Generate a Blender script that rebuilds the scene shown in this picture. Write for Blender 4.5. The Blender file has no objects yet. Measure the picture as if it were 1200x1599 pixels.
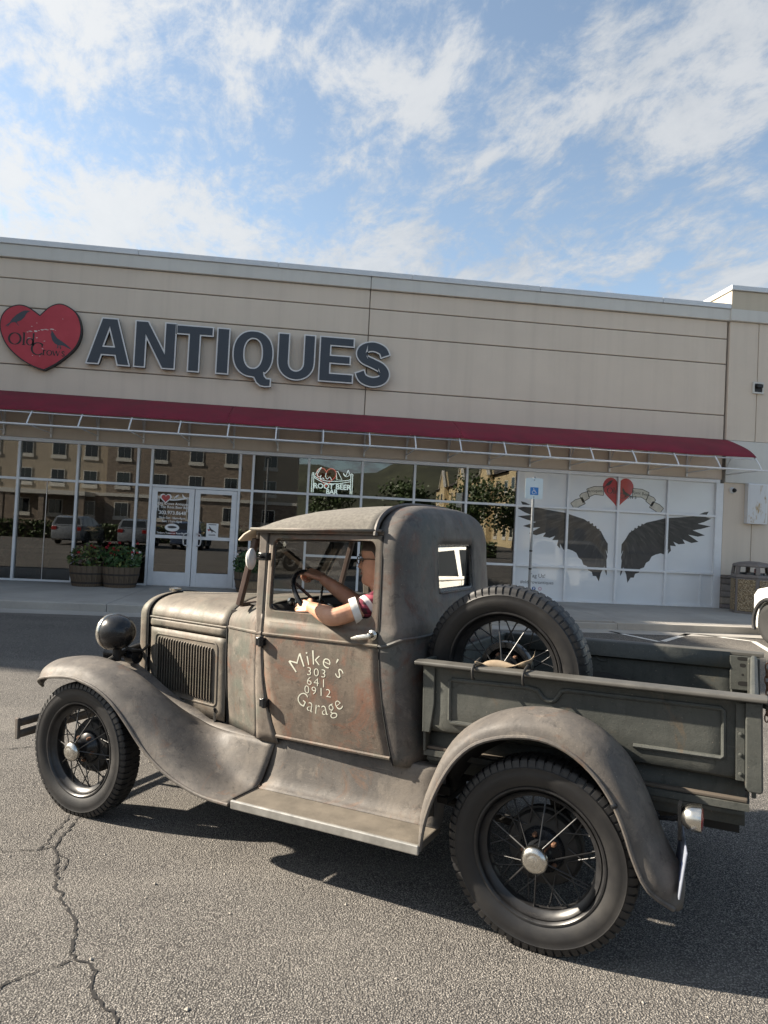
import bpy, bmesh, math, random
from mathutils import Matrix, Vector
R = math.radians
random.seed(7)
scene = bpy.context.scene
COL = scene.collection

# ------------------------------------------------------------------ camera
cam_data = bpy.data.cameras.new('camera')
cam_data.sensor_fit = 'VERTICAL'
cam_data.sensor_height = 36.0
cam_data.lens = 1100.0 / 1599.0 * 36.0
cam_data.clip_start = 0.05
cam_data.clip_end = 9000.0
cam = bpy.data.objects.new('camera', cam_data)
COL.objects.link(cam)
cam.matrix_world = Matrix(((0.99215, -0.05232, -0.11358, 0.0),
                           (-0.11478, -0.02047, -0.99318, 0.0),
                           (0.04964, 0.99842, -0.02632, 1.61163),
                           (0, 0, 0, 1)))
scene.camera = cam

# ------------------------------------------------------------------ sun, sky, exposure
SUN_DIR = Vector((1.547, -0.444, -1.0)).normalized()      # the way the light travels
SUN_EL = math.asin(-SUN_DIR.z)
SUN_AZ = math.atan2(-SUN_DIR.x, -SUN_DIR.y)               # from +Y towards +X
sun_data = bpy.data.lights.new('sun', 'SUN')
sun_data.energy = 4.9
sun_data.angle = R(0.9)
sun_data.color = (1.0, 0.89, 0.74)
sun = bpy.data.objects.new('sun', sun_data)
COL.objects.link(sun)
sun.rotation_euler = SUN_DIR.to_track_quat('-Z', 'Y').to_euler()
sun.location = (-20, 6, 16)

world = bpy.data.worlds.new('World')
scene.world = world
world.use_nodes = True
wt = world.node_tree
for n in list(wt.nodes):
    wt.nodes.remove(n)

def WN(t, **kw):
    n = wt.nodes.new(t)
    for k, v in kw.items():
        setattr(n, k, v)
    return n

def WL(a, b):
    wt.links.new(a, b)

def wmath(op, a, b=None, clamp=False):
    n = WN('ShaderNodeMath', operation=op, use_clamp=clamp)
    for i, q in enumerate((a, b)):
        if q is None:
            continue
        if isinstance(q, (int, float)):
            n.inputs[i].default_value = q
        else:
            WL(q, n.inputs[i])
    return n.outputs[0]

def wramp(v, a, b):
    n = WN('ShaderNodeMapRange', interpolation_type='SMOOTHSTEP')
    WL(v, n.inputs['Value'])
    n.inputs['From Min'].default_value = a
    n.inputs['From Max'].default_value = b
    return n.outputs['Result']

sky = WN('ShaderNodeTexSky', sky_type='NISHITA')
sky.sun_disc = False
sky.sun_elevation = SUN_EL
sky.sun_rotation = SUN_AZ
sky.altitude = 300
sky.air_density = 1.0
sky.dust_density = 0.9
sky.ozone_density = 1.6
tc = WN('ShaderNodeTexCoord')
sep = WN('ShaderNodeSeparateXYZ')
WL(tc.outputs['Generated'], sep.inputs[0])
zc = wmath('MAXIMUM', sep.outputs['Z'], 0.0)
den = wmath('ADD', zc, 0.16)
px = wmath('DIVIDE', sep.outputs['X'], den)
py = wmath('DIVIDE', sep.outputs['Y'], den)
CLROT = 105
ca, sa = math.cos(R(CLROT)), math.sin(R(CLROT))
u = wmath('ADD', wmath('MULTIPLY', px, ca), wmath('MULTIPLY', py, sa))
v = wmath('SUBTRACT', wmath('MULTIPLY', py, ca), wmath('MULTIPLY', px, sa))
comb = WN('ShaderNodeCombineXYZ')
WL(wmath('MULTIPLY', u, 0.70), comb.inputs[0])
WL(v, comb.inputs[1])
comb.inputs[2].default_value = 3.7
def wnoise(scale, detail, rough, dist, off=(0, 0, 0)):
    m = WN('ShaderNodeVectorMath', operation='ADD')
    WL(comb.outputs[0], m.inputs[0])
    m.inputs[1].default_value = off
    n = WN('ShaderNodeTexNoise')
    WL(m.outputs[0], n.inputs['Vector'])
    n.inputs['Scale'].default_value = scale
    n.inputs['Detail'].default_value = detail
    n.inputs['Roughness'].default_value = rough
    n.inputs['Distortion'].default_value = dist
    return n.outputs['Fac']
big = wnoise(0.95, 3, 0.5, 0.3, (4.7, 0.2, 10.0))
fine = wnoise(4.6, 12, 0.66, 0.35, (5.2, 1.1, 2.0))
wisp = wnoise(15.0, 8, 0.68, 0.3, (2.0, 7.0, 1.0))
dens = wmath('ADD', wmath('ADD', wmath('MULTIPLY', big, 0.90), wmath('MULTIPLY', fine, 1.0)), wmath('MULTIPLY', wisp, 0.55))
# thicker towards the horizon and towards the sun, as in a hazy high-cloud morning
low = wmath('SUBTRACT', 1.0, wramp(sep.outputs['Z'], 0.12, 0.62))
sd = WN('ShaderNodeVectorMath', operation='DOT_PRODUCT')
WL(tc.outputs['Generated'], sd.inputs[0])
sd.inputs[1].default_value = -SUN_DIR
tosun = wramp(sd.outputs['Value'], 0.1, 0.95)
dens = wmath('ADD', dens, wmath("MULTIPLY", low, 0.15))
dens = wmath('ADD', dens, wmath('MULTIPLY', tosun, 0.20))
cov = wramp(dens, 1.23, 1.49)
cov = wmath('MULTIPLY', cov, 0.90)
shade = wramp(fine, 0.30, 0.75)
cc = WN('ShaderNodeMix', data_type='RGBA')
WL(shade, cc.inputs['Factor'])
cc.inputs['A'].default_value = (1.65, 1.85, 2.10, 1)
cc.inputs['B'].default_value = (2.55, 2.62, 2.70, 1)
glow = WN('ShaderNodeMix', data_type='RGBA')
WL(tosun, glow.inputs['Factor'])
WL(cc.outputs['Result'], glow.inputs['A'])
glow.inputs['B'].default_value = (3.4, 3.42, 3.4, 1)
mixc = WN('ShaderNodeMix', data_type='RGBA')
WL(cov, mixc.inputs['Factor'])
hs_ = WN('ShaderNodeHueSaturation')
hs_.inputs['Saturation'].default_value = 0.80
hs_.inputs['Value'].default_value = 0.80
WL(sky.outputs['Color'], hs_.inputs['Color'])
tint_ = WN('ShaderNodeMix', data_type='RGBA', blend_type='MULTIPLY')
tint_.inputs['Factor'].default_value = 1.0
tint_.inputs['B'].default_value = (0.92, 0.975, 0.945, 1)
WL(hs_.outputs['Color'], tint_.inputs['A'])
WL(tint_.outputs['Result'], mixc.inputs['A'])
WL(glow.outputs['Result'], mixc.inputs['B'])
bg = WN('ShaderNodeBackground')
bg.inputs['Strength'].default_value = 0.10
WL(mixc.outputs['Result'], bg.inputs['Color'])
wo = WN('ShaderNodeOutputWorld')
WL(bg.outputs['Background'], wo.inputs['Surface'])

vs = scene.view_settings
scene.display_settings.display_device = 'sRGB'
vs.view_transform = 'Standard'
vs.look = 'None'
vs.gamma = 1.0
vs.use_curve_mapping = False
vs.exposure = 1.5
scene.cycles.max_bounces = 8
scene.cycles.transparent_max_bounces = 24
scene.cycles.caustics_reflective = False
scene.cycles.caustics_refractive = False
scene.cycles.sample_clamp_indirect = 6.0
scene.cycles.use_denoising = True

# ------------------------------------------------------------------ object helpers
def link(o, parent=None):
    COL.objects.link(o)
    if parent is not None:
        o.parent = parent
    return o

def tag(o, label=None, cat=None, group=None, kind=None):
    if label: o['label'] = label
    if cat: o['category'] = cat
    if group: o['group'] = group
    if kind: o['kind'] = kind
    return o

def thing(name, label, cat, loc=(0, 0, 0), rz=0.0, group=None, matrix=None):
    o = bpy.data.objects.new(name, None)
    o.empty_display_size = 0.2
    COL.objects.link(o)
    if matrix is not None:
        o.matrix_world = matrix
    else:
        o.location = loc
        o.rotation_euler = (0, 0, rz)
    return tag(o, label, cat, group)

def sub(name, parent, loc=(0, 0, 0), rot=(0, 0, 0)):
    o = bpy.data.objects.new(name, None)
    o.empty_display_size = 0.1
    COL.objects.link(o)
    o.parent = parent
    o.location = loc
    o.rotation_euler = rot
    return o

def children(o):
    return [c for c in bpy.data.objects if c.parent == o]

def copy_tree(o, parent=None):
    c = o.copy()
    COL.objects.link(c)
    if parent is not None:
        c.parent = parent
    for ch in children(o):
        copy_tree(ch, c)
    return c

def inst(name, src, parent, loc=(0, 0, 0), rot=(0, 0, 0), scale=(1, 1, 1)):
    o = bpy.data.objects.new(name, src.data if hasattr(src, 'data') else src)
    for m in (src.modifiers if hasattr(src, 'modifiers') else ()):
        if m.type == 'BEVEL':
            k = o.modifiers.new('bevel', 'BEVEL'); k.width = m.width; k.segments = m.segments
            k.limit_method = 'ANGLE'
    COL.objects.link(o)
    o.parent = parent
    o.location = loc
    o.rotation_euler = rot
    o.scale = scale
    return o

class MB:
    """collects shapes, then links them as one mesh object"""
    def __init__(s):
        s.v = []; s.f = []; s.mi = []; s.cur = 0
    def add(s, verts, faces, m=None):
        b = len(s.v)
        s.v += [tuple(p) for p in verts]
        for f in faces:
            s.f.append(tuple(b + i for i in f))
            s.mi.append(s.cur if m is None else m)
        return s
    def box(s, x0, x1, y0, y1, z0, z1, m=None):
        v = [(x0, y0, z0), (x1, y0, z0), (x1, y1, z0), (x0, y1, z0), (x0, y0, z1), (x1, y0, z1), (x1, y1, z1), (x0, y1, z1)]
        return s.add(v, [(0, 3, 2, 1), (4, 5, 6, 7), (0, 1, 5, 4), (1, 2, 6, 5), (2, 3, 7, 6), (3, 0, 4, 7)], m)
    def obox(s, c, ax, ay, az, m=None):
        """oriented box: centre and three half-axis vectors"""
        c, ax, ay, az = Vector(c), Vector(ax), Vector(ay), Vector(az)
        v = [c + i * ax + j * ay + k * az for k in (-1, 1) for j in (-1, 1) for i in (-1, 1)]
        return s.add(v, [(0, 2, 3, 1), (4, 5, 7, 6), (0, 1, 5, 4), (1, 3, 7, 5), (3, 2, 6, 7), (2, 0, 4, 6)], m)
    def bar(s, a, b, w, h, up=(0, 0, 1), m=None):
        a, b = Vector(a), Vector(b)
        d = (b - a)
        L = d.length
        d.normalize()
        side = d.cross(Vector(up))
        if side.length < 1e-5:
            side = d.cross(Vector((1, 0, 0)))
        side.normalize()
        u2 = side.cross(d)
        return s.obox((a + b) / 2, d * L / 2, side * w / 2, u2 * h / 2, m)
    def quad(s, a, b, c, d, m=None):
        return s.add([a, b, c, d], [(0, 1, 2, 3)], m)
    def loft(s, rows, closed=False, caps=False, m=None, skip=None):
        n = len(rows[0]); v = [p for r in rows for p in r]; f = []
        for i in range(len(rows) - 1):
            for j in range(n if closed else n - 1):
                if skip and skip(i, j):
                    continue
                k = (j + 1) % n
                f.append((i * n + j, i * n + k, (i + 1) * n + k, (i + 1) * n + j))
        if caps:
            f.append(tuple(range(n))[::-1])
            f.append(tuple((len(rows) - 1) * n + j for j in range(n)))
        return s.add(v, f, m)
    def tube(s, pts, r, n=8, closed=False, caps=True, m=None):
        pts = [Vector(p) for p in pts]
        N = len(pts)
        rr = r if isinstance(r, (list, tuple)) else [r] * N
        rows = []
        nrm = None
        for i, p in enumerate(pts):
            a = pts[(i - 1) % N] if (closed or i > 0) else p
            b = pts[(i + 1) % N] if (closed or i < N - 1) else p
            t = (b - a)
            if t.length < 1e-9: t = Vector((0, 0, 1))
            t.normalize()
            if nrm is None:
                nrm = t.orthogonal().normalized()
            nrm = (nrm - t * nrm.dot(t))
            if nrm.length < 1e-6: nrm = t.orthogonal()
            nrm.normalize()
            bn = t.cross(nrm)
            rows.append([p + (nrm * math.cos(q) + bn * math.sin(q)) * rr[i] for q in [2 * math.pi * k / n for k in range(n)]])
        if closed:
            rows.append(rows[0])
        return s.loft(rows, closed=True, caps=caps and not closed, m=m)
    def lathe(s, c, axis, prof, n=24, caps=True, m=None, up=None):
        """prof: (distance along axis, radius)"""
        c = Vector(c); ax = Vector(axis).normalized()
        e1 = ax.orthogonal().normalized(); e2 = ax.cross(e1)
        rows = [[c + ax * a + (e1 * math.cos(q) + e2 * math.sin(q)) * r for q in [2 * math.pi * k / n for k in range(n)]] for a, r in prof]
        return s.loft(rows, closed=True, caps=caps, m=m)
    def prism(s, poly, fn, t0, t1, m=None):
        """extrude a 2-D outline; fn(a, b, t) -> 3-D"""
        n = len(poly)
        v = [fn(a, b, t0) for a, b in poly] + [fn(a, b, t1) for a, b in poly]
        f = [tuple(range(n)), tuple(range(2 * n - 1, n - 1, -1))]
        f += [(i, (i + 1) % n + 0, (i + 1) % n + n, i + n)[::-1] for i in range(n)]
        return s.add(v, f, m)
    def flat(s, poly, fn, m=None):
        return s.add([fn(a, b) for a, b in poly], [tuple(range(len(poly)))], m)
    def mesh(s, name, mats, smooth=True, angle=35, fix=True):
        me = bpy.data.meshes.new(name)
        me.from_pydata(s.v, [], s.f)
        mats = mats if isinstance(mats, (list, tuple)) else [mats]
        for q in mats:
            me.materials.append(q)
        if len(mats) > 1:
            me.polygons.foreach_set('material_index', s.mi)
        if fix:
            bm = bmesh.new(); bm.from_mesh(me)
            bmesh.ops.recalc_face_normals(bm, faces=bm.faces)
            bm.to_mesh(me); bm.free()
        if smooth:
            me.shade_smooth()
            me.set_sharp_from_angle(angle=R(angle))
        me.update()
        return me
    def build(s, name, mats, parent=None, smooth=True, angle=35, bevel=0, seg=2, solid=0, subd=0, fix=True, weld=False, offset=-1):
        me = s.mesh(name, mats, smooth, angle, fix)
        o = bpy.data.objects.new(name, me)
        link(o, parent)
        if weld:
            k = o.modifiers.new('weld', 'WELD'); k.merge_threshold = 0.0004
        if subd:
            k = o.modifiers.new('subdivision', 'SUBSURF'); k.levels = subd; k.render_levels = subd
        if solid:
            k = o.modifiers.new('solidify', 'SOLIDIFY'); k.thickness = solid; k.offset = offset
        if bevel:
            k = o.modifiers.new('bevel', 'BEVEL'); k.width = bevel; k.segments = seg
            k.limit_method = 'ANGLE'; k.angle_limit = R(40)
        return o

def lerp(a, b, t): return a + (b - a) * t
def smooth01(t):
    t = max(0.0, min(1.0, t)); return t * t * (3 - 2 * t)
def interp(x, xs, ys):
    if x <= xs[0]: return ys[0]
    for i in range(1, len(xs)):
        if x <= xs[i]:
            return lerp(ys[i - 1], ys[i], (x - xs[i - 1]) / (xs[i] - xs[i - 1]))
    return ys[-1]
def resample(pts, n):
    d = [0.0]
    for a, b in zip(pts, pts[1:]):
        d.append(d[-1] + math.dist(a, b))
    out = []
    for i in range(n):
        t = d[-1] * i / (n - 1)
        out.append(tuple(interp(t, d, [p[k] for p in pts]) for k in range(len(pts[0]))))
    return out
def catmull(pts, per=6, closed=False):
    out = []
    N = len(pts)
    rng = range(N if closed else N - 1)
    for i in rng:
        p0 = pts[(i - 1) % N] if (closed or i > 0) else pts[0]
        p1 = pts[i]; p2 = pts[(i + 1) % N]
        p3 = pts[(i + 2) % N] if (closed or i + 2 < N) else pts[-1]
        for k in range(per):
            t = k / per
            out.append(tuple(0.5 * (2 * b + (c - a) * t + (2 * a - 5 * b + 4 * c - d) * t * t + (3 * b - a - 3 * c + d) * t ** 3)
                             for a, b, c, d in zip(p0, p1, p2, p3)))
    if not closed:
        out.append(tuple(pts[-1]))
    return out

def text_geo(body, size, offset=0.0, align='CENTER', spacing=1.0, shear=0.0, res=3):
    """outline of a line of lettering as (verts2d, faces)"""
    cu = bpy.data.curves.new('lettering', 'FONT')
    cu.body = body; cu.size = size; cu.align_x = align; cu.offset = offset; cu.shear = shear
    cu.space_character = spacing; cu.resolution_u = res
    o = bpy.data.objects.new('lettering', cu)
    COL.objects.link(o)
    dg = bpy.context.evaluated_depsgraph_get()
    me = o.evaluated_get(dg).to_mesh()
    v = [(p.co.x, p.co.y) for p in me.vertices]
    f = [tuple(p.vertices) for p in me.polygons]
    o.evaluated_get(dg).to_mesh_clear()
    bpy.data.objects.remove(o); bpy.data.curves.remove(cu)
    return v, f

def curve_geo(outlines, extrude=0.0, offset=0.0):
    """filled 2-D outlines (holes allowed) -> (verts3d, faces), extruded along local z"""
    cu = bpy.data.curves.new('outline', 'CURVE')
    cu.dimensions = '2D'; cu.fill_mode = 'BOTH'; cu.extrude = extrude; cu.offset = offset
    for ol in outlines:
        sp = cu.splines.new('POLY')
        sp.points.add(len(ol) - 1)
        for p, q in zip(sp.points, ol):
            p.co = (q[0], q[1], 0, 1)
        sp.use_cyclic_u = True
    o = bpy.data.objects.new('outline', cu)
    COL.objects.link(o)
    dg = bpy.context.evaluated_depsgraph_get()
    me = o.evaluated_get(dg).to_mesh()
    v = [tuple(p.co) for p in me.vertices]
    f = [tuple(p.vertices) for p in me.polygons]
    o.evaluated_get(dg).to_mesh_clear()
    bpy.data.objects.remove(o); bpy.data.curves.remove(cu)
    return v, f

# ------------------------------------------------------------------ materials
class NT:
    def __init__(s, name):
        s.m = bpy.data.materials.new(name)
        s.m.use_nodes = True
        s.t = s.m.node_tree
        s.b = s.t.nodes['Principled BSDF']
        s.out = s.t.nodes['Material Output']
        s.tc = s.n('ShaderNodeTexCoord').outputs['Object']
    def n(s, t, **kw):
        q = s.t.nodes.new(t)
        for k, v in kw.items(): setattr(q, k, v)
        return q
    def l(s, a, b): s.t.links.new(a, b)
    def noise(s, scale, detail=4, rough=0.55, dist=0.0, vec=None, stretch=None, out='Fac'):
        v = vec or s.tc
        if stretch:
            mp = s.n('ShaderNodeMapping'); s.l(v, mp.inputs['Vector']); mp.inputs['Scale'].default_value = stretch
            v = mp.outputs['Vector']
        q = s.n('ShaderNodeTexNoise'); s.l(v, q.inputs['Vector'])
        q.inputs['Scale'].default_value = scale; q.inputs['Detail'].default_value = detail
        q.inputs['Roughness'].default_value = rough; q.inputs['Distortion'].default_value = dist
        return q.outputs[out]
    def ramp(s, v, stops):
        q = s.n('ShaderNodeValToRGB'); s.l(v, q.inputs['Fac'])
        e = q.color_ramp.elements
        while len(e) < len(stops): e.new(0.5)
        for k, (p, c) in zip(e, stops):
            k.position = p
            k.color = (*c, 1) if len(c) == 3 else c
        return q.outputs['Color']
    def rng(s, v, a, b, c=0.0, d=1.0):
        q = s.n('ShaderNodeMapRange'); s.l(v, q.inputs['Value'])
        for k, x in zip(('From Min', 'From Max', 'To Min', 'To Max'), (a, b, c, d)): q.inputs[k].default_value = x
        return q.outputs['Result']
    def mix(s, f, a, b, blend='MIX'):
        q = s.n('ShaderNodeMix', data_type='RGBA', blend_type=blend)
        if isinstance(f, (int, float)): q.inputs['Factor'].default_value = f
        else: s.l(f, q.inputs['Factor'])
        for k, x in (('A', a), ('B', b)):
            if isinstance(x, (tuple, list)): q.inputs[k].default_value = (*x[:3], 1)
            else: s.l(x, q.inputs[k])
        return q.outputs['Result']
    def bump(s, h, strength=0.3, dist=0.01):
        q = s.n('ShaderNodeBump'); s.l(h, q.inputs['Height'])
        q.inputs['Strength'].default_value = strength; q.inputs['Distance'].default_value = dist
        s.l(q.outputs['Normal'], s.b.inputs['Normal'])
    def col(s, c):
        if isinstance(c, (tuple, list)): s.b.inputs['Base Color'].default_value = (*c[:3], 1)
        else: s.l(c, s.b.inputs['Base Color'])
    def rough(s, r):
        if isinstance(r, (int, float)): s.b.inputs['Roughness'].default_value = r
        else: s.l(r, s.b.inputs['Roughness'])

def simple(name, c, rough=0.5, metal=0.0, var=0.12, scale=6.0, bump=0.0, bscale=80.0, coat=0.0, spec=0.5, stretch=None):
    k = NT(name)
    if var:
        f = k.noise(scale, 5, 0.6, stretch=stretch)
        k.col(k.ramp(f, [(0.3, [x * (1 - var) for x in c]), (0.7, [min(1, x * (1 + var)) for x in c])]))
        k.rough(k.rng(f, 0.3, 0.7, max(0.02, rough - 0.06), min(1, rough + 0.06)))
    else:
        k.col(c); k.rough(rough)
    k.b.inputs['Metallic'].default_value = metal
    k.b.inputs['Specular IOR Level'].default_value = spec
    if coat: k.b.inputs['Coat Weight'].default_value = coat
    if bump: k.bump(k.noise(bscale, 4, 0.6), bump, 0.004)
    return k.m

def emit(name, c, strength):
    k = NT(name)
    k.col((0.1, 0.1, 0.1))
    k.b.inputs['Emission Color'].default_value = (*c, 1)
    k.b.inputs['Emission Strength'].default_value = strength
    return k.m

def glass(name, tint=(0.5, 0.52, 0.5), gain=2.2, base=0.0, rough=0.0):
    k = NT(name)
    k.t.nodes.remove(k.b)
    fr = k.n('ShaderNodeFresnel'); fr.inputs['IOR'].default_value = 1.5
    f = k.n('ShaderNodeMath', operation='MULTIPLY_ADD', use_clamp=True)
    k.l(fr.outputs[0], f.inputs[0]); f.inputs[1].default_value = gain; f.inputs[2].default_value = base
    tr = k.n('ShaderNodeBsdfTransparent'); tr.inputs['Color'].default_value = (*tint, 1)
    gl = k.n('ShaderNodeBsdfGlossy'); gl.inputs['Roughness'].default_value = rough
    mx = k.n('ShaderNodeMixShader')
    k.l(f.outputs[0], mx.inputs[0]); k.l(tr.outputs[0], mx.inputs[1]); k.l(gl.outputs[0], mx.inputs[2])
    k.l(mx.outputs[0], k.out.inputs['Surface'])
    return k.m

def patina(name, dark, mid, light, rust, rust_amt=0.5, green=None, rough=0.5, scale=1.0):
    """old paint worn through to primer and rust"""
    k = NT(name)
    n1 = k.noise(3.0 * scale, 8, 0.68, 0.7)
    n2 = k.noise(11.0 * scale, 9, 0.70, 0.4)
    n3 = k.noise(38.0, 6, 0.68, stretch=(1, 1, 0.16))
    n4 = k.noise(75.0, 6, 0.75)
    c = k.ramp(n1, [(0.32, dark), (0.50, mid), (0.68, light)])
    rm = k.rng(k.noise(4.6 * scale, 9, 0.74, 1.0), 0.60 - 0.16 * rust_amt, 0.70 - 0.12 * rust_amt)
    c = k.mix(rm, c, rust)
    if green:
        gm = k.rng(k.noise(2.6 * scale, 6, 0.6, 0.3, stretch=(1, 1, 1.3)), 0.52, 0.66, 0, 0.8)
        c = k.mix(gm, c, green)
    # chalky worn patches, dark grime, drip streaks, pinholes
    c = k.mix(k.rng(n2, 0.56, 0.66, 0, 0.55), c, [x * 1.12 for x in light])
    c = k.mix(k.rng(k.noise(17.0, 8, 0.75, 0.6), 0.56, 0.66, 0, 0.55), c, [x * 0.42 for x in dark])
    c = k.mix(k.rng(n3, 0.52, 0.72, 0, 0.42), c, [x * 0.55 for x in mid])
    c = k.mix(k.rng(n3, 0.26, 0.40, 0.30, 0), c, [x * 1.1 for x in light])
    c = k.mix(k.rng(n4, 0.62, 0.70, 0, 0.55), c, [x * 0.35 for x in dark])
    c = k.mix(k.rng(k.noise(120.0, 3, 0.6), 0.68, 0.74, 0, 0.6), c, (0.30, 0.26, 0.21))
    # fine scratches
    sc = k.n('ShaderNodeTexNoise'); mp = k.n('ShaderNodeMapping'); k.l(k.tc, mp.inputs['Vector'])
    mp.inputs['Rotation'].default_value = (0.3, 0.5, 0.2); mp.inputs['Scale'].default_value = (6, 130, 130)
    k.l(mp.outputs['Vector'], sc.inputs['Vector']); sc.inputs['Scale'].default_value = 1.0; sc.inputs['Detail'].default_value = 2
    c = k.mix(k.rng(sc.outputs['Fac'], 0.70, 0.76, 0, 0.5), c, [x * 1.25 for x in light])
    k.col(c)
    k.rough(k.rng(n2, 0.3, 0.7, rough, rough + 0.22))
    k.b.inputs['Specular IOR Level'].default_value = 0.34
    hb = k.n('ShaderNodeMath', operation='MULTIPLY_ADD')
    k.l(k.noise(6.0, 4, 0.55), hb.inputs[0]); hb.inputs[1].default_value = 5.0
    k.l(k.noise(160.0, 4, 0.65), hb.inputs[2])
    k.bump(hb.outputs[0], 0.24, 0.004)
    return k.m

# ------------------------------------------------------------------ materials of the setting
def m_asphalt():
    k = NT('asphalt')
    vo = k.n('ShaderNodeTexVoronoi'); k.l(k.tc, vo.inputs['Vector']); vo.inputs['Scale'].default_value = 145
    vo2 = k.n('ShaderNodeTexVoronoi'); k.l(k.tc, vo2.inputs['Vector']); vo2.inputs['Scale'].default_value = 260
    sepc = k.n('ShaderNodeSeparateColor'); k.l(vo.outputs['Color'], sepc.inputs[0])
    stone = k.ramp(sepc.outputs[0], [(0.0, (0.125, 0.119, 0.112)), (0.45, (0.195, 0.183, 0.168)), (0.8, (0.265, 0.248, 0.225)), (1.0, (0.41, 0.385, 0.35))])
    crev = k.rng(vo.outputs['Distance'], 0.35, 0.62)
    c = k.mix(crev, stone, (0.040, 0.038, 0.037))
    big = k.noise(0.45, 5, 0.6, 0.4)
    c = k.mix(k.rng(big, 0.35, 0.7, 0, 0.35), c, (0.205, 0.19, 0.17), 'MIX')
    med = k.noise(2.5, 6, 0.65)
    c = k.mix(k.rng(med, 0.52, 0.7, 0, 0.3), c, (0.085, 0.08, 0.075))
    oil = k.rng(k.noise(0.8, 7, 0.7, 0.6, vec=None), 0.60, 0.72, 0, 0.5)
    c = k.mix(oil, c, (0.055, 0.051, 0.047))
    wear = k.rng(k.noise(0.7, 5, 0.6, 0.2, stretch=(0.35, 1.6, 1)), 0.52, 0.68, 0, 0.28)
    c = k.mix(wear, c, (0.27, 0.25, 0.222))
    k.col(c); k.rough(0.88)
    k.b.inputs['Specular IOR Level'].default_value = 0.3
    h = k.n('ShaderNodeMath', operation='MULTIPLY_ADD')
    k.l(vo.outputs['Distance'], h.inputs[0]); h.inputs[1].default_value = -1.0
    k.l(k.rng(vo2.outputs['Distance'], 0, 1, 0.25, 0), h.inputs[2])
    k.bump(h.outputs[0], 0.8, 0.008)
    return k.m

def m_concrete(name, c=(0.34, 0.325, 0.30)):
    k = NT(name)
    a = k.noise(0.9, 6, 0.65, 0.5); b = k.noise(14, 6, 0.7)
    q = k.ramp(a, [(0.3, [x * 0.8 for x in c]), (0.7, [x * 1.12 for x in c])])
    q = k.mix(k.rng(b, 0.55, 0.75, 0, 0.35), q, [x * 0.62 for x in c])
    k.col(q); k.rough(0.85)
    k.bump(k.noise(120, 4, 0.7), 0.2, 0.003)
    return k.m

def m_stucco(name, c):
    k = NT(name)
    a = k.noise(0.5, 5, 0.6, 0.3); st = k.noise(1.2, 5, 0.6, 0.0, stretch=(3.0, 1, 0.12))
    q = k.ramp(a, [(0.3, [x * 0.95 for x in c]), (0.7, [x * 1.04 for x in c])])
    q = k.mix(k.rng(st, 0.48, 0.75, 0, 0.26), q, [x * 0.68 for x in c])
    q = k.mix(k.rng(k.noise(2.6, 6, 0.7, 0.4), 0.55, 0.72, 0, 0.14), q, [min(0.8, x * 1.15) for x in c])
    q = k.mix(k.rng(k.noise(70, 3, 0.6), 0.5, 0.7, 0, 0.12), q, [x * 0.75 for x in c])
    k.col(q); k.rough(0.92)
    k.b.inputs['Specular IOR Level'].default_value = 0.2
    k.bump(k.noise(160, 4, 0.7), 0.45, 0.003)
    return k.m

def m_stone(name, scale=2.2):
    k = NT(name)
    br = k.n('ShaderNodeTexBrick')
    mp = k.n('ShaderNodeMapping'); k.l(k.tc, mp.inputs['Vector']); mp.inputs['Rotation'].default_value = (R(90), 0, 0)
    k.l(mp.outputs['Vector'], br.inputs['Vector'])
    br.inputs['Scale'].default_value = scale
    br.inputs['Color1'].default_value = (0.30, 0.245, 0.20, 1); br.inputs['Color2'].default_value = (0.17, 0.14, 0.118, 1)
    br.inputs['Mortar'].default_value = (0.16, 0.14, 0.12, 1); br.inputs['Mortar Size'].default_value = 0.02
    k.col(k.mix(k.rng(k.noise(3.0, 4), 0.4, 0.7, 0, 0.5), br.outputs['Color'], (0.26, 0.21, 0.16)))
    k.rough(0.9)
    return k.m

MT_ASPHALT = m_asphalt()
MT_CONC = m_concrete('concrete')
MT_KERB = m_concrete('kerb_concrete', (0.36, 0.34, 0.31))
MT_STUCCO = m_stucco('tan_stucco', (0.69, 0.605, 0.51))
MT_STUCCO_B = m_stucco('grey_stucco', (0.64, 0.635, 0.60))
MT_STUCCO_C = m_stucco('cream_stucco', (0.56, 0.50, 0.40))
MT_GROOVE = simple('groove_brown', (0.22, 0.19, 0.16), 0.9)  # darker brown that shows in joints between panels and slabs, also on the roof
MT_COPING = simple('coping_metal', (0.62, 0.64, 0.66), 0.4, 0.25, var=0.06)
MT_ALU = simple('white_aluminium', (0.72, 0.735, 0.76), 0.38, 0.1, var=0.05)
MT_ALU2 = simple('bare_aluminium', (0.62, 0.63, 0.65), 0.32, 0.7, var=0.06)
MT_PANE = glass('shop_glass', (0.50, 0.51, 0.49), 2.1, 0.075)
MT_FILM = simple('white_window_film', (0.70, 0.72, 0.74), 0.5, var=0.03, scale=1.5, coat=0.7)
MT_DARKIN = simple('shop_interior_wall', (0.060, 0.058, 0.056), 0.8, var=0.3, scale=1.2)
MT_WOODIN = simple('shop_counter_wood', (0.15, 0.09, 0.05), 0.6, var=0.3)
MT_PAINTLINE = simple('white_road_paint', (0.62, 0.61, 0.58), 0.7, var=0.16, scale=14)
MT_CRACK = simple('crack_dark', (0.018, 0.017, 0.017), 1.0, var=0.3, scale=40)  # the darkness inside the cracks is painted onto flat ribbons
MT_BLACK = simple('black_paint', (0.012, 0.012, 0.013), 0.45, var=0.2)
MT_LAMP = emit('lit_lamp', (1.0, 0.93, 0.82), 6.0)

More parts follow.
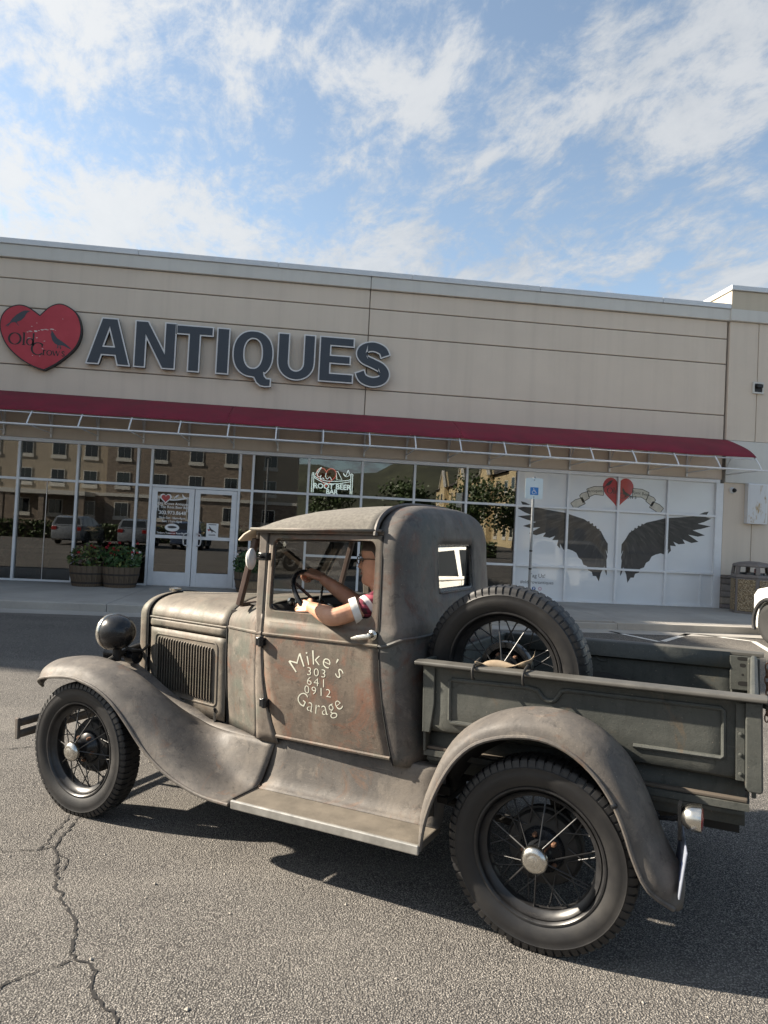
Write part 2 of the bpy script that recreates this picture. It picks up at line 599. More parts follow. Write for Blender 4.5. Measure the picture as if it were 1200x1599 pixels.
# ------------------------------------------------------------------ the ground
OT = Vector((1.41958, 3.32456, 0.0))
def ground_z(x, y):
    p = 0.0266 * (x - OT.x) - 0.0137 * (y - OT.y)
    p = 0.17 * math.tanh(p / 0.17)
    s = 1 - smooth01((y - 6.5) / 4.0)
    if y < -1: s *= 1 - smooth01((-1 - y) / 9.0)
    s *= 1 - smooth01((abs(x) - 10) / 14.0)
    return p * s

def axis_steps(a, b, fine0, fine1, fs, cs):
    out = [a]; x = a
    while x < b - 1e-6:
        st = fs if fine0 <= x < fine1 else cs
        if x < fine0 < x + st: st = fine0 - x
        x = min(b, x + st)
        out.append(x)
    return out

xs = axis_steps(-30, 30, -8, 10, 0.5, 2.0)
ys = axis_steps(-14, 12.5, -2, 12.5, 0.5, 2.0)
g = MB()
g.loft([[(x, y, ground_z(x, y)) for x in xs] for y in ys])
# beyond the lot: flat land out to the horizon, butted to the near sheet
g.quad((-4000, -4000, 0), (4000, -4000, 0), (4000, -14, 0), (-4000, -14, 0))
g.quad((-4000, -14, 0), (-30, -14, 0), (-30, 4000, 0), (-4000, 4000, 0))
g.quad((30, -14, 0), (4000, -14, 0), (4000, 4000, 0), (30, 4000, 0))
g.quad((-30, 12.5, 0), (30, 12.5, 0), (30, 4000, 0), (-30, 4000, 0))
ground = g.build('parking_lot', MT_ASPHALT, weld=False)
tag(ground, 'grey asphalt parking lot with coarse stone chips and cracks', 'ground', kind='structure')

def ribbon(pts, w, name, mat, jitter=0.0, lift=0.004, parent=None, seed=1, fixed=False):
    rnd = random.Random(seed)
    pts = resample(pts, max(3, int(sum(math.dist(a, b) for a, b in zip(pts, pts[1:])) / (0.022 if jitter else 0.3))))
    rows = []
    for i, p in enumerate(pts):
        a = Vector(pts[max(0, i - 1)]); b = Vector(pts[min(len(pts) - 1, i + 1)])
        t = (b - a).normalized(); n = Vector((-t.y, t.x))
        ww = w if not jitter else w * rnd.uniform(0.25, 1.5) * (0.35 if i in (0, len(pts) - 1) else 1)
        o = rnd.uniform(-jitter, jitter)
        q = Vector(p) + n * o
        l = q + n * ww / 2; r = q - n * ww / 2
        rows.append([(l.x, l.y, ground_z(l.x, l.y) + lift), (r.x, r.y, ground_z(r.x, r.y) + lift)])
    m = MB(); m.loft(rows)
    o = m.build(name, mat, parent, smooth=False)
    return o

for i, (pts, w) in enumerate([
    ([(-1.158, 4.155), (-1.157, 3.966), (-1.167, 3.848), (-1.169, 3.787), (-1.117, 3.676), (-1.094, 3.573), (-1.043, 3.442), (-1.018, 3.351), (-0.973, 3.280), (-0.918, 3.169), (-0.847, 3.063), (-0.813, 2.976), (-0.799, 2.899), (-0.791, 2.835), (-0.760, 2.780), (-0.715, 2.768), (-0.665, 2.714), (-0.658, 2.650), (-0.645, 2.595), (-0.615, 2.549), (-0.573, 2.496), (-0.533, 2.461), (-0.516, 2.416)], 0.011),
    ([(-1.212, 4.185), (-1.208, 4.052), (-1.226, 3.929), (-1.209, 3.812), (-1.234, 3.725), (-1.287, 3.728), (-1.404, 3.720)], 0.007),
    ([(-1.169, 3.787), (-1.234, 3.725)], 0.008),
    ([(-1.117, 3.676), (-1.055, 3.624), (-1.036, 3.536), (-1.053, 3.474)], 0.008),
    ([(-0.760, 2.780), (-0.810, 2.744), (-0.869, 2.722), (-0.923, 2.688), (-0.953, 2.655), (-0.960, 2.620)], 0.008),
    ([(-0.787, 2.490), (-0.817, 2.462)], 0.008),
    ([(-2.081, 5.396), (-1.983, 5.425), (-1.858, 5.486)], 0.010)]):
    ribbon(pts, w, 'asphalt_crack', MT_CRACK, jitter=0.009, seed=i + 3, lift=0.004, parent=ground)

gr = MB(); rnd = random.Random(12)
for i in range(420):
    x, y = rnd.uniform(-2.2, 2.6), rnd.uniform(1.2, 6.5); r = rnd.uniform(0.003, 0.009) * (1.4 if rnd.random() < 0.08 else 1)
    z = ground_z(x, y); q = [rnd.uniform(0.6, 1.2) for _ in range(6)]
    gr.add([(x + r * q[0], y, z + r * 0.3), (x, y + r * q[1], z + r * 0.3), (x - r * q[2], y, z + r * 0.3), (x, y - r * q[3], z + r * 0.3), (x, y, z + r * q[4]), (x, y, z - 0.002)], [(0, 1, 4), (1, 2, 4), (2, 3, 4), (3, 0, 4), (1, 0, 5), (2, 1, 5), (3, 2, 5), (0, 3, 5)])
tag(gr.build('loose_grit', simple('pale_grit', (0.34, 0.31, 0.27), 0.9, var=0.4, scale=300), None, smooth=False), 'loose pale grit scattered on the asphalt', 'gravel', kind='stuff')
for a, b in (((5.55, 12.3), (5.95, 11.1)), ((7.35, 12.45), (6.05, 11.15)), ((7.25, 12.2), (7.9, 11.5)), ((7.9, 11.5), (7.2, 9.8))):
    ribbon([a, b], 0.10, 'painted_line', MT_PAINTLINE, lift=0.004, parent=ground)

# sidewalk of separate slabs with a kerb
walk = tag(bpy.data.objects.new('sidewalk', None), 'concrete sidewalk in front of the shop', 'sidewalk', kind='structure')
COL.objects.link(walk)
x = -26.0
edges = [-26, -23, -20, -17, -14, -11, -8.6, -6.2, -3.2, -0.2, 2.8, 5.8, 8.8, 11.8, 14.8, 18]
for x0, x1 in zip(edges, edges[1:]):
    yk = 12.33
    for ya, yb in ((yk + 0.16, 14.1), (14.1, 15.97)):
        m = MB(); m.box(x0 + 0.006, x1 - 0.006, ya + 0.006, yb - 0.006, -0.1, 0.15)
        m.build('slab', MT_CONC, walk, smooth=False, bevel=0.008)
    m = MB()
    if x0 >= 2.0 and x1 <= 6.0:      # dropped kerb
        m.box(x0 + 0.003, x1 - 0.003, yk, yk + 0.16, -0.1, 0.128)
    else:
        m.box(x0 + 0.003, x1 - 0.003, yk, yk + 0.16, -0.1, 0.146)
    m.build('kerb', MT_KERB, walk, smooth=False, bevel=0.015, seg=3)
m = MB(); m.box(-26, 18, 12.40, 15.95, -0.1, 0.13)
m.build('bedding', MT_GROOVE, walk, smooth=False)
gm = MB()
gm.loft([[(x, y, z + 0.004) for x in (-26, 18)] for y, z in ((11.9, 0.0), (12.2, 0.0), (12.33, 0.012))])
gm.build('gutter', MT_CONC, walk, smooth=False)

# ------------------------------------------------------------------ the shop building
FY = 16.0
X0, X1 = -10.0, 10.03
shop = thing('store_building', 'long tan stucco antiques shop with a glazed front and flat parapet', 'building', (0, FY, 0))
def sp(mb):   # world -> local of the shop
    mb.v = [(x, y - FY, z) for x, y, z in mb.v]
    return mb
ZS = [4.20, 4.811, 6.062, 6.681, 7.12]
for z0, z1 in zip(ZS, ZS[1:]):
    for xa, xb in ((X0, -4.0), (-4.0, 1.266), (1.266, X1)):
        if xb == -4.0: xb = 1.266
        elif xa == -4.0: continue
        m = MB(); m.box(xa + 0.011, xb - 0.011, FY, FY + 0.08, z0 + 0.011, z1 - 0.011)
        sp(m).build('wall_panel', MT_STUCCO, shop, smooth=False, bevel=0.012)
m = MB(); m.box(X0, X1, FY + 0.03, FY + 0.3, 4.2, 7.1); sp(m).build('wall', MT_GROOVE, shop, smooth=False)
m = MB(); m.box(X0, X1, FY + 0.02, FY + 0.3, 3.25, 4.2); sp(m).build('wall', MT_STUCCO, shop, smooth=False)
for xa, xb in ((X0, 1.26), (1.272, X1 + 0.02)):
    m = MB(); m.box(xa, xb, FY - 0.07, FY + 0.32, 7.12, 7.40); sp(m).build('cornice_band', MT_STUCCO_B, shop, smooth=False, bevel=0.012)
x = X0
while x < X1:
    b = min(X1 + 0.02, x + 3.05)
    m = MB(); m.box(x + 0.002, b - 0.002, FY - 0.10, FY + 0.36, 7.402, 7.525); sp(m).build('coping', MT_COPING, shop, smooth=False, bevel=0.01)
    x = b
m = MB(); m.box(X0, 16, FY + 0.36, 40, 6.9, 7.1); sp(m).build('roof', MT_GROOVE, shop, smooth=False)

# the corner pier on the right, taller than the parapet
PX0, PXM, PX1 = 10.06, 10.815, 16.0
for xa, xb in ((PX0, PXM), (PXM, 12.4), (12.4, PX1)):
    m = MB(); m.box(xa + 0.008, xb - 0.008, FY - 0.05, FY + 0.5, 4.21, 7.11); sp(m).build('wall_panel', MT_STUCCO, shop, smooth=False, bevel=0.01)
    m = MB(); m.box(xa + 0.008, xb - 0.008, FY - 0.03, FY + 0.5, 0.95, 3.18); sp(m).build('wall_panel', MT_STUCCO, shop, smooth=False, bevel=0.01)
m = MB(); m.box(PX0 + 0.01, PX1, FY, FY + 0.45, 0.1, 7.1); sp(m).build('wall', MT_GROOVE, shop, smooth=False)
m = MB(); m.box(PX0, PX1, FY - 0.08, FY + 0.5, 3.18, 4.20); sp(m).build('band_panel', MT_STUCCO_B, shop, smooth=False, bevel=0.012)
m = MB(); m.box(PX0 - 0.02, PX1, FY - 0.12, FY + 4.0, 7.115, 7.40); sp(m).build('cornice_band', MT_STUCCO_B, shop, smooth=False, bevel=0.012)
m = MB(); m.box(PX0 - 0.0, PX1, FY - 0.08, FY + 1.6, 7.402, 7.86); sp(m).build('parapet_block', MT_STUCCO_C, shop, smooth=False, bevel=0.012)
m = MB(); m.box(PX0 - 0.04, PX1, FY - 0.13, FY + 1.64, 7.862, 7.98); sp(m).build('coping', MT_COPING, shop, smooth=False, bevel=0.01)
# stone base of the pier, block by block
rnd = random.Random(4)
MT_BLOCK = [simple('base_stone_%d' % i, c, 0.85, var=0.25, scale=9, bump=0.4, bscale=60) for i, c in enumerate([(0.23, 0.20, 0.18), (0.17, 0.145, 0.13), (0.27, 0.23, 0.19), (0.20, 0.17, 0.165)])]
z = 0.155
while z < 0.93:
    h = min(rnd.choice((0.10, 0.14, 0.17)), 0.945 - z)
    if 0.945 - z - h < 0.05: h = 0.945 - z
    x = PX0
    while x < 14.0:
        w = rnd.uniform(0.25, 0.5)
        m = MB(); m.box(x + 0.006, x + w - 0.006, FY - 0.09 - rnd.uniform(0, 0.025), FY + 0.05, z + 0.006, z + h - 0.006)
        sp(m).build('stone', rnd.choice(MT_BLOCK), shop, smooth=False, bevel=0.012)
        x += w
    z += h

# glazed front: posts, rails and panes
MULL = [-9.86, -8.62, -7.38, -6.15, -4.925, -3.66, -3.36, -1.45, -1.16, 0.075, 1.29, 2.50, 3.725, 4.945, 6.175, 7.415, 8.66, 9.90]
ZB, ZR, ZT, ZH = 0.19, 0.965, 2.352, 3.19
for x in MULL:
    m = MB(); m.box(x - 0.026, x + 0.026, FY - 0.035, FY + 0.085, 0.15, ZH - 0.03)
    sp(m).build('mullion', MT_ALU, shop, smooth=False, bevel=0.003)
m = MB(); m.box(X0, X1 - 0.07, FY - 0.04, FY + 0.09, ZH - 0.028, ZH + 0.05); sp(m).build('head_rail', MT_ALU, shop, smooth=False, bevel=0.003)
m = MB(); m.box(9.927, PX0 + 0.0, FY - 0.03, FY + 0.09, 0.15, ZH - 0.03); sp(m).build('end_jamb', MT_ALU, shop, smooth=False, bevel=0.003)
panes = []
for i, (xa, xb) in enumerate(zip(MULL, MULL[1:])):
    a, b = xa + 0.027, xb - 0.027
    is_door = abs(xa + 3.36) < 0.01
    film = xa > 4.9
    rails = [ZT]
    if xa > 0.0: rails.append(ZR)
    for zr in rails:
        m = MB(); m.box(a, b, FY - 0.03, FY + 0.08, zr - 0.026, zr + 0.026); sp(m).build('transom', MT_ALU, shop, smooth=False, bevel=0.003)
    if not is_door:
        m = MB(); m.box(a, b, FY - 0.03, FY + 0.08, 0.15, ZB); sp(m).build('sill_rail', MT_ALU, shop, smooth=False, bevel=0.003)
    rows = [(ZT + 0.027, ZH - 0.03)]
    if not is_door:
        rows += [(ZR + 0.027, ZT - 0.027), (ZB, ZR - 0.027)] if xa > 0.0 else [(ZB, ZT - 0.027)]
    for (z0, z1) in rows:
        cols = [(a, b)]
        if xa > 8.6 and z1 < 1.0:
            cols = [(a, 9.565), (9.59, b)]
            m = MB(); m.box(9.566, 9.589, FY - 0.01, FY + 0.07, z0, z1); sp(m).build('mullion', MT_ALU, shop, smooth=False)
        for ca, cb in cols:
            m = MB(); m.box(ca, cb, FY + 0.03, FY + 0.042, z0, z1)
            sp(m).build('window_pane', MT_FILM if film else MT_PANE, shop, smooth=False)
# butt joint strips seen in the wide left panes
for x in (-5.55, -8.0):
    m = MB(); m.box(x - 0.006, x + 0.006, FY + 0.015, FY + 0.029, ZB, ZT - 0.03); sp(m).build('joint_strip', MT_ALU2, shop, smooth=False)

# entrance doors
for side in (-1, 1):
    xa, xb = (-3.325, -2.412) if side < 0 else (-2.398, -1.485)
    leaf = sub('door', shop, (0, 0, 0))
    st = 0.115
    m = MB()
    m.box(xa, xa + st, FY - 0.02, FY + 0.03, 0.165, 2.318)
    m.box(xb - st, xb, FY - 0.02, FY + 0.03, 0.165, 2.318)
    m.box(xa + st, xb - st, FY - 0.02, FY + 0.03, 2.225, 2.318)
    m.box(xa + st, xb - st, FY - 0.02, FY + 0.03, 0.165, 0.465)
    m.box(xa + st, xb - st, FY - 0.022, FY + 0.028, 1.205, 1.275)
    sp(m).build('door_frame', MT_ALU, leaf, smooth=False, bevel=0.004)
    for z0, z1 in ((0.466, 1.204), (1.276, 2.224)):
        m = MB(); m.box(xa + st, xb - st, FY + 0.0, FY + 0.012, z0, z1); sp(m).build('glass', MT_PANE, leaf, smooth=False)
    hx = xb - 0.10 if side < 0 else xa + 0.10
    bx = hx - 0.075 if side < 0 else hx + 0.075
    m = MB(); m.tube(catmull([(hx, FY - 0.02, 1.06), (hx, FY - 0.075, 1.065), (bx, FY - 0.08, 1.10), (bx, FY - 0.08, 1.30), (hx, FY - 0.075, 1.335), (hx, FY - 0.02, 1.34)], 5), 0.014, 8)
    sp(m).build('door_handle', MT_ALU2, leaf)
m = MB(); m.box(-3.333, -1.477, FY - 0.02, FY + 0.06, 0.15, 0.163); sp(m).build('threshold', MT_ALU2, shop, smooth=False)

# the dark shop room behind the glass
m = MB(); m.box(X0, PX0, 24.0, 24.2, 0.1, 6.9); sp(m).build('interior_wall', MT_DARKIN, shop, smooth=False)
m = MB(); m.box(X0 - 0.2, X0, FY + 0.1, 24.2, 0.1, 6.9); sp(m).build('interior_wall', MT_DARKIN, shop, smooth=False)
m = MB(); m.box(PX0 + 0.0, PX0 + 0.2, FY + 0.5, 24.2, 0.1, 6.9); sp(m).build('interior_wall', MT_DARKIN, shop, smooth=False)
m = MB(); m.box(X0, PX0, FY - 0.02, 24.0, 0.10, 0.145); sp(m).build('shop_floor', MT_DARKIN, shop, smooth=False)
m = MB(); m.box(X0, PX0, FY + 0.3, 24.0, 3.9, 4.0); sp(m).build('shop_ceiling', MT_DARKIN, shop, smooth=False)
for (x, y) in ((-5.4, 18.0), (-2.0, 19.5), (3.1, 18.5), (-7.5, 19.0)):
    m = MB(); m.lathe((x, y, 3.62), (0, 0, 1), [(0, 0.0), (0.0, 0.13), (0.05, 0.13), (0.1, 0.03), (0.28, 0.02)], 16)
    t = m.build('ceiling_lamp', MT_LAMP); tag(t, {-5.4: 'small lit ceiling lamp inside the shop over the left windows', -2.0: 'lit ceiling lamp inside the shop above the entrance', 3.1: 'lit ceiling lamp inside the shop right of the neon sign', -7.5: 'lit ceiling lamp inside the shop at its far left end'}[x], 'lamp', 'lamps inside the shop')
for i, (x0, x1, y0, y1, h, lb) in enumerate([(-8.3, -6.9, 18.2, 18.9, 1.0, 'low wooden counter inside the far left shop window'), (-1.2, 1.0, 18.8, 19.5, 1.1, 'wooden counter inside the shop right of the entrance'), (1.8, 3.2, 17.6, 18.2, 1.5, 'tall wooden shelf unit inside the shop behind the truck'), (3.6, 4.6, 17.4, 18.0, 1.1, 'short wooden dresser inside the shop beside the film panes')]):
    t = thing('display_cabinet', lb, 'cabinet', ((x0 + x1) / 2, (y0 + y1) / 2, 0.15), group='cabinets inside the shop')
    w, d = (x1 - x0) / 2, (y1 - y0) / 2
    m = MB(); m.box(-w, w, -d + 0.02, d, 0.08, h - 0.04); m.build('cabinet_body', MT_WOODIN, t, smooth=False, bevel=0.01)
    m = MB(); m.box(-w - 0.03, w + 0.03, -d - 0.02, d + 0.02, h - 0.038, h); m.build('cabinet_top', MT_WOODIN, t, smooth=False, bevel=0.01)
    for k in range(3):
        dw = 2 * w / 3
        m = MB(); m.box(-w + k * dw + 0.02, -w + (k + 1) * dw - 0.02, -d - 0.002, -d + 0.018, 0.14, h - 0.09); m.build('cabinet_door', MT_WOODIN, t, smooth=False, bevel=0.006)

# tower added out of view at the left, sized to shade the lot
wing = thing('shade_tower', 'added stucco tower out of view at the left that shades the lot', 'building', (-13.6, 16.2, 0))
m = MB(); m.box(-3.6, 3.6, -4.1, 4.5, 0, 10.4); m.build('wall', MT_STUCCO, wing, smooth=False)
for z in (2.8, 5.4, 8.0):
    m = MB(); m.box(-3.63, 3.63, -4.13, 4.53, z - 0.03, z + 0.03); m.build('string_course', MT_STUCCO_B, wing, smooth=False)
m = MB(); m.box(-3.75, 3.75, -4.25, 4.65, 10.4, 10.8); m.build('coping', MT_COPING, wing, smooth=False, bevel=0.02)
for k in (-1.7, 1.7):
    m = MB(); m.box(k - 1.0, k + 1.0, -4.16, -4.10, 0.6, 2.5); f = m.build('window', MT_ALU, wing, smooth=False)
    m = MB(); m.box(k - 0.94, k + 0.94, -4.175, -4.162, 0.66, 2.44); m.build('pane', MT_PANE, f, smooth=False)

# ------------------------------------------------------------------ awning
MT_CANVAS = simple('burgundy_canvas', (0.185, 0.012, 0.030), 0.8, var=0.22, scale=2.0, bump=0.15, bscale=240)
MT_RIBW = simple('white_awning_tube', (0.70, 0.71, 0.72), 0.4, 0.15, var=0.06)
awn = thing('awning', 'long burgundy canvas awning on white tube ribs above the shop windows', 'awning', (0, FY, 0))
RIBX = [10.08 - 0.975 * k for k in range(21)]
def awn_pt(t):      # t 0 at the wall .. 1 at the front edge of the frame
    return (-1.40 * t, 4.19 - 0.50 * t - 0.33 * t ** 5)
prof = [awn_pt(k / 12) for k in range(13)]
CUT = 10          # the canvas ends here, the bare ribs go on
seams = [-9.9, -1.65, 3.30, 10.10]
for a, b in zip(seams, seams[1:]):
    m = MB()
    m.loft([[(x_, y - 0.02, z + 0.034 - (0.013 * abs(math.sin(math.pi * (x_ - 10.08) / 0.975)) + 0.005 * math.sin(x_ * 2.9 + y * 4)) * min(1, -y * 1.6)) for x_ in [lerp(a + 0.002, b - 0.002, k / 110) for k in range(111)]] for (y, z) in prof[:CUT + 1]])
    m.build('canvas', MT_CANVAS, awn, solid=0.004)
# ribs
for x in RIBX:
    r = MB()
    r.tube([(x, y - 0.01, z) for y, z in prof], 0.016, 8)
    ro = r.build('rib', MT_RIBW, awn)
    r = MB(); r.tube([(x, -1.40, 3.365), (x, 0.0, 3.365)], 0.012, 8); r.build('strut', MT_RIBW, ro)
    r = MB(); r.tube(catmull([(x, -0.02, 3.30), (x, -0.14, 3.62), (x, -0.45, 3.88), (x, -0.93, 3.765)], 5), 0.010, 6); r.build('brace', MT_ALU2, ro)
    r = MB(); r.box(x - 0.02, x + 0.02, -0.035, -0.002, 3.27, 4.15); r.build('wall_bracket', MT_RIBW, ro, smooth=False)
for (y, z, rr) in ((-1.40, 3.36, 0.019), (-0.03, 3.50, 0.012), (prof[CUT][0] - 0.005, prof[CUT][1] - 0.012, 0.014)):
    r = MB(); r.tube([(-9.9, y, z), (10.26 if y == -1.40 else 10.10, y, z)], rr, 8); r.build('rail', MT_RIBW if y == -1.40 else MT_ALU2, awn)

# ------------------------------------------------------------------ shop lettering on the wall
MT_LETTER = simple('slate_letter_face', (0.040, 0.050, 0.066), 0.42, var=0.08, scale=3)
MT_TRIM = simple('white_letter_trim', (0.72, 0.72, 0.72), 0.4, var=0.04)
MT_LSIDE = simple('black_letter_return', (0.015, 0.016, 0.018), 0.5, var=0.1)
def offs(poly):      # keep outlines counter-clockwise
    a = sum(p[0] * q[1] - q[0] * p[1] for p, q in zip(poly, poly[1:] + poly[:1]))
    return poly if a > 0 else poly[::-1]
def stroke(pts, w):
    L, Rr = [], []
    n = len(pts)
    for i, p in enumerate(pts):
        a = Vector(pts[max(0, i - 1)]); b = Vector(pts[min(n - 1, i + 1)])
        t = (b - a).normalized(); q = Vector((-t.y, t.x))
        ww = w[i] if isinstance(w, list) else w
        L.append(tuple(Vector(p) + q * ww / 2)); Rr.append(tuple(Vector(p) - q * ww / 2))
    return offs(L + Rr[::-1])
def ellipse(cx, cy, rx, ry, n=40, p=2.25):
    o = []
    for k in range(n):
        a = 2 * math.pi * k / n
        c, s = math.cos(a), math.sin(a)
        o.append((cx + rx * math.copysign(abs(c) ** (2 / p), c), cy + ry * math.copysign(abs(s) ** (2 / p), s)))
    return o
def glyph(ch, w):
    """bold grotesque capitals, cap height 1; w = width; stem about .27"""
    S = 0.255
    if ch == 'A':
        return [[(0, 0), (0.27, 0), (0.27 + 0.055, 0.20), (w - 0.325, 0.20), (w - 0.27, 0), (w, 0), (w / 2 + 0.165, 1), (w / 2 - 0.165, 1)],
                [(w / 2 - 0.10, 0.40), (w / 2 + 0.10, 0.40), (w / 2, 0.74)][::-1]]
    if ch == 'N':
        return [[(0, 0), (S - 0.01, 0), (S - 0.01, 0.62), (w - S - 0.02, 0), (w, 0), (w, 1), (w - S + 0.01, 1), (w - S + 0.01, 0.40), (S + 0.02, 1), (0, 1)]]
    if ch == 'T':
        return [[(w / 2 - S / 2, 0), (w / 2 + S / 2, 0), (w / 2 + S / 2, 0.79), (w, 0.79), (w, 1), (0, 1), (0, 0.79), (w / 2 - S / 2, 0.79)]]
    if ch == 'I':
        return [[(0, 0), (w, 0), (w, 1), (0, 1)]]
    if ch == 'E':
        return [[(0, 0), (w, 0), (w, 0.205), (S, 0.205), (S, 0.405), (w - 0.07, 0.405), (w - 0.07, 0.60), (S, 0.60), (S, 0.795), (w, 0.795), (w, 1), (0, 1)]]
    if ch == 'U':
        o = [(0, 1), (0, 0.40)]
        o += [(w / 2 - w / 2 * math.cos(a), 0.40 - 0.42 * math.sin(a) ** 0.9) for a in [math.pi * k / 20 for k in range(1, 20)]]
        o += [(w, 0.40), (w, 1), (w - S, 1), (w - S, 0.38)]
        o += [(w / 2 + (w / 2 - S) * math.cos(a), 0.38 - 0.185 * math.sin(a) ** 0.9) for a in [math.pi * k / 16 for k in range(1, 16)]]
        o += [(S, 0.38), (S, 1)]
        return [o]
    if ch == 'Q':
        out = ellipse(w / 2, 0.49, w / 2, 0.51, 48)
        # tail of the Q joins the ring at the lower right
        o = []
        for (x, y) in out:
            if x > w * 0.50 and y < 0.12 and x < w * 0.80:
                continue
            o.append((x, y))
        k = max(i for i, p in enumerate(o) if p[0] <= w * 0.50 and p[1] < 0.2)
        o = o[:k + 1] + [(w * 0.54, -0.03), (w * 0.60, -0.13), (w * 0.70, -0.20), (w * 0.82, -0.215), (w * 0.97, -0.20), (w * 0.97, -0.02), (w * 0.86, -0.015), (w * 0.81, 0.03), (w * 0.80, 0.08)] + o[k + 1:]
        return [o, ellipse(w / 2, 0.50, w / 2 - S + 0.005, 0.315, 36)[::-1]]
    if ch == 'S':
        sp_ = catmull([(w - 0.115, 0.675), (w - 0.19, 0.815), (w * 0.50, 0.885), (0.19, 0.83), (0.125, 0.71), (0.20, 0.595), (w * 0.5, 0.515), (w - 0.20, 0.425), (w - 0.118, 0.29), (w - 0.19, 0.155), (w * 0.5, 0.10), (0.19, 0.165), (0.105, 0.325)], 6)
        n = len(sp_)
        return [stroke(sp_, [0.235] * n)]
LZ = lambda x: 4.905
letters = [('A', -4.865, -3.925), ('N', -3.86, -2.975), ('T', -2.985, -2.175), ('I', -2.10, -1.815), ('Q', -1.745, -0.845), ('U', -0.76, 0.080), ('E', 0.170, 0.955), ('S', 0.985, 1.795)]
sign = thing('wall_lettering', 'big slate grey ANTIQUES letters with white edging on the shop wall', 'sign', (0, FY, 0))
H_L = 1.03
for ch, xa, xb in letters:
    gl = [[(p[0] * H_L, p[1] * H_L) for p in ol] for ol in glyph(ch, (xb - xa) / H_L)]
    gl = [offs(gl[0])] + [offs(h)[::-1] for h in gl[1:]]
    zb = 4.895 if ch != 'S' else 4.86
    if ch in 'AN': zb = 4.915
    v, f = curve_geo(gl, extrude=0.05, offset=0.0)
    m = MB(); m.add([(xa + p[0], -0.09 - p[2], zb + p[1]) for p in v], f)
    body = m.build('letter', MT_LSIDE, sign, angle=20)
    v, f = curve_geo(gl, extrude=0.003, offset=0.004)
    m = MB(); m.add([(xa + p[0], -0.145 - p[2], zb + p[1]) for p in v], f); m.build('trim', MT_TRIM, body, smooth=False)
    v, f = curve_geo(gl, extrude=0.003, offset=-0.026)
    m = MB(); m.add([(xa + p[0], -0.152 - p[2], zb + p[1]) for p in v], f); m.build('letter_face', MT_LETTER, body, smooth=False)

# ------------------------------------------------------------------ heart sign with crows
MT_HEART = NT('faded_red_sign')
_c = MT_HEART.noise(1.6, 5, 0.6)
_q = MT_HEART.ramp(_c, [(0.3, (0.40, 0.028, 0.045)), (0.7, (0.52, 0.052, 0.075))])
MT_HEART.col(_q); MT_HEART.rough(0.5); MT_HEART = MT_HEART.m
MT_CHIP = simple('bare_flaked_patch', (0.62, 0.55, 0.52), 0.8, var=0.2)
def heart(n=64):
    o = []
    for k in range(n):
        t = 2 * math.pi * k / n
        x = 16 * math.sin(t) ** 3
        y = 13 * math.cos(t) - 5 * math.cos(2 * t) - 2 * math.cos(3 * t) - math.cos(4 * t)
        o.append((x / 16, y / 16))
    return o
def serif_word(kind):
    """thin oldstyle letters drawn as modulated strokes: list of (polyline, widths)"""
    def arc(cx, cy, rx, ry, a0, a1, n=18): return [(cx + rx * math.cos(R(lerp(a0, a1, k / n))), cy + ry * math.sin(R(lerp(a0, a1, k / n)))) for k in range(n + 1)]
    def mod(pts, lo, hi):
        w = []
        for i in range(len(pts)):
            a = Vector(pts[max(0, i - 1)]); b = Vector(pts[min(len(pts) - 1, i + 1)]); t = (b - a).normalized()
            w.append(lerp(lo, hi, abs(t.y)))
        return w
    lo, hi = 0.045, 0.12
    g = {}
    o = arc(0.42, 0.36, 0.36, 0.37, 0, 360, 36); g['O'] = ([(o, lo, hi * 1.1)], 0.86)
    c = arc(0.45, 0.36, 0.38, 0.40, 48, 318, 26); g['C'] = ([(c, lo, hi * 1.1), ([(0.70, 0.50), (0.73, 0.70)], lo, hi * 0.7)], 0.80)
    g['l'] = ([([(0.12, 0.0), (0.12, 0.80)], lo, hi), ([(0.02, 0.0), (0.22, 0.0)], lo, lo), ([(0.02, 0.76), (0.12, 0.80)], lo, lo)], 0.26)
    g['d'] = ([(arc(0.24, 0.22, 0.19, 0.22, 0, 360, 24), lo, hi * 0.85), ([(0.45, 0.0), (0.45, 0.80)], lo, hi * 0.9), ([(0.45, 0.0), (0.54, 0.02)], lo, lo)], 0.56)
    g['r'] = ([([(0.12, 0.0), (0.12, 0.44)], lo, hi * 0.9), ([(0.03, 0.0), (0.22, 0.0)], lo, lo), (arc(0.27, 0.28, 0.15, 0.15, 170, 60, 8), lo, hi * 0.7)], 0.36)
    g['o'] = ([(arc(0.24, 0.22, 0.20, 0.22, 0, 360, 24), lo, hi * 0.85)], 0.50)
    g['w'] = ([([(0.02, 0.44), (0.18, 0.0)], hi * 0.8, hi * 0.8), ([(0.18, 0.0), (0.32, 0.44)], lo, lo), ([(0.32, 0.44), (0.46, 0.0)], hi * 0.8, hi * 0.8), ([(0.46, 0.0), (0.60, 0.44)], lo, lo)], 0.64)
    g["'"] = ([([(0.06, 0.80), (0.03, 0.62)], hi * 0.6, hi * 0.5)], 0.10)
    g['s'] = ([(catmull([(0.28, 0.36), (0.16, 0.43), (0.06, 0.34), (0.16, 0.23), (0.28, 0.12), (0.17, 0.01), (0.05, 0.07)], 5), hi * 0.6, hi * 0.7)], 0.34)
    out = []; x = 0
    for ch in kind:
        st, adv = g[ch]
        for pts, a, b in st:
            pts = resample(pts, max(6, len(pts)))
            out.append(stroke([(p[0] + x, p[1]) for p in pts], mod(pts, a, b)))
        x += adv
    return out, x
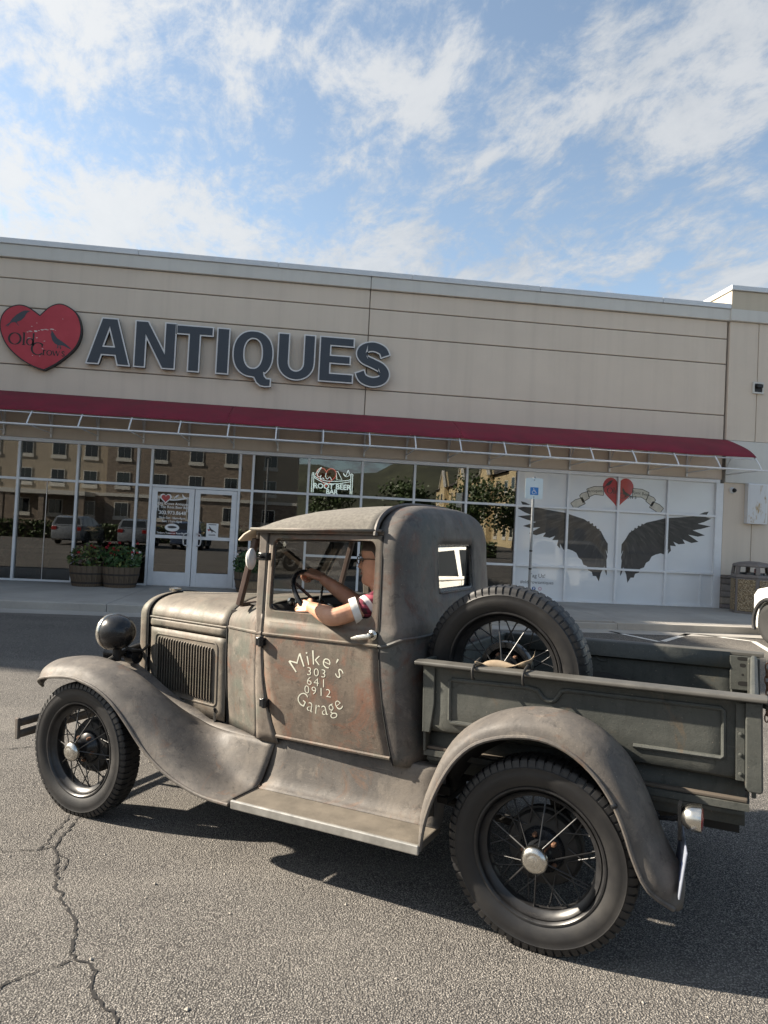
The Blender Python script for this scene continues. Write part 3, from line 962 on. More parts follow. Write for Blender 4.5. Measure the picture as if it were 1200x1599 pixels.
CROW1 = [(-0.44, -0.22), (-0.30, -0.10), (-0.22, 0.06), (-0.06, 0.24), (0.10, 0.36), (0.22, 0.42), (0.34, 0.44), (0.46, 0.42), (0.36, 0.37), (0.30, 0.30), (0.24, 0.16), (0.12, 0.02), (-0.04, -0.06), (0.00, -0.14), (0.06, -0.20), (0.02, -0.20), (-0.06, -0.10), (-0.12, -0.07), (-0.24, -0.10), (-0.36, -0.26), (-0.40, -0.30), (-0.36, -0.20), (-0.46, -0.28)]
CROW2 = [(-0.34, 0.50), (-0.30, 0.40), (-0.33, 0.30), (-0.29, 0.16), (-0.24, 0.02), (-0.12, -0.12), (0.00, -0.18), (0.00, -0.30), (-0.06, -0.34), (0.05, -0.33), (0.05, -0.19), (0.10, -0.19), (0.11, -0.31), (0.16, -0.34), (0.14, -0.18), (0.30, -0.20), (0.50, -0.30), (0.66, -0.36), (0.56, -0.26), (0.44, -0.16), (0.30, -0.06), (0.14, 0.04), (-0.02, 0.14), (-0.12, 0.26), (-0.20, 0.38), (-0.26, 0.46)]
hs = thing('heart_sign', 'red heart shaped Old Crows sign with two black crows and a black rim', 'sign', (-5.815, FY, 5.42))
HR = catmull([(-5.865, 5.894), (-5.676, 6.093), (-5.467, 6.175), (-5.261, 6.115), (-5.091, 5.973), (-4.996, 5.726), (-4.995, 5.485), (-5.089, 5.237), (-5.303, 4.994), (-5.507, 4.824), (-5.714, 4.695)], 5)
HLF = catmull([(-5.714, 4.695), (-5.957, 4.768), (-6.218, 4.910), (-6.469, 5.128), (-6.616, 5.368), (-6.676, 5.601), (-6.643, 5.828), (-6.509, 6.001), (-6.302, 6.082), (-6.100, 6.043), (-5.865, 5.894)], 5)
HT = [(x + 5.815, z - 5.42) for x, z in HR[:-1] + HLF[:-1]]
v, f = curve_geo([offs(HT)], extrude=0.06); m = MB(); m.add([(p[0], -0.07 - p[2], p[1]) for p in v], f); m.build('rim', MT_LSIDE, hs, angle=25)
v, f = curve_geo([offs(HT)], extrude=0.002, offset=-0.025); m = MB(); m.add([(p[0], -0.133 - p[2], p[1]) for p in v], f); m.build('sign_face', MT_HEART, hs, smooth=False)
def crow(mb, poly, cx, cz, s, y, rot=0):
    c, q = math.cos(rot), math.sin(rot)
    mb.add([(cx + (a * c - b * q) * s, y, cz + (a * q + b * c) * s) for a, b in poly], [tuple(range(len(poly)))])
m = MB(); crow(m, CROW1, -0.49, 0.31, 0.54, -0.1375); m.build('crow', MT_LETTER, hs, smooth=False)
m = MB(); crow(m, CROW2, 0.35, -0.07, 0.46, -0.1375); m.build('crow', MT_LETTER, hs, smooth=False)
m = MB()
for word, x, z, s in (('Old', -0.668, -0.20, 0.33), ('C', -0.195, -0.385, 0.33), ("row's", 0.045, -0.39, 0.245)):
    ol, w = serif_word(word)
    for p in ol:
        m.add([(x + a * s, -0.1368, z + b * s) for a, b in p], [tuple(range(len(p)))])
m.build('lettering', MT_LSIDE, hs, smooth=False)
m = MB()
for (a, b, w) in [(-0.22, 0.10, .05), (-0.12, 0.11, .06), (-0.05, 0.13, .03), (0.02, 0.15, .045), (0.09, 0.165, .05), (0.13, 0.16, .03), (0.22, 0.18, .06), (0.29, 0.16, .02), (-0.28, 0.08, .03), (-0.2, 0.21, .035), (-0.1, 0.29, .02), (-0.08, -0.03, .03), (0.08, -0.09, .03), (-0.15, -0.42, .025), (0.0, -0.42, .02), (0.43, 0.42, .02), (-0.24, -0.05, .05), (0.05, -0.26, .03)]:
    k = random.Random(int(a * 1000)); n = 7
    pl = [(a + w * k.uniform(0.4, 1) * math.cos(2 * math.pi * i / n), b + 0.35 * w * k.uniform(0.4, 1) * math.sin(2 * math.pi * i / n)) for i in range(n)]
    m.add([(p, -0.1362, q) for p, q in pl], [tuple(range(n))])
m.build('flaked_paint', MT_CHIP, hs, smooth=False)

# ------------------------------------------------------------------ window prints
MT_PRINT = simple('black_wing_print', (0.038, 0.036, 0.036), 0.55, var=0.35, scale=5, coat=0.5)
MT_PRINT2 = simple('grey_wing_print', (0.058, 0.054, 0.052), 0.55, var=0.3, scale=7, coat=0.5)
MT_PRINT3 = simple('dark_wing_print', (0.030, 0.029, 0.029), 0.55, var=0.3, scale=7, coat=0.5)
MT_REDPRINT = simple('red_heart_print', (0.40, 0.030, 0.035), 0.5, var=0.12, scale=4, coat=0.5)
MT_SCROLL = simple('parchment_print', (0.52, 0.49, 0.42), 0.55, var=0.14, scale=8, coat=0.4)
MT_WHITEPRINT = simple('white_vinyl_print', (0.78, 0.78, 0.78), 0.5, var=0.02)
YD = FY + 0.0285          # just in front of the panes
YD2, YD3 = FY + 0.0265, FY + 0.0245
wing_r = [(7.743, 0.658), (7.703, 0.855), (7.597, 1.079), (7.557, 1.260), (7.613, 1.445), (7.555, 1.321), (7.560, 1.565), (7.651, 1.691), (7.740, 1.849), (7.944, 1.981), (8.164, 2.115), (8.451, 2.191), (8.644, 2.247), (8.968, 2.279), (9.375, 2.331), (9.617, 2.437), (9.732, 2.458), (9.686, 2.378), (9.588, 2.342), (9.805, 2.291), (9.627, 2.204), (9.465, 2.150), (9.796, 2.104), (9.551, 2.030), (9.340, 1.989), (9.656, 1.881), (9.477, 1.841), (9.230, 1.875), (9.498, 1.718), (9.320, 1.679), (9.087, 1.760), (9.157, 1.656), (8.995, 1.633), (8.862, 1.688), (8.931, 1.583), (8.785, 1.592), (8.806, 1.470), (8.728, 1.389), (8.739, 1.513), (8.648, 1.370), (8.549, 1.397), (8.421, 1.360), (8.326, 1.310), (8.266, 1.200), (8.188, 1.151), (8.144, 1.042), (8.049, 1.007), (8.021, 0.914), (7.926, 0.879), (7.898, 0.787), (7.818, 0.783)]
cxm = 7.418
def wingset(name, mirror, label):
    w = thing(name, label, 'decal', (0, FY, 0), group='wing prints on the shop glass')
    f = (lambda x: x) if not mirror else (lambda x: 2 * cxm - 0.06 - x)
    v, fc = curve_geo([offs([(f(a), b) for a, b in wing_r])], 0)
    m = MB(); m.add([(p[0], YD - FY, p[1]) for p in v], fc); m.build('wing_outline', MT_PRINT, w, smooth=False)
    # feathers: long blades fanned out from the arm of the wing
    root = [(7.62, 1.45), (7.66, 1.72), (7.78, 1.92), (7.98, 2.06), (8.25, 2.13), (8.60, 2.17)]
    tips = [(7.55, 0.78), (7.70, 0.82), (7.86, 1.00), (8.02, 1.17), (8.18, 1.33), (8.36, 1.42), (8.52, 1.46), (8.66, 1.52), (8.80, 1.62), (8.98, 1.66), (9.16, 1.72), (9.33, 1.86), (9.45, 1.98), (9.52, 2.14), (9.50, 2.26)]
    rr = random.Random(11)
    rs = resample(root, len(tips))
    k = 0
    for ring in range(3):
        for i, (a, b) in enumerate(zip(rs, tips)):
            t1 = (0.97, 0.72, 0.48)[ring] - 0.02
            t0 = (0.35, 0.16, 0.02)[ring]
            p0 = Vector(a).lerp(Vector(b), t0); p1 = Vector(a).lerp(Vector(b), t1)
            d = (p1 - p0); L = d.length; d.normalize(); n = Vector((-d.y, d.x))
            wd = min(0.055, L * 0.16) * rr.uniform(0.75, 1.1)
            spn = [p0 + d * L * t + n * 0.05 * L * math.sin(t * 3.0) for t in (0, .2, .4, .6, .8, 1)]
            pl = stroke([tuple(q) for q in spn], [wd * q for q in (0.7, 1, 1.1, 1.05, 0.8, 0.05)])
            m = MB(); yy = YD2 - 0.0003 * ring - FY - 0.00001 * i
            m.add([(f(x), yy, z) for x, z in pl], [tuple(range(len(pl)))])
            m.build('feather', (MT_PRINT2, MT_PRINT3)[(i + ring) % 2], w, smooth=False)
wingset('wing_print', False, 'right black feathered wing printed on the white film panes')
wingset('wing_print', True, 'left black feathered wing printed on film panes behind the parking sign')
# heart and scroll print
hp = thing('heart_print', 'red heart with a parchment banner printed across the white film panes', 'decal', (0, FY, 0))
hx, hz = 7.418, 2.815
m = MB(); m.add([(hx + a * 0.385, YD - FY, hz + b * 0.40 * (1.0 if b < 0 else 1.1)) for a, b in heart(48)], [tuple(range(48))]); m.build('heart', MT_REDPRINT, hp, smooth=False)
m = MB(); crow(m, CROW1, hx - 0.24, hz + 0.15, 0.26, YD2 - FY); crow(m, CROW2, hx + 0.19, hz - 0.03, 0.27, YD2 - FY); m.build('crow', MT_PRINT3, hp, smooth=False)
m = MB()
for word, x, z, s in (('Old', -0.28, -0.05, 0.18), ("Crow's", 0.03, -0.15, 0.16)):
    for p in serif_word(word)[0]:
        m.add([(hx + x + a * s, YD2 - FY - 0.0002, hz + z + b * s) for a, b in p], [tuple(range(len(p)))])
m.build('lettering', MT_PRINT3, hp, smooth=False)
for s in (-1, 1):
    m = MB(); e = MB()
    for top, bot in (([(0.36, 0.10), (0.60, 0.09), (0.78, 0.02)], [(0.36, -0.11), (0.58, -0.10), (0.72, -0.17)]),
                     ([(0.76, -0.04), (0.90, -0.09), (0.95, -0.15)], [(0.70, -0.19), (0.82, -0.27), (0.86, -0.31)]),
                     ([(0.88, -0.19), (1.05, -0.25), (1.16, -0.34)], [(0.80, -0.33), (0.95, -0.41), (1.05, -0.49)])):
        for i in range(2):
            m.add([(hx + s * top[i][0], YD - FY, hz + top[i][1]), (hx + s * top[i + 1][0], YD - FY, hz + top[i + 1][1]), (hx + s * bot[i + 1][0], YD - FY, hz + bot[i + 1][1]), (hx + s * bot[i][0], YD - FY, hz + bot[i][1])], [(0, 1, 2, 3)])
        for line in (top, bot, [top[-1], bot[-1]], [top[0], bot[0]]):
            p = stroke([(s * a, b) for a, b in line], 0.014)
            e.add([(hx + a, YD2 - FY - 0.0003, hz + b) for a, b in p], [tuple(range(len(p)))])
    m.build('scroll', MT_SCROLL, hp, smooth=False)
    for body, x in ((('Antiques', -0.57) if s < 0 else ('Root Beer', 0.57)),):
        v, f = text_geo(body, 0.105)
        ang = 0.10 * (1 if s < 0 else -1) + (-0.02)
        e.add([(hx + x + a * math.cos(ang) - b * math.sin(ang), YD3 - FY, hz - 0.045 + a * math.sin(ang) + b * math.cos(ang)) for a, b in v], f)
    e.build('scroll_ink', MT_PRINT3, hp, smooth=False)
def print_lines(parent, lines, mat, y, name='lettering'):
    m = MB()
    for body, x, z, s, *o in lines:
        v, f = text_geo(body, s, offset=(o[0] if o else 0.0), spacing=(o[1] if len(o) > 1 else 1.0))
        m.add([(x + a, y, z + b) for a, b in v], f)
    return m.build(name, mat, parent, smooth=False)
tg = thing('tag_print', 'small Tag Us! line with two round icons printed low on white film', 'decal', (0, FY, 0))
print_lines(tg, [('Tag Us!', 5.52, 0.69, 0.13), ('#oldcrowsantiques', 5.52, 0.545, 0.105)], MT_PRINT, YD - FY)
MT_BLUEP = simple('blue_icon_print', (0.03, 0.10, 0.32), 0.5, var=0)
MT_PINKP = simple('pink_icon_print', (0.55, 0.38, 0.44), 0.5, var=0)
for x, mm in ((5.45, MT_BLUEP), (5.60, MT_PINKP)):
    m = MB(); m.add([(x + a, YD - FY, 0.43 + b) for a, b in ellipse(0, 0, 0.045, 0.045, 20, 2)], [tuple(range(20))]); ic = m.build('icon', mm, tg, smooth=False)
    m = MB(); m.add([(x + a, YD2 - FY, 0.43 + b) for a, b in ((-0.012, -0.03), (0.008, -0.03), (0.008, 0.0), (0.02, 0.0), (0.02, 0.012), (0.008, 0.012), (0.02, 0.03), (-0.006, 0.03), (-0.012, 0.015))] if mm is MT_BLUEP else [(x + a, YD2 - FY, 0.43 + b) for a, b in ellipse(0, 0, 0.02, 0.02, 12, 3)], [tuple(range(9 if mm is MT_BLUEP else 12))])
    m.build('icon_mark', MT_WHITEPRINT, ic, smooth=False)

# prints on the left door leaf and the notice on the right one
dd = thing('door_print', 'white opening hours lettering with red heart on the left door glass', 'decal', (0, FY, 0))
yd = -0.004
print_lines(dd, [('Old Crows Antiques', -2.87, 1.945, 0.078, 0.001), ('& The Root Beer Bar', -2.87, 1.87, 0.078, 0.001), ('303.973.8648', -2.87, 1.735, 0.108, 0.002), ('Mon-Sat: 10am-6pm', -2.87, 1.635, 0.070, 0.001), ('Sun: 11am-6pm', -2.87, 1.56, 0.070, 0.001), ('Timbers Treasures Root Beer', -2.87, 1.305, 0.052, 0.001)], MT_WHITEPRINT, yd)
m = MB()
for px_ in (-3.19, -2.55):
    for q in (-0.018, 0.018):
        p = stroke([(px_ + q, 2.13), (px_ + q + (0.012 if px_ < -3 else -0.012) * 0, 1.80)], 0.012); m.add([(a, yd, b) for a, b in p], [tuple(range(len(p)))])
p = stroke(catmull([(-3.19, 2.12), (-2.95, 2.06), (-2.75, 2.07), (-2.55, 2.12)], 5), 0.03); m.add([(a, yd, b) for a, b in p], [tuple(range(len(p)))])
m.add([(-3.03 + a * 0.125, yd - 0.0004, 2.09 + b * 0.125) for a, b in heart(30)], [tuple(range(30))])
m.add([(-2.86 + a, yd, 1.445 + b) for a, b in ellipse(0, 0, 0.155, 0.085, 24, 2)], [tuple(range(24))])
crow(m, CROW1, -2.80, 2.12, 0.13, yd - 0.0004); crow(m, CROW2, -2.64, 2.135, 0.12, yd - 0.0004)
m.build('emblem', MT_WHITEPRINT, dd, smooth=False)
m = MB(); m.add([(-3.03 + a * 0.095, yd - 0.0008, 2.09 + b * 0.095) for a, b in heart(30)], [tuple(range(30))]); m.build('heart', MT_REDPRINT, dd, smooth=False)
m = MB(); m.add([(-2.86 + a, yd - 0.0008, 1.445 + b) for a, b in ellipse(0, 0.01, 0.10, 0.028, 20, 2)], [tuple(range(20))]); m.build('emblem_mark', MT_PRINT, dd, smooth=False)
nt = thing('door_notice', 'small white notice with a crow picture taped on the right door glass', 'notice', (0, FY, 0))
m = MB(); m.box(-2.115, -1.855, -0.024, -0.0225, 1.27, 1.58); m.build('paper', MT_WHITEPRINT, nt, smooth=False)
m = MB(); crow(m, CROW2, -2.0, 1.43, 0.17, -0.0246); m.build('crow', MT_PRINT3, nt, smooth=False)
m = MB(); m.add([(-2.06 + a * .03, -0.0246, 1.43 + b * .03) for a, b in heart(20)], [tuple(range(20))]); m.build('heart', MT_REDPRINT, nt, smooth=False)
m = MB(); m.box(-2.07, -1.90, -0.0247, -0.0245, 1.545, 1.56); m.box(-2.06, -1.91, -0.0247, -0.0245, 1.31, 1.322); m.box(-2.06, -1.92, -0.0247, -0.0245, 1.335, 1.343); m.build('notice_text', MT_PRINT, nt, smooth=False)
# posters beside the doors
for (xa, xb, za, zb, lb) in ((-1.43, -1.19, 1.40, 1.66, 'white hearts poster low in the slim pane right of the doors'), (-1.12, -0.80, 1.40, 1.66, 'white hearts poster at the left of the pane behind the truck cab')):
    t = thing('window_poster', lb, 'poster', (0, FY, 0), group='heart posters in the window')
    m = MB(); m.box(xa, xb, 0.047, 0.05, za, zb); m.build('paper', MT_WHITEPRINT, t, smooth=False)
    m = MB()
    for q in (0.3, 0.75): m.add([(lerp(xa, xb, q) + a * .035, 0.0465, lerp(za, zb, 0.6) + b * .035) for a, b in heart(20)], [tuple(range(20))])
    m.build('heart', MT_REDPRINT, t, smooth=False)

# ------------------------------------------------------------------ neon sign in the window
MT_NEONW = emit('white_neon_tube', (0.80, 0.95, 1.0), 1.1)
MT_NEONR = emit('red_neon_tube', (1.0, 0.20, 0.16), 0.75)
MT_NEONP = simple('neon_red_backing', (0.25, 0.012, 0.016), 0.5, var=0)
MT_CLEAR = simple('neon_black_backing', (0.02, 0.02, 0.022), 0.3, var=0)
ne = thing('neon_sign', 'lit ROOT BEER BAR neon sign with red heart hanging behind the window', 'sign', (0, FY, 0))
yn = 0.10
m = MB(); m.add([(0.475 + a * 0.225, yn + 0.02, 2.79 + b * 0.235) for a, b in heart(40)], [tuple(range(40))]); m.build('heart', MT_NEONP, ne, smooth=False, solid=0.006)
m = MB(); m.tube([(0.475 + a * 0.225, yn, 2.79 + b * 0.235) for a, b in heart(40)], 0.009, 6, closed=True); m.build('heart_tube', MT_NEONR, ne)
m = MB()
for x in (0.155, 0.195, 1.04, 1.08):
    m.tube([(x, yn, 2.40), (x, yn, 2.83 if x < 0.5 else 2.86)], 0.009, 6)
m.tube(catmull([(0.155, yn, 2.84), (0.19, yn, 2.845), (0.20, yn, 2.78), (0.40, yn, 2.69), (0.62, yn, 2.675), (0.86, yn, 2.70), (1.03, yn, 2.74), (1.03, yn, 2.86), (1.08, yn, 2.86)], 4), 0.009, 6)
m.tube(catmull([(0.20, yn, 2.74), (0.45, yn, 2.63), (0.75, yn, 2.63), (1.03, yn, 2.69)], 4), 0.009, 6)
m.tube(catmull([(0.22, yn - .01, 2.80), (0.30, yn - .01, 2.93), (0.36, yn - .01, 2.98), (0.31, yn - .01, 2.90), (0.27, yn - .01, 2.80), (0.33, yn - .01, 2.76), (0.36, yn - .01, 2.80), (0.34, yn - .01, 2.72), (0.41, yn - .01, 2.74), (0.43, yn - .01, 2.69)], 4), 0.008, 6)
m.tube(catmull([(0.47, yn - .01, 2.86), (0.46, yn - .01, 2.78), (0.50, yn - .01, 2.72), (0.56, yn - .01, 2.77), (0.60, yn - .01, 2.70)], 4), 0.008, 6)
m.tube([(0.68, yn, 2.90), (0.73, yn, 2.91), (0.84, yn, 2.72), (0.72, yn, 2.72), (0.70, yn, 2.88)], 0.008, 6)
m.tube(catmull([(0.86, yn, 2.88), (0.92, yn, 2.82), (0.97, yn, 2.95), (1.0, yn, 2.84), (0.92, yn, 2.80), (0.86, yn, 2.86)], 4), 0.008, 6)
m.build('frame_tube', MT_NEONW, ne)
m = MB()
for body, x, z, s in (('ROOT BEER', 0.62, 2.50, 0.165), ('BAR', 0.62, 2.385, 0.15)):
    v, f = text_geo(body, s, offset=0.004, spacing=0.98)
    m.add([(x + a, yn - 0.008, z + b) for a, b in v], f)
m.build('lettering', MT_NEONW, ne, smooth=False, solid=0.008)
m = MB(); m.box(0.13, 1.10, yn + 0.03, yn + 0.034, 2.385, 2.62); m.build('backing', MT_CLEAR, ne, smooth=False)

# ------------------------------------------------------------------ fittings on the pier
t = thing('wall_lamp', 'square black wall lamp in a pale frame high on the pier', 'lamp', (10.824, FY - 0.05, 5.525))
m = MB()
for a in ((-0.14, 0.14, 0.10, 0.14), (-0.14, 0.14, -0.14, -0.10), (-0.14, -0.10, -0.10, 0.10), (0.10, 0.14, -0.10, 0.10)):
    m.box(a[0], a[1], -0.05, 0.0, a[2], a[3])
m.build('frame', MT_STUCCO_B, t, smooth=False, bevel=0.004)
m = MB(); m.box(-0.10, 0.10, -0.03, 0.0, -0.10, 0.10); m.build('lens', MT_BLACK, t, smooth=False)
m = MB(); m.box(-0.075, 0.075, -0.12, -0.031, 0.0, 0.075); m.build('hood', MT_BLACK, t, smooth=False, bevel=0.006)
t = thing('wall_sign', 'blank white box sign with flaking tan stain on the pier', 'sign', (10.86, FY - 0.03, 2.70))
k = NT('stained_white_sign')
_s = k.noise(1.4, 6, 0.7, 0.4, stretch=(3.2, 1, 1.0))
k.col(k.mix(k.rng(_s, 0.53, 0.60), (0.66, 0.67, 0.68), (0.42, 0.30, 0.15))); k.rough(0.5); MT_STAIN = k.m
m = MB(); m.box(-0.255, 0.255, -0.14, 0.0, -0.485, 0.485); m.build('box', MT_ALU, t, smooth=False, bevel=0.01)
m = MB(); m.box(-0.225, 0.225, -0.146, -0.141, -0.455, 0.455); m.build('face', MT_STAIN, t, smooth=False)
t = thing('security_camera', 'small white dome camera on the pier under the awning end', 'camera', (10.27, FY - 0.03, 3.0))
m = MB(); m.lathe((0, 0, 0), (0, -1, 0), [(0, 0.0), (0, 0.075), (0.03, 0.075), (0.05, 0.06), (0.06, 0.055)], 20); m.build('mount', MT_ALU, t)
m = MB(); m.lathe((0.02, -0.06, 0), (0.2, -1, -0.1), [(0, 0.055), (0.03, 0.048), (0.055, 0.03), (0.065, 0.0)], 16); m.build('dome', MT_BLACK, t)

# ------------------------------------------------------------------ the old pickup
TM = Matrix(((0.8262, 0.5627, -0.0266, 1.41958), (-0.5626, 0.8266, 0.0138, 3.32456), (0.0297, 0.0036, 0.9996, 0.0), (0, 0, 0, 1)))
truck = thing('pickup_truck', 'weathered grey brown vintage pickup truck with rusty door and spoked wheels', 'pickup truck', matrix=TM)
P_BODY = patina('worn_body_paint', (0.078, 0.068, 0.060), (0.130, 0.110, 0.093), (0.20, 0.172, 0.145), (0.150, 0.078, 0.052), 0.40, (0.095, 0.105, 0.088), 0.50)
P_DOOR = patina('rusty_door_paint', (0.085, 0.070, 0.058), (0.135, 0.108, 0.086), (0.185, 0.150, 0.118), (0.170, 0.088, 0.060), 0.62, (0.092, 0.104, 0.082), 0.52)
P_CAB = patina('dark_cab_paint', (0.060, 0.057, 0.056), (0.098, 0.088, 0.080), (0.150, 0.130, 0.115), (0.110, 0.062, 0.048), 0.55, (0.062, 0.072, 0.072), 0.46)
P_FEND = patina('worn_fender_paint', (0.070, 0.065, 0.062), (0.112, 0.101, 0.091), (0.172, 0.151, 0.128), (0.135, 0.088, 0.064), 0.26, None, 0.50)
P_HOOD = patina('faded_hood_paint', (0.094, 0.082, 0.068), (0.142, 0.124, 0.102), (0.200, 0.174, 0.140), (0.145, 0.092, 0.062), 0.22, (0.125, 0.128, 0.100), 0.48)
P_BED = patina('dark_green_bed_paint', (0.050, 0.054, 0.050), (0.064, 0.068, 0.062), (0.084, 0.086, 0.078), (0.095, 0.078, 0.058), 0.10, None, 0.46)
P_FABRIC = simple('grey_roof_fabric', (0.150, 0.140, 0.122), 0.95, var=0.3, scale=60, bump=0.5, bscale=300)
P_BLACK = simple('black_enamel', (0.011, 0.012, 0.014), 0.26, var=0.25, scale=12)
P_GAP = simple('dark_seam', (0.008, 0.008, 0.008), 0.9, var=0)
P_FRAME = simple('black_chassis', (0.014, 0.013, 0.012), 0.7, var=0.3, scale=8)
P_INT = simple('dark_cab_lining', (0.022, 0.019, 0.017), 0.85, var=0.3, scale=6)
P_SEAT = simple('brown_seat_leather', (0.060, 0.038, 0.026), 0.6, var=0.25, scale=7)
P_CHROME = simple('worn_nickel', (0.62, 0.60, 0.55), 0.24, 1.0, var=0.14, scale=30)
P_STEEL = simple('bare_steel_trim', (0.46, 0.45, 0.42), 0.40, 0.7, var=0.2, scale=14)
P_RUBBER = NT('tyre_rubber')
_a = P_RUBBER.noise(5, 6, 0.65)
P_RUBBER.col(P_RUBBER.mix(P_RUBBER.rng(_a, 0.45, 0.75, 0, 0.55), (0.012, 0.012, 0.013), (0.042, 0.039, 0.035)))
P_RUBBER.rough(P_RUBBER.rng(_a, 0.3, 0.7, 0.42, 0.62)); P_RUBBER.bump(P_RUBBER.noise(90, 4, 0.6), 0.12, 0.002); P_RUBBER = P_RUBBER.m
P_RIM = simple('black_rim_paint', (0.020, 0.020, 0.021), 0.36, var=0.35, scale=20)
P_RIMRUST = simple('worn_rim_paint', (0.065, 0.050, 0.040), 0.6, var=0.4, scale=16)
P_RUST = simple('rusty_nut', (0.16, 0.08, 0.045), 0.8, var=0.3, scale=60)
P_GLASSW = glass('cab_glass', (0.88, 0.90, 0.88), 1.8, 0.03)
P_GLASSR = glass('rear_glass', (0.45, 0.46, 0.44), 2.6, 0.10)
P_CREAM = simple('cream_sign_paint', (0.56, 0.56, 0.47), 0.6, var=0.10, scale=25)
P_VISOR = simple('cream_visor_canvas', (0.50, 0.42, 0.32), 0.85, var=0.15, scale=10)
P_BOARD = simple('running_board_rubber', (0.122, 0.105, 0.083), 0.8, var=0.28, scale=9, bump=0.3, bscale=120)
P_WOODF = simple('bed_floor_boards', (0.085, 0.070, 0.055), 0.85, var=0.3, scale=7, stretch=(0.3, 3, 1))
P_MIRR = simple('mirror_back', (0.50, 0.50, 0.48), 0.35, 0.2, var=0.08)
P_LENS = simple('lamp_lens', (0.60, 0.60, 0.56), 0.12, 0.2, var=0.05, coat=1)
P_REDLENS = simple('red_lens', (0.30, 0.015, 0.012), 0.2, var=0.05, coat=1)

def both(fn):
    for s in (-1, 1):
        fn(s)

# ---- shape of the body: half width at station X, height z
def half_w(X, z):
    w = interp(X, [-2.70, -2.62, -1.86, -1.70, -1.50, -0.80, -0.5], [0.262, 0.272, 0.424, 0.505, 0.604, 0.632, 0.632])
    if z > 1.12: w -= 0.035 * (z - 1.12) / 0.5 * smooth01((X + 1.75) / 0.3)
    if z < 0.95: w -= 0.020 * ((0.95 - z) / 0.4) ** 1.5
    return w + 0.006 * math.exp(-((z - 0.92) / 0.2) ** 2)
def door_front(z): return interp(z, [0.55, 0.59, 0.70, 0.85, 1.05, 1.7], [-1.375, -1.392, -1.432, -1.462, -1.480, -1.484])
def door_rear(z): return interp(z, [0.55, 0.58, 0.70, 0.85, 1.0, 1.1, 1.7], [-0.716, -0.724, -0.748, -0.772, -0.787, -0.792, -0.802])

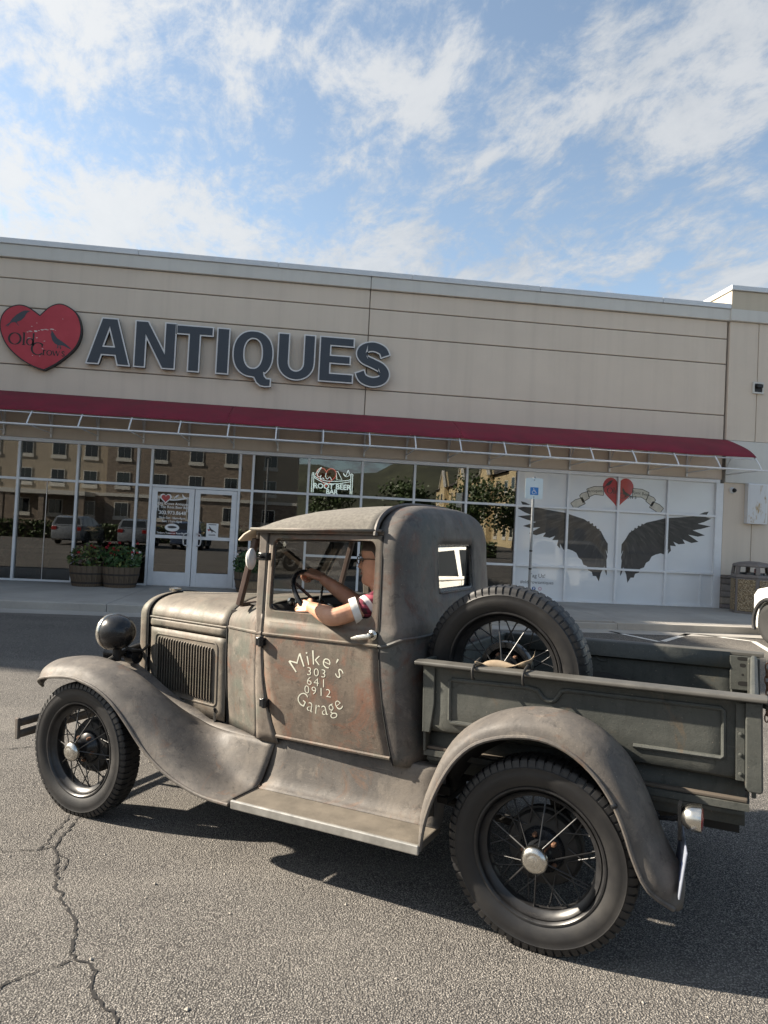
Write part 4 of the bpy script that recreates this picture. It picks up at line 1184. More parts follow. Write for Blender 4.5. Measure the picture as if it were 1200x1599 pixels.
# ---- hood, radiator shell, cowl
def hood_sec(X, n=16, e=2.35, crown=None, zc=1.083):
    w = half_w(X, 1.083); top = crown if crown else interp(X, [-2.70, -2.62, -1.85, -1.5], [1.205, 1.213, 1.242, 1.250])
    pts = []
    for k in range(-n, n + 1):
        a = k / n * math.pi / 2
        c, s = math.cos(a), math.sin(a)
        pts.append((X, w * math.copysign(abs(s) ** (2 / e), s), zc + (top - zc) * abs(c) ** (2 / e)))
    return pts
for s in (-1, 1):
    m = MB()
    rows = []
    for i in range(13):
        X = lerp(-2.615, -1.862, i / 12)
        sec = hood_sec(X, 16)
        sec = sec[:17] if s < 0 else sec[16:]
        if s > 0: sec = sec[::-1]
        rows.append([(x, y + (0.0015 * s if j == 16 else 0), z + 0.0) for j, (x, y, z) in enumerate(sec)])
    m.loft(rows)
    m.build('hood_top', P_HOOD, truck, angle=60, solid=0.004)
    # side panel: upper strip, lower louvred panel
    m = MB()
    m.loft([[(X, s * (half_w(X, 1.05) + (0.004 if 0.3 < q < 0.8 else 0)), lerp(1.079, 1.026, q)) for X in [lerp(-2.612, -1.866, k / 10) for k in range(11)]] for q in (0, .35, .7, 1)])
    m.build('hood_strip', P_HOOD, truck, solid=0.004)
    hp_ = MB()
    zs = [1.019, 0.985, 0.96, 0.80, 0.645, 0.62, 0.56]
    hp_.loft([[(X, s * half_w(X, 1.0), max(z, interp(X, [-2.62, -1.86], [0.60, 0.548])) if z < 0.6 else z) for X in [lerp(-2.612, -1.866, k / 12) for k in range(13)]] for z in zs])
    side = hp_.build('hood_side', P_HOOD, truck, solid=0.004)
    # louvres: pressed ribs, and the dark slots between them
    src = None
    N = 21
    for k in range(N):
        X = lerp(-2.495, -1.985, k / (N - 1))
        y = s * (half_w(X, 1.0))
        if src is None:
            m = MB()
            prof_ = [(-0.0085, 0.0), (-0.0078, 0.006), (-0.004, 0.0115), (0.0005, 0.0140), (0.0035, 0.0140)]
            rows = []
            for z, q in ((0.153, 0.05), (0.147, 0.75), (0.135, 1), (-0.135, 1), (-0.147, 0.75), (-0.153, 0.05)):
                rows.append([(a, -b * q, z) for a, b in prof_])
            m.loft(rows)
            src = m.build('louver', P_HOOD, side, solid=0.0015)
            lv = src
        else:
            lv = bpy.data.objects.new('louver', src.data); link(lv, side)
        lv.location = (X, y + s * 0.0005, lerp(0.815, 0.803, k / (N - 1)))
        lv.rotation_euler = (0, 0, R(-11.3) if s < 0 else R(191.3))
    m = MB()
    for k in range(N):
        X = lerp(-2.495, -1.985, k / (N - 1)) - 0.0125
        m.quad((X + 0.0035, s * (half_w(X, 1) + 0.0012), 0.958), (X + 0.0265, s * (half_w(X, 1) + 0.0012), 0.955), (X + 0.0265, s * (half_w(X, 1) + 0.0012), 0.655), (X + 0.0035, s * (half_w(X, 1) + 0.0012), 0.66))
    m.build('louver_slot', P_GAP, side, smooth=False)
    # raised border round the louvres
    ring = []
    x0, x1, z0, z1, r = -2.535, -1.940, 0.632, 0.985, 0.03
    for cx, cz, a0 in ((x0 + r, z1 - r, 90), (x0 + r, z0 + r, 180), (x1 - r, z0 + r, 270), (x1 - r, z1 - r, 0)):
        for k in range(5):
            a = R(a0 + 22.5 * k); X = cx + r * math.cos(a); Z = cz + r * math.sin(a)
            ring.append((X, s * (half_w(X, 1) + 0.001), Z))
    m = MB(); m.tube(ring, 0.0055, 6, closed=True); m.build('louver_border', P_HOOD, side)
    # hood latch
    m = MB()
    y = s * (half_w(-1.95, .6) + 0.012)
    m.box(-1.957, -1.937, y - 0.012, y + 0.012, 0.545, 0.60); m.tube([(-1.947, y + s * .01, 0.60), (-1.947, y + s * 0.018, 0.625)], 0.007, 8); m.tube([(-1.947, y + s * .008, 0.55), (-1.945, y + s * 0.02, 0.50)], 0.008, 8)
    m.build('hood_latch', P_FRAME, truck, bevel=0.003)
    m = MB(); m.tube([(X, s * (half_w(X, 1.05) + 0.002), 1.0825) for X in [lerp(-2.612, -1.866, k / 8) for k in range(9)]], 0.006, 6); m.build('hood_bead', P_HOOD, truck)
m = MB(); m.tube([(lerp(-2.62, -1.865, k / 6), 0, interp(lerp(-2.62, -1.865, k / 6), [-2.62, -1.85], [1.214, 1.243])) for k in range(7)], 0.005, 6); m.build('hood_hinge', P_HOOD, truck)
# radiator shell
def shell_sec(X, grow, zb):
    sec = hood_sec(X, 12, 2.3)
    sec = [(x, y * (1 + grow), z + 0.012 * (grow * 20 if grow > 0 else 0) * 0.5 + grow * 0.1) for x, y, z in sec]
    lo = [(X, sec[0][1], zb + (1.06 - zb) * k / 5) for k in range(6)]
    hi = [(X, sec[-1][1], zb + (1.06 - zb) * k / 5) for k in range(5, -1, -1)]
    return lo + sec + hi
m = MB()
rows = [shell_sec(-2.612, 0.035, 0.53), shell_sec(-2.64, 0.05, 0.53), shell_sec(-2.675, 0.04, 0.53), shell_sec(-2.70, 0.0, 0.53)]
rows.append([(-2.712, y * 0.9, 0.53 + (z - 0.53) * 0.955 if z > 0.56 else z) for x, y, z in rows[-1]])
rows.append([(-2.69, y * 0.82, 0.53 + (z - 0.53) * 0.91 if z > 0.56 else z) for x, y, z in rows[-2]])
m.loft(rows); m.build('radiator_shell', P_HOOD, truck, angle=50, solid=0.003)
m = MB(); m.loft([[(-2.688, lerp(-0.235, 0.235, k / 10), z) for k in range(11)] for z in (0.53, 0.9, 1.10, 1.165)]); m.build('radiator_core', P_GAP, truck)
m = MB(); m.tube([(x + 0.003, y, z) for x, y, z in rows[0]], 0.0045, 6); m.build('shell_seam', P_GAP, truck)
m = MB(); m.lathe((-2.672, 0, 1.208), (0, 0, 1), [(0, 0.02), (0.012, 0.022), (0.016, 0.040), (0.030, 0.042), (0.036, 0.02), (0.037, 0)], 24); m.build('radiator_cap', P_CHROME, truck)
# cowl
def cowl_sec(X, n=14):
    w = half_w(X, 1.1); e = interp(X, [-1.86, -1.7, -1.48], [2.35, 3.0, 4.6])
    zc = interp(X, [-1.86, -1.48], [1.085, 1.10]); top = interp(X, [-1.86, -1.6, -1.48], [1.245, 1.252, 1.25])
    low = [(X, -half_w(X, z), z) for z in (0.55, 0.60, 0.75, 0.9, 1.0, 1.06)]
    arch = []
    for k in range(-n, n + 1):
        a = k / n * math.pi / 2; c, q = math.cos(a), math.sin(a)
        arch.append((X, w * math.copysign(abs(q) ** (2 / e), q), zc + (top - zc) * abs(c) ** (2 / e)))
    return low + arch + [(x, -y, z) for x, y, z in low[::-1]]
m = MB()
m.loft([cowl_sec(X) for X in (-1.858, -1.83, -1.78, -1.72, -1.66, -1.60, -1.56, -1.53)])
m.build('cowl', P_BODY, truck, angle=50, solid=0.004)
for s in (-1, 1):      # cowl side behind the last full section, up to the slanted door edge
    m = MB()
    zz = [0.553, 0.60, 0.66, 0.75, 0.85, 0.95, 1.05, 1.12, 1.17, 1.20]
    m.loft([[(X, s * half_w(X, z), z) for X in [lerp(-1.531, door_front(z) - 0.006, k / 5) for k in range(6)]] for z in zz])
    m.build('cowl_side', P_BODY, truck, solid=0.004)
    m = MB(); m.tube([(-1.858, s * half_w(-1.858, z) * 1.004, z) for z in (0.54, 0.7, 0.9, 1.08)], 0.007, 6); m.build('cowl_seam', P_GAP, truck)
    # belt bead, stepping up to the hood line
    m = MB(); m.tube([(X, s * (half_w(X, 1.1) + 0.001), interp(X, [-1.85, -1.48, -0.6], [1.090, 1.102, 1.098])) for X in [lerp(-1.845, -1.487, k / 8) for k in range(9)]], 0.008, 6); m.build('belt_bead', P_BODY, truck)
m = MB(); m.tube([p for p in cowl_sec(-1.858) if p[2] > 1.08], 0.007, 6); m.build('cowl_seam', P_GAP, truck)

# ---- doors: skin with window opening, built ring by ring
def rrect(x0, x1, z0, z1, r, n):
    """rounded rectangle, n points per corner, starting lower left going round"""
    o = []
    for cx, cz, a0 in ((x0 + r, z0 + r, 180), (x1 - r, z0 + r, 270), (x1 - r, z1 - r, 0), (x0 + r, z1 - r, 90)):
        for k in range(n):
            a = R(a0 + 90 * k / (n - 1)); o.append((cx + r * math.cos(a), cz + r * math.sin(a)))
    return o
WX0, WX1, WZ0, WZ1 = -1.447, -0.838, 1.222, 1.586
def make_door(s):
    d = sub('door', truck)
    m = MB()
    inner = rrect(WX0, WX1, WZ0, WZ1, 0.035, 8)
    def outer_pt(a):
        # same parametrisation on a straight outline
        x0, x1, z0, z1 = -1.480, -0.802, 1.165, 1.614
        cx, cz = (WX0 + WX1) / 2, (WZ0 + WZ1) / 2
        return (min(max(a[0] + (a[0] - cx) * 2, x0), x1), min(max(a[1] + (a[1] - cz) * 3, z0), z1))
    outer = [outer_pt(p) for p in inner]
    lip = [(lerp(p[0], (WX0 + WX1) / 2, -0.012), lerp(p[1], (WZ0 + WZ1) / 2, -0.02)) for p in inner]
    rings = []
    for ring, dy in ((inner, -0.012), (inner, -0.003), (lip, 0.003), ([((a[0] + b[0]) / 2, (a[1] + b[1]) / 2) for a, b in zip(lip, outer)], 0), (outer, 0)):
        rings.append([(x, s * (half_w(x, z) + dy), z) for x, z in ring])
    m.loft([r + [r[0]] for r in rings])
    # lower skin
    zz = [1.165, 1.13, 1.10, 1.05, 0.98, 0.90, 0.82, 0.74, 0.68, 0.63, 0.605, 0.585]
    def dx(z, t):
        a, b = door_front(z) + 0.004, door_rear(z) - 0.004
        if z > 1.16: a, b = -1.480, -0.802
        return lerp(a, b, t)
    m.loft([[(dx(z, k / 14), s * half_w(dx(z, k / 14), z), z) for k in range(15)] for z in zz])
    m.build('door_skin', P_DOOR, d, angle=40, solid=0.006, weld=True)
    # hem strip along the bottom
    m = MB(); m.tube([(dx(0.59, k / 8), s * (half_w(dx(0.59, k / 8), 0.6) + 0.001), 0.592) for k in range(9)], 0.009, 6); m.build('door_hem', P_DOOR, d)
    m = MB(); m.tube([(dx(1.1, k / 10), s * (half_w(dx(1.1, k / 10), 1.1) + 0.001), 1.101) for k in range(11)], 0.008, 6); m.build('belt_bead', P_DOOR, d)
    # inner trim panel below the window
    m = MB(); m.loft([[(X, s * (half_w(X, 1.0) - 0.06), z) for X in [lerp(-1.46, -0.80, k / 6) for k in range(7)]] for z in (0.60, 1.0, 1.19)]); m.build('door_lining', P_INT, d, solid=0.01)
    m = MB(); m.loft([[(X, s * (half_w(X, 1.2) - q), 1.205 + e) for X in [lerp(-1.46, -0.82, k / 6) for k in range(7)]] for q, e in ((0.004, 0.012), (0.02, 0.0), (0.06, -0.012))]); m.build('window_sill', P_DOOR, d, solid=0.004)
    # rubber channel
    m = MB(); m.tube([(x, s * (half_w(x, z) - 0.016), z) for x, z in rrect(WX0 - 0.004, WX1 + 0.004, WZ0 - 0.004, WZ1 + 0.004, 0.035, 8)], 0.008, 6, closed=True); m.build('window_channel', P_BLACK, d)
    # hinges
    for z, X in ((1.064, -1.478), (0.757, -1.450)):
        y = s * (half_w(X, z) + 0.012)
        m = MB(); m.box(X - 0.024, X + 0.020, min(y - s * 0.014, y + s * 0.016), max(y - s * 0.014, y + s * 0.016), z - 0.022, z + 0.018)
        m.lathe((X + 0.004, y + s * 0.012, z - 0.026), (0, 0, 1), [(0, 0), (0, 0.012), (0.050, 0.012), (0.050, 0)], 12)
        m.build('hinge', P_BLACK, d, bevel=0.003)
    # handle
    y = s * (half_w(-0.82, 1.14))
    m = MB()
    m.lathe((-0.822, y, 1.150), (0, s, 0), [(0, 0.024), (0.012, 0.024), (0.02, 0.014), (0.05, 0.012), (0.056, 0.0)], 16)
    m.tube([(-0.815, y + s * 0.048, 1.150), (-0.84, y + s * 0.050, 1.146), (-0.88, y + s * 0.048, 1.138), (-0.915, y + s * 0.046, 1.131)], [0.012, 0.013, 0.012, 0.005], 10)
    m.build('door_handle', P_CHROME, d)
    m = MB(); m.tube([(door_rear(z), s * (half_w(-0.79, z) - 0.002), z) for z in (0.56, 0.66, 0.8, 0.95, 1.1, 1.35, 1.61)], 0.0052, 6); m.build('door_gap', P_GAP, d)
    m = MB(); m.tube([(door_front(z), s * (half_w(door_front(z), z) - 0.002), z) for z in (0.56, 0.66, 0.8, 0.95, 1.1, 1.2, 1.35, 1.61)], 0.0046, 6); m.build('door_gap', P_GAP, d)
    return d
door_l = make_door(-1)
door_r = make_door(1)
# hand painted lettering on the near door
def on_door(v, f, mb):
    mb.add([(x, -(half_w(x, z) + 0.0010), z) for x, z in v], f)
def bend(v, cx, cz, rad, up):
    """bend a straight line of lettering round a circle (up: arch, else smile)"""
    o = []
    for x, y in v:
        a = x / rad
        if up: o.append((cx + (rad + y) * math.sin(a), cz + (rad + y) * math.cos(a)))
        else: o.append((cx + (rad - y) * math.sin(a), cz - (rad - y) * math.cos(a)))
    return o
def door_words(body, pts, f, lb):
    m = MB(); on_door(pts, f, m); tag(m.build('lettering', P_CREAM, door_l, smooth=False), lb)
v, f = text_geo("Mike's", 0.104, offset=-0.0016, spacing=1.12); door_words("Mike's", bend(v, -1.135, 0.80, 0.178, True), f, "arched cream lettering Mike's")
for body, x, z in (('303', -1.137, 0.923), ('641', -1.136, 0.876), ('0912', -1.129, 0.832)):
    v, f = text_geo(body, 0.062, offset=-0.0008, spacing=1.22); door_words(body, [(x + a * 1.12, z - (a * 0.02) + b * 0.92) for a, b in v], f, 'cream numerals ' + body)
v, f = text_geo('Garage', 0.104, offset=-0.0016, spacing=1.10); door_words('Garage', bend(v, -1.122, 0.948, 0.210, False), f, 'curved cream lettering Garage')

# ---- rear of the cab
def back_x(z): return interp(z, [0.55, 0.7, 0.9, 1.1, 1.2, 1.35, 1.5], [-0.598, -0.606, -0.618, -0.632, -0.642, -0.660, -0.668])
HW = 0.613
def plan(th, z, sc=1.0, xs=None):
    """boxy plan of the cab's back: th -90..90 from left to right"""
    s, c = math.sin(th), math.cos(th)
    w = half_w(-0.8, z); xb = back_x(z); dep = xb + 0.83
    e = 5.6
    r = (abs(s) ** e + abs(c) ** e) ** (-1 / e)
    y = w * s * r; x = -0.83 + dep * c * r
    return x, y
ths = []
NA = 40
def th_for_y(y, z):
    lo, hi = -math.pi / 2, math.pi / 2
    for _ in range(50):
        mid = (lo + hi) / 2
        if plan(mid, z)[1] < y: lo = mid
        else: hi = mid
    return lo
ycut = [-0.245, -0.17, -0.09, 0, 0.09, 0.17, 0.245]
thl = th_for_y(-0.245, 1.45)
ths = [lerp(-math.pi / 2, thl, k / 20) for k in range(20)] + [th_for_y(y, 1.45) for y in ycut] + [-lerp(-math.pi / 2, thl, k / 20) for k in range(19, -1, -1)]
low_z = [0.556, 0.60, 0.66, 0.75, 0.85, 0.95, 1.03, 1.085, 1.10, 1.125, 1.15, 1.17, 1.22, 1.28, 1.328, 1.40, 1.46]
rows = []
for z in low_z:
    r = []
    for th in ths:
        x, y = plan(th, z)
        k = 1.0
        if 1.11 < z < 1.16: k = 1.006
        fx = door_rear(z) + 0.004
        t = max(0.0, 1 - (x + 0.83) / 0.12)
        x = max(x, fx) if x < fx else x
        r.append((x, y * k, z + (0.035 * smooth01((x + 0.78) / 0.12) if 1.06 < z < 1.2 else 0)))
    rows.append(r)
E_ARCH = 3.1
def dome_row(t):
    c, s = math.cos(t), math.sin(t)
    k = c ** (2 / E_ARCH); z = 1.50 + 0.278 * s ** (2 / E_ARCH)
    r = []
    for th in ths:
        x, y = plan(th, 1.5)
        kx = c ** (2 / 3.4)
        r.append((-0.83 + (x + 0.83) * kx, y * k, z))
    return r
dome_z = [1.50, 1.54, 1.582, 1.615, 1.65, 1.68, 1.705, 1.73, 1.748, 1.762, 1.771, 1.776, 1.778]
for z in dome_z:
    q = min(1.0, max(0.0, (z - 1.50) / 0.278)); t = math.asin(min(1, q ** (E_ARCH / 2)))
    rr_ = dome_row(t)
    if z < 1.64:
        rr_ = [(max(x, door_rear(z) + 0.004), y, zz) for x, y, zz in rr_]
    rows.append(rr_)
allz = low_z + dome_z
i0 = allz.index(1.328); i1 = allz.index(1.582)
m = MB()
m.loft(rows, skip=lambda i, j: i0 <= i < i1 and 20 <= j < 26)
m.build('cab_shell', P_CAB, truck, angle=60, solid=0.006)
# belt bead round the back
m = MB(); m.tube([(x + 0.003 * 0, y * 1.003, 1.100 + 0.038 * smooth01((x + 0.78) / 0.12)) for x, y in [(max(plan(th, 1.1)[0], -0.788), plan(th, 1.1)[1]) for th in [lerp(-math.pi / 2 * 0.999, math.pi / 2 * 0.999, k / 60) for k in range(61)]]], 0.009, 6); m.build('belt_bead', P_CAB, truck)
# rear window frame and pane
def bx(z): return back_x(min(z, 1.5)) - (0.006 if z > 1.5 else 0)
fr = [(x_ * 1.0, z_) for x_, z_ in rrect(-0.247, 0.247, 1.328, 1.582, 0.03, 6)]
m = MB(); m.tube([(bx(z) - 0.004, y, z) for y, z in fr], 0.007, 8, closed=True); wf = m.build('rear_window', P_CAB, truck)
m = MB(); m.tube([(bx(z) - 0.016, y * 0.97, 1.455 + (z - 1.455) * 0.94) for y, z in fr], 0.012, 8, closed=True); m.build('window_rubber', P_BLACK, wf)
m = MB()
m.box(-0.690, -0.687, -0.24, 0.24, 1.33, 1.58)
pw_ = m.build('pane', P_GLASSR, wf, smooth=False)
m = MB(); m.loft([[(x - 0.03, y * 0.94, z) for x, y in [plan(th, min(z, 1.5)) for th in ths]] for z in (0.60, 1.0, 1.30)]); m.build('cab_lining', P_INT, truck, solid=0.004)

# ---- roof with fabric insert
def roof_pt(X, q):
    a = q * math.pi / 2
    base = interp(X, [-1.60, -0.83], [1.555, 1.553]); H = interp(X, [-1.60, -1.54, -1.45, -1.3, -1.15, -1.0, -0.83], [0.105, 0.140, 0.170, 0.198, 0.213, 0.221, 0.225])
    c, s = math.cos(a), math.sin(a)
    return (X, 0.613 * math.copysign(abs(s) ** (2 / E_ARCH), s), base + H * abs(c) ** (2 / E_ARCH))
m = MB()
rows = []
for X in [lerp(-1.575, -0.832, k / 14) for k in range(15)]:
    r = []
    qm = 0.93
    for k in range(-20, 21):
        p = roof_pt(X, k / 20 * qm)
        r.append((p[0], p[1] * 1.004, max(p[2], 1.638)))
    rows.append(r)
m.loft(rows); m.build('roof', P_FABRIC, truck, angle=60, solid=0.006)
m = MB(); m.tube([(-0.835, y, z + 0.001) for x, y, z in [roof_pt(-0.835, k / 30 * 0.92) for k in range(-30, 31)]], 0.012, 6); m.build('roof_seam', P_CAB, truck)
m = MB(); m.tube([(-1.575, y, max(z, 1.632) + 0.001) for x, y, z in [roof_pt(-1.575, k / 20 * 0.92) for k in range(-20, 21)]], 0.005, 6); m.build('roof_seam', P_BODY, truck)
for s in (-1, 1):
    m = MB(); m.loft([[(X, s * (0.598 + dy), z) for X in (-1.575, -1.2, -0.80)] for dy, z in ((0.0, 1.644), (0.014, 1.643), (0.018, 1.637), (0.016, 1.630), (0.004, 1.627))]); m.build('drip_rail', P_BODY, truck, solid=0.003)
    m = MB(); m.box(-1.55, -0.80, min(s * 0.555, s * 0.5955), max(s * 0.555, s * 0.5955), 1.616, 1.634); m.build('door_header', P_DOOR, truck, smooth=False)
    # header above the door and front pillar
    m = MB(); m.prism([(-1.528, 1.10), (-1.489, 1.10), (-1.489, 1.636), (-1.545, 1.636), (-1.540, 1.25)], lambda a, b, t: (a, s * (half_w(-1.5, b) * t), b), 0.90, 0.998); m.build('front_pillar', P_BODY, truck, smooth=False, bevel=0.008)
m = MB(); m.loft([[(X, y * 0.55, z) for y in (-1, 1)] for X, z in ((-1.580, 1.585), (-1.582, 1.625), (-1.565, 1.645))]); m.build('windshield_header', P_BODY, truck, solid=0.012)
m = MB(); m.loft([[(X, lerp(-0.54, 0.54, k / 8), min(roof_pt(X, 0.3)[2] - 0.07, roof_pt(X, 0.8)[2] - 0.04)) for k in range(9)] for X in (-1.55, -1.2, -0.85)]); m.build('headliner', P_INT, truck, solid=0.004)
# opened windshield
wsub = sub('windshield', truck)
A = Vector((-1.612, 0, 1.585)); B = Vector((-1.712, 0, 1.225))
m = MB()
for s in (-1, 1):
    m.bar(A + Vector((0, s * 0.515, 0)), B + Vector((0, s * 0.515, 0)), 0.030, 0.030, up=(1, 0, 0))
m.bar(A + Vector((0, -0.50, 0)), A + Vector((0, 0.50, 0)), 0.026, 0.026); m.bar(B + Vector((0, -0.50, 0)), B + Vector((0, 0.50, 0)), 0.022, 0.022)
m.build('windshield_frame', simple('rusty_brown_frame', (0.060, 0.034, 0.026), 0.5, var=0.3), wsub, smooth=False, bevel=0.004)
m = MB(); n_ = Vector((0.36, 0, -0.1)).normalized() * 0.002
m.add([A + Vector((0, -0.50, 0)), A + Vector((0, 0.50, 0)), B + Vector((0, 0.50, 0)), B + Vector((0, -0.50, 0))], [(0, 1, 2, 3)])
m.build('pane', P_GLASSW, wsub, smooth=False)
m = MB(); m.tube([(-1.605, -0.335, 1.565), (-1.632, -0.335, 1.49), (-1.655, -0.335, 1.40)], 0.004, 6); m.tube([(-1.60, -0.335, 1.58), (-1.58, -0.335, 1.60)], 0.012, 8); m.build('wiper', P_CHROME, wsub)
# cream sun visor over the windshield
m = MB(); m.loft([[(X, lerp(-0.56, 0.56, k / 8), z - 0.012 * (2 * k / 8 - 1) ** 2) for k in range(9)] for X, z in ((-1.572, 1.655), (-1.61, 1.647), (-1.66, 1.622), (-1.695, 1.590))]); m.build('sun_visor', P_VISOR, truck, solid=0.012)
# side mirror on the top hinge
mir = sub('side_mirror', truck)
m = MB(); m.box(-1.50, -1.445, -0.640, -0.598, 1.475, 1.515); m.tube([(-1.475, -0.63, 1.495), (-1.455, -0.70, 1.492), (-1.445, -0.77, 1.488)], 0.009, 8); m.build('mirror_arm', P_BLACK, mir, bevel=0.004)
m = MB(); m.lathe((-1.432, -0.775, 1.487), Vector((0.936, 0.352, 0)), [(0.012, 0), (0.010, 0.042), (0.002, 0.053), (-0.008, 0.052), (-0.02, 0.037), (-0.026, 0)], 28); m.build('mirror_head', P_MIRR, mir)

# ---- interior
m = MB(); m.box(-1.62, -0.72, -0.55, 0.55, 0.50, 0.53); m.build('cab_floor', P_INT, truck, smooth=False)
m = MB(); m.box(-1.86, -1.82, -0.40, 0.40, 0.52, 1.18); m.build('firewall', P_INT, truck, smooth=False)
m = MB(); m.loft([[(X, lerp(-0.56, 0.56, k / 10), z) for k in range(11)] for X, z in ((-1.60, 1.245), (-1.52, 1.235), (-1.475, 1.20), (-1.475, 1.02), (-1.50, 1.0))]); m.build('dashboard', P_INT, truck, solid=0.006)
m = MB(); m.lathe((-1.472, 0.0, 1.12), (1, 0, 0), [(0, 0), (0, 0.09), (0.008, 0.085), (0.01, 0.0)], 24); m.build('gauge_panel', P_CHROME, truck)
seat = sub('seat', truck)
m = MB(); m.box(-1.22, -0.78, -0.53, 0.53, 0.62, 0.84); m.build('seat_cushion', P_SEAT, seat, bevel=0.05, seg=4)
m = MB(); m.prism([(-0.86, 0.80), (-0.75, 0.80), (-0.705, 1.27), (-0.80, 1.27)], lambda a, b, t: (a, t, b), -0.53, 0.53); m.build('seat_back', P_SEAT, seat, bevel=0.03, seg=4)
st_ = sub('steering_wheel', truck)
sc_ = Vector((-1.285, -0.345, 1.255)); sn = Vector((0.76, 0.0, 0.65)).normalized(); su = Vector((-0.65, 0, 0.76)).normalized(); sy = Vector((0, 1, 0))
def rim_pt(a, r=0.205): return sc_ + su * math.cos(a) * r + sy * math.sin(a) * r
m = MB(); m.tube([rim_pt(2 * math.pi * k / 40) for k in range(40)], 0.0125, 10, closed=True); m.build('wheel_rim', P_BLACK, st_)
for k in range(4):
    m = MB(); m.tube([sc_ - sn * 0.03, rim_pt(2 * math.pi * (k + 0.5) / 4, 0.20)], 0.008, 8); m.build('wheel_spoke', P_BLACK, st_)
m = MB(); m.lathe(sc_ - sn * 0.05, sn, [(0, 0.03), (0.03, 0.032), (0.045, 0.02), (0.046, 0)], 16); m.tube([sc_ - sn * 0.04, sc_ - sn * 0.55], 0.018, 10); m.build('column', P_BLACK, st_)
m = MB(); m.tube([(-1.46, -0.02, 1.10), (-1.35, 0.0, 0.9), (-1.30, 0, 0.55)], 0.008, 8); m.lathe((-1.46, -0.02, 1.11), (0, 0, 1), [(-.02, 0), (-.01, .018), (.01, .018), (.02, 0)], 12); m.build('gear_lever', P_BLACK, truck)
m = MB(); m.lathe((-1.44, -0.42, 1.245), (0.5, -0.4, 0.5), [(0, 0.02), (0.02, 0.024), (0.03, 0.015), (0.031, 0)], 14); m.build('horn_button', P_CHROME, truck)

# ---- fenders.  Each station: outer edge O, mid M, crest C, inner N as (X, Y, Z) for the left side
def fender(name, st, s, mat, seg=5):
    rows = []
    cols = list(zip(*st))                       # 4 lists of points along the fender
    cols = [resample(catmull(list(c), 5), 44) for c in cols]
    for i in range(44):
        cp = [c[i] for c in cols]
        rows.append([(x, -s * y if s > 0 else y, z) for x, y, z in catmull(cp, seg)])
    m = MB(); m.loft(rows)
    f = m.build(name, mat, truck, angle=70, solid=0.005)
    b = MB(); b.tube([r[0] for r in rows], 0.009, 8); b.build('rolled_edge', mat, f)
    return f, rows
def S(xo, zo, xm, zm, xc, zc, xn, zn, yo=-0.842, ym=-0.775, yc=-0.62, yn=-0.45):
    return [(xo, yo, zo), (xm, ym, zm), (xc, yc, zc), (xn, yn, zn)]
FO = [(-3.035, 0.672), (-2.935, 0.735), (-2.80, 0.772), (-2.622, 0.789), (-2.50, 0.772), (-2.40, 0.745), (-2.29, 0.69), (-2.18, 0.602), (-2.06, 0.492), (-1.92, 0.402), (-1.78, 0.348), (-1.64, 0.318), (-1.48, 0.31)]
FC = [(-3.115, 0.70), (-3.06, 0.80), (-2.90, 0.848), (-2.70, 0.872), (-2.548, 0.862), (-2.40, 0.826), (-2.27, 0.773), (-2.15, 0.705), (-2.02, 0.615), (-1.88, 0.52), (-1.74, 0.437), (-1.60, 0.374), (-1.455, 0.346)]
FN = [(-3.12, 0.69), (-3.10, 0.775), (-2.916, 0.803), (-2.75, 0.80), (-2.57, 0.75), (-2.43, 0.695), (-2.32, 0.65), (-2.20, 0.61), (-2.07, 0.575), (-1.95, 0.54), (-1.80, 0.547), (-1.62, 0.555), (-1.405, 0.553)]
FYO = [-0.70, -0.805] + [-0.842] * 11
FYM = [-0.66, -0.735] + [-0.785] * 8 + [-0.775, -0.76, -0.74]
FYC = [-0.58, -0.60] + [-0.62] * 8 + [-0.625, -0.632, -0.636]
FYN = [-0.50, -0.47] + [-0.455] * 8 + [-0.515, -0.565, -0.578]
FF = []
for o_, c_, n_, a_, b_, d_, e_ in zip(FO, FC, FN, FYO, FYM, FYC, FYN):
    k_ = 0.70 if o_[0] < -1.95 else lerp(0.70, 0.25, (o_[0] + 1.95) / 0.5)
    FF.append([(o_[0], a_, o_[1]), (lerp(o_[0], c_[0], 0.45), b_, lerp(o_[1], c_[1], k_)), (c_[0], d_, c_[1]), (n_[0], e_, n_[1])])
front_rows = {}
for s in (-1, 1):
    f, rows = fender('front_fender', FF, s, P_FEND)
    front_rows[s] = rows
    m = MB()      # inner splash panel from the fender's inner edge to the hood sill
    seg_ = [r[-1] for r in rows[9:42]]
    m.loft([seg_, [(x, s * lerp(abs(y), half_w(x, 0.6) + 0.004, 0.7), z + 0.004) for x, y, z in seg_], [(x, s * (half_w(x, 0.6) - 0.012), max(min(z, 0.60), 0.545)) for x, y, z in seg_], [(x, s * (half_w(x, 0.6) - 0.03), 0.46) for x, y, z in seg_]])
    m.build('fender_skirt', P_FEND, f, solid=0.004)
RO = [(-0.470, 0.318), (-0.455, 0.42), (-0.425, 0.52), (-0.375, 0.63), (-0.305, 0.735), (-0.225, 0.797), (-0.11, 0.838), (-0.005, 0.848), (0.09, 0.838), (0.185, 0.787), (0.267, 0.707), (0.324, 0.603), (0.358, 0.497), (0.391, 0.414), (0.435, 0.352), (0.500, 0.312)]
RC = resample([(-0.500, 0.40), (-0.491, 0.542), (-0.41, 0.718), (-0.296, 0.843), (-0.158, 0.912), (-0.024, 0.939), (0.104, 0.936), (0.228, 0.886), (0.335, 0.798), (0.393, 0.688), (0.428, 0.60), (0.473, 0.493), (0.528, 0.401), (0.535, 0.345), (0.522, 0.284)], 16)
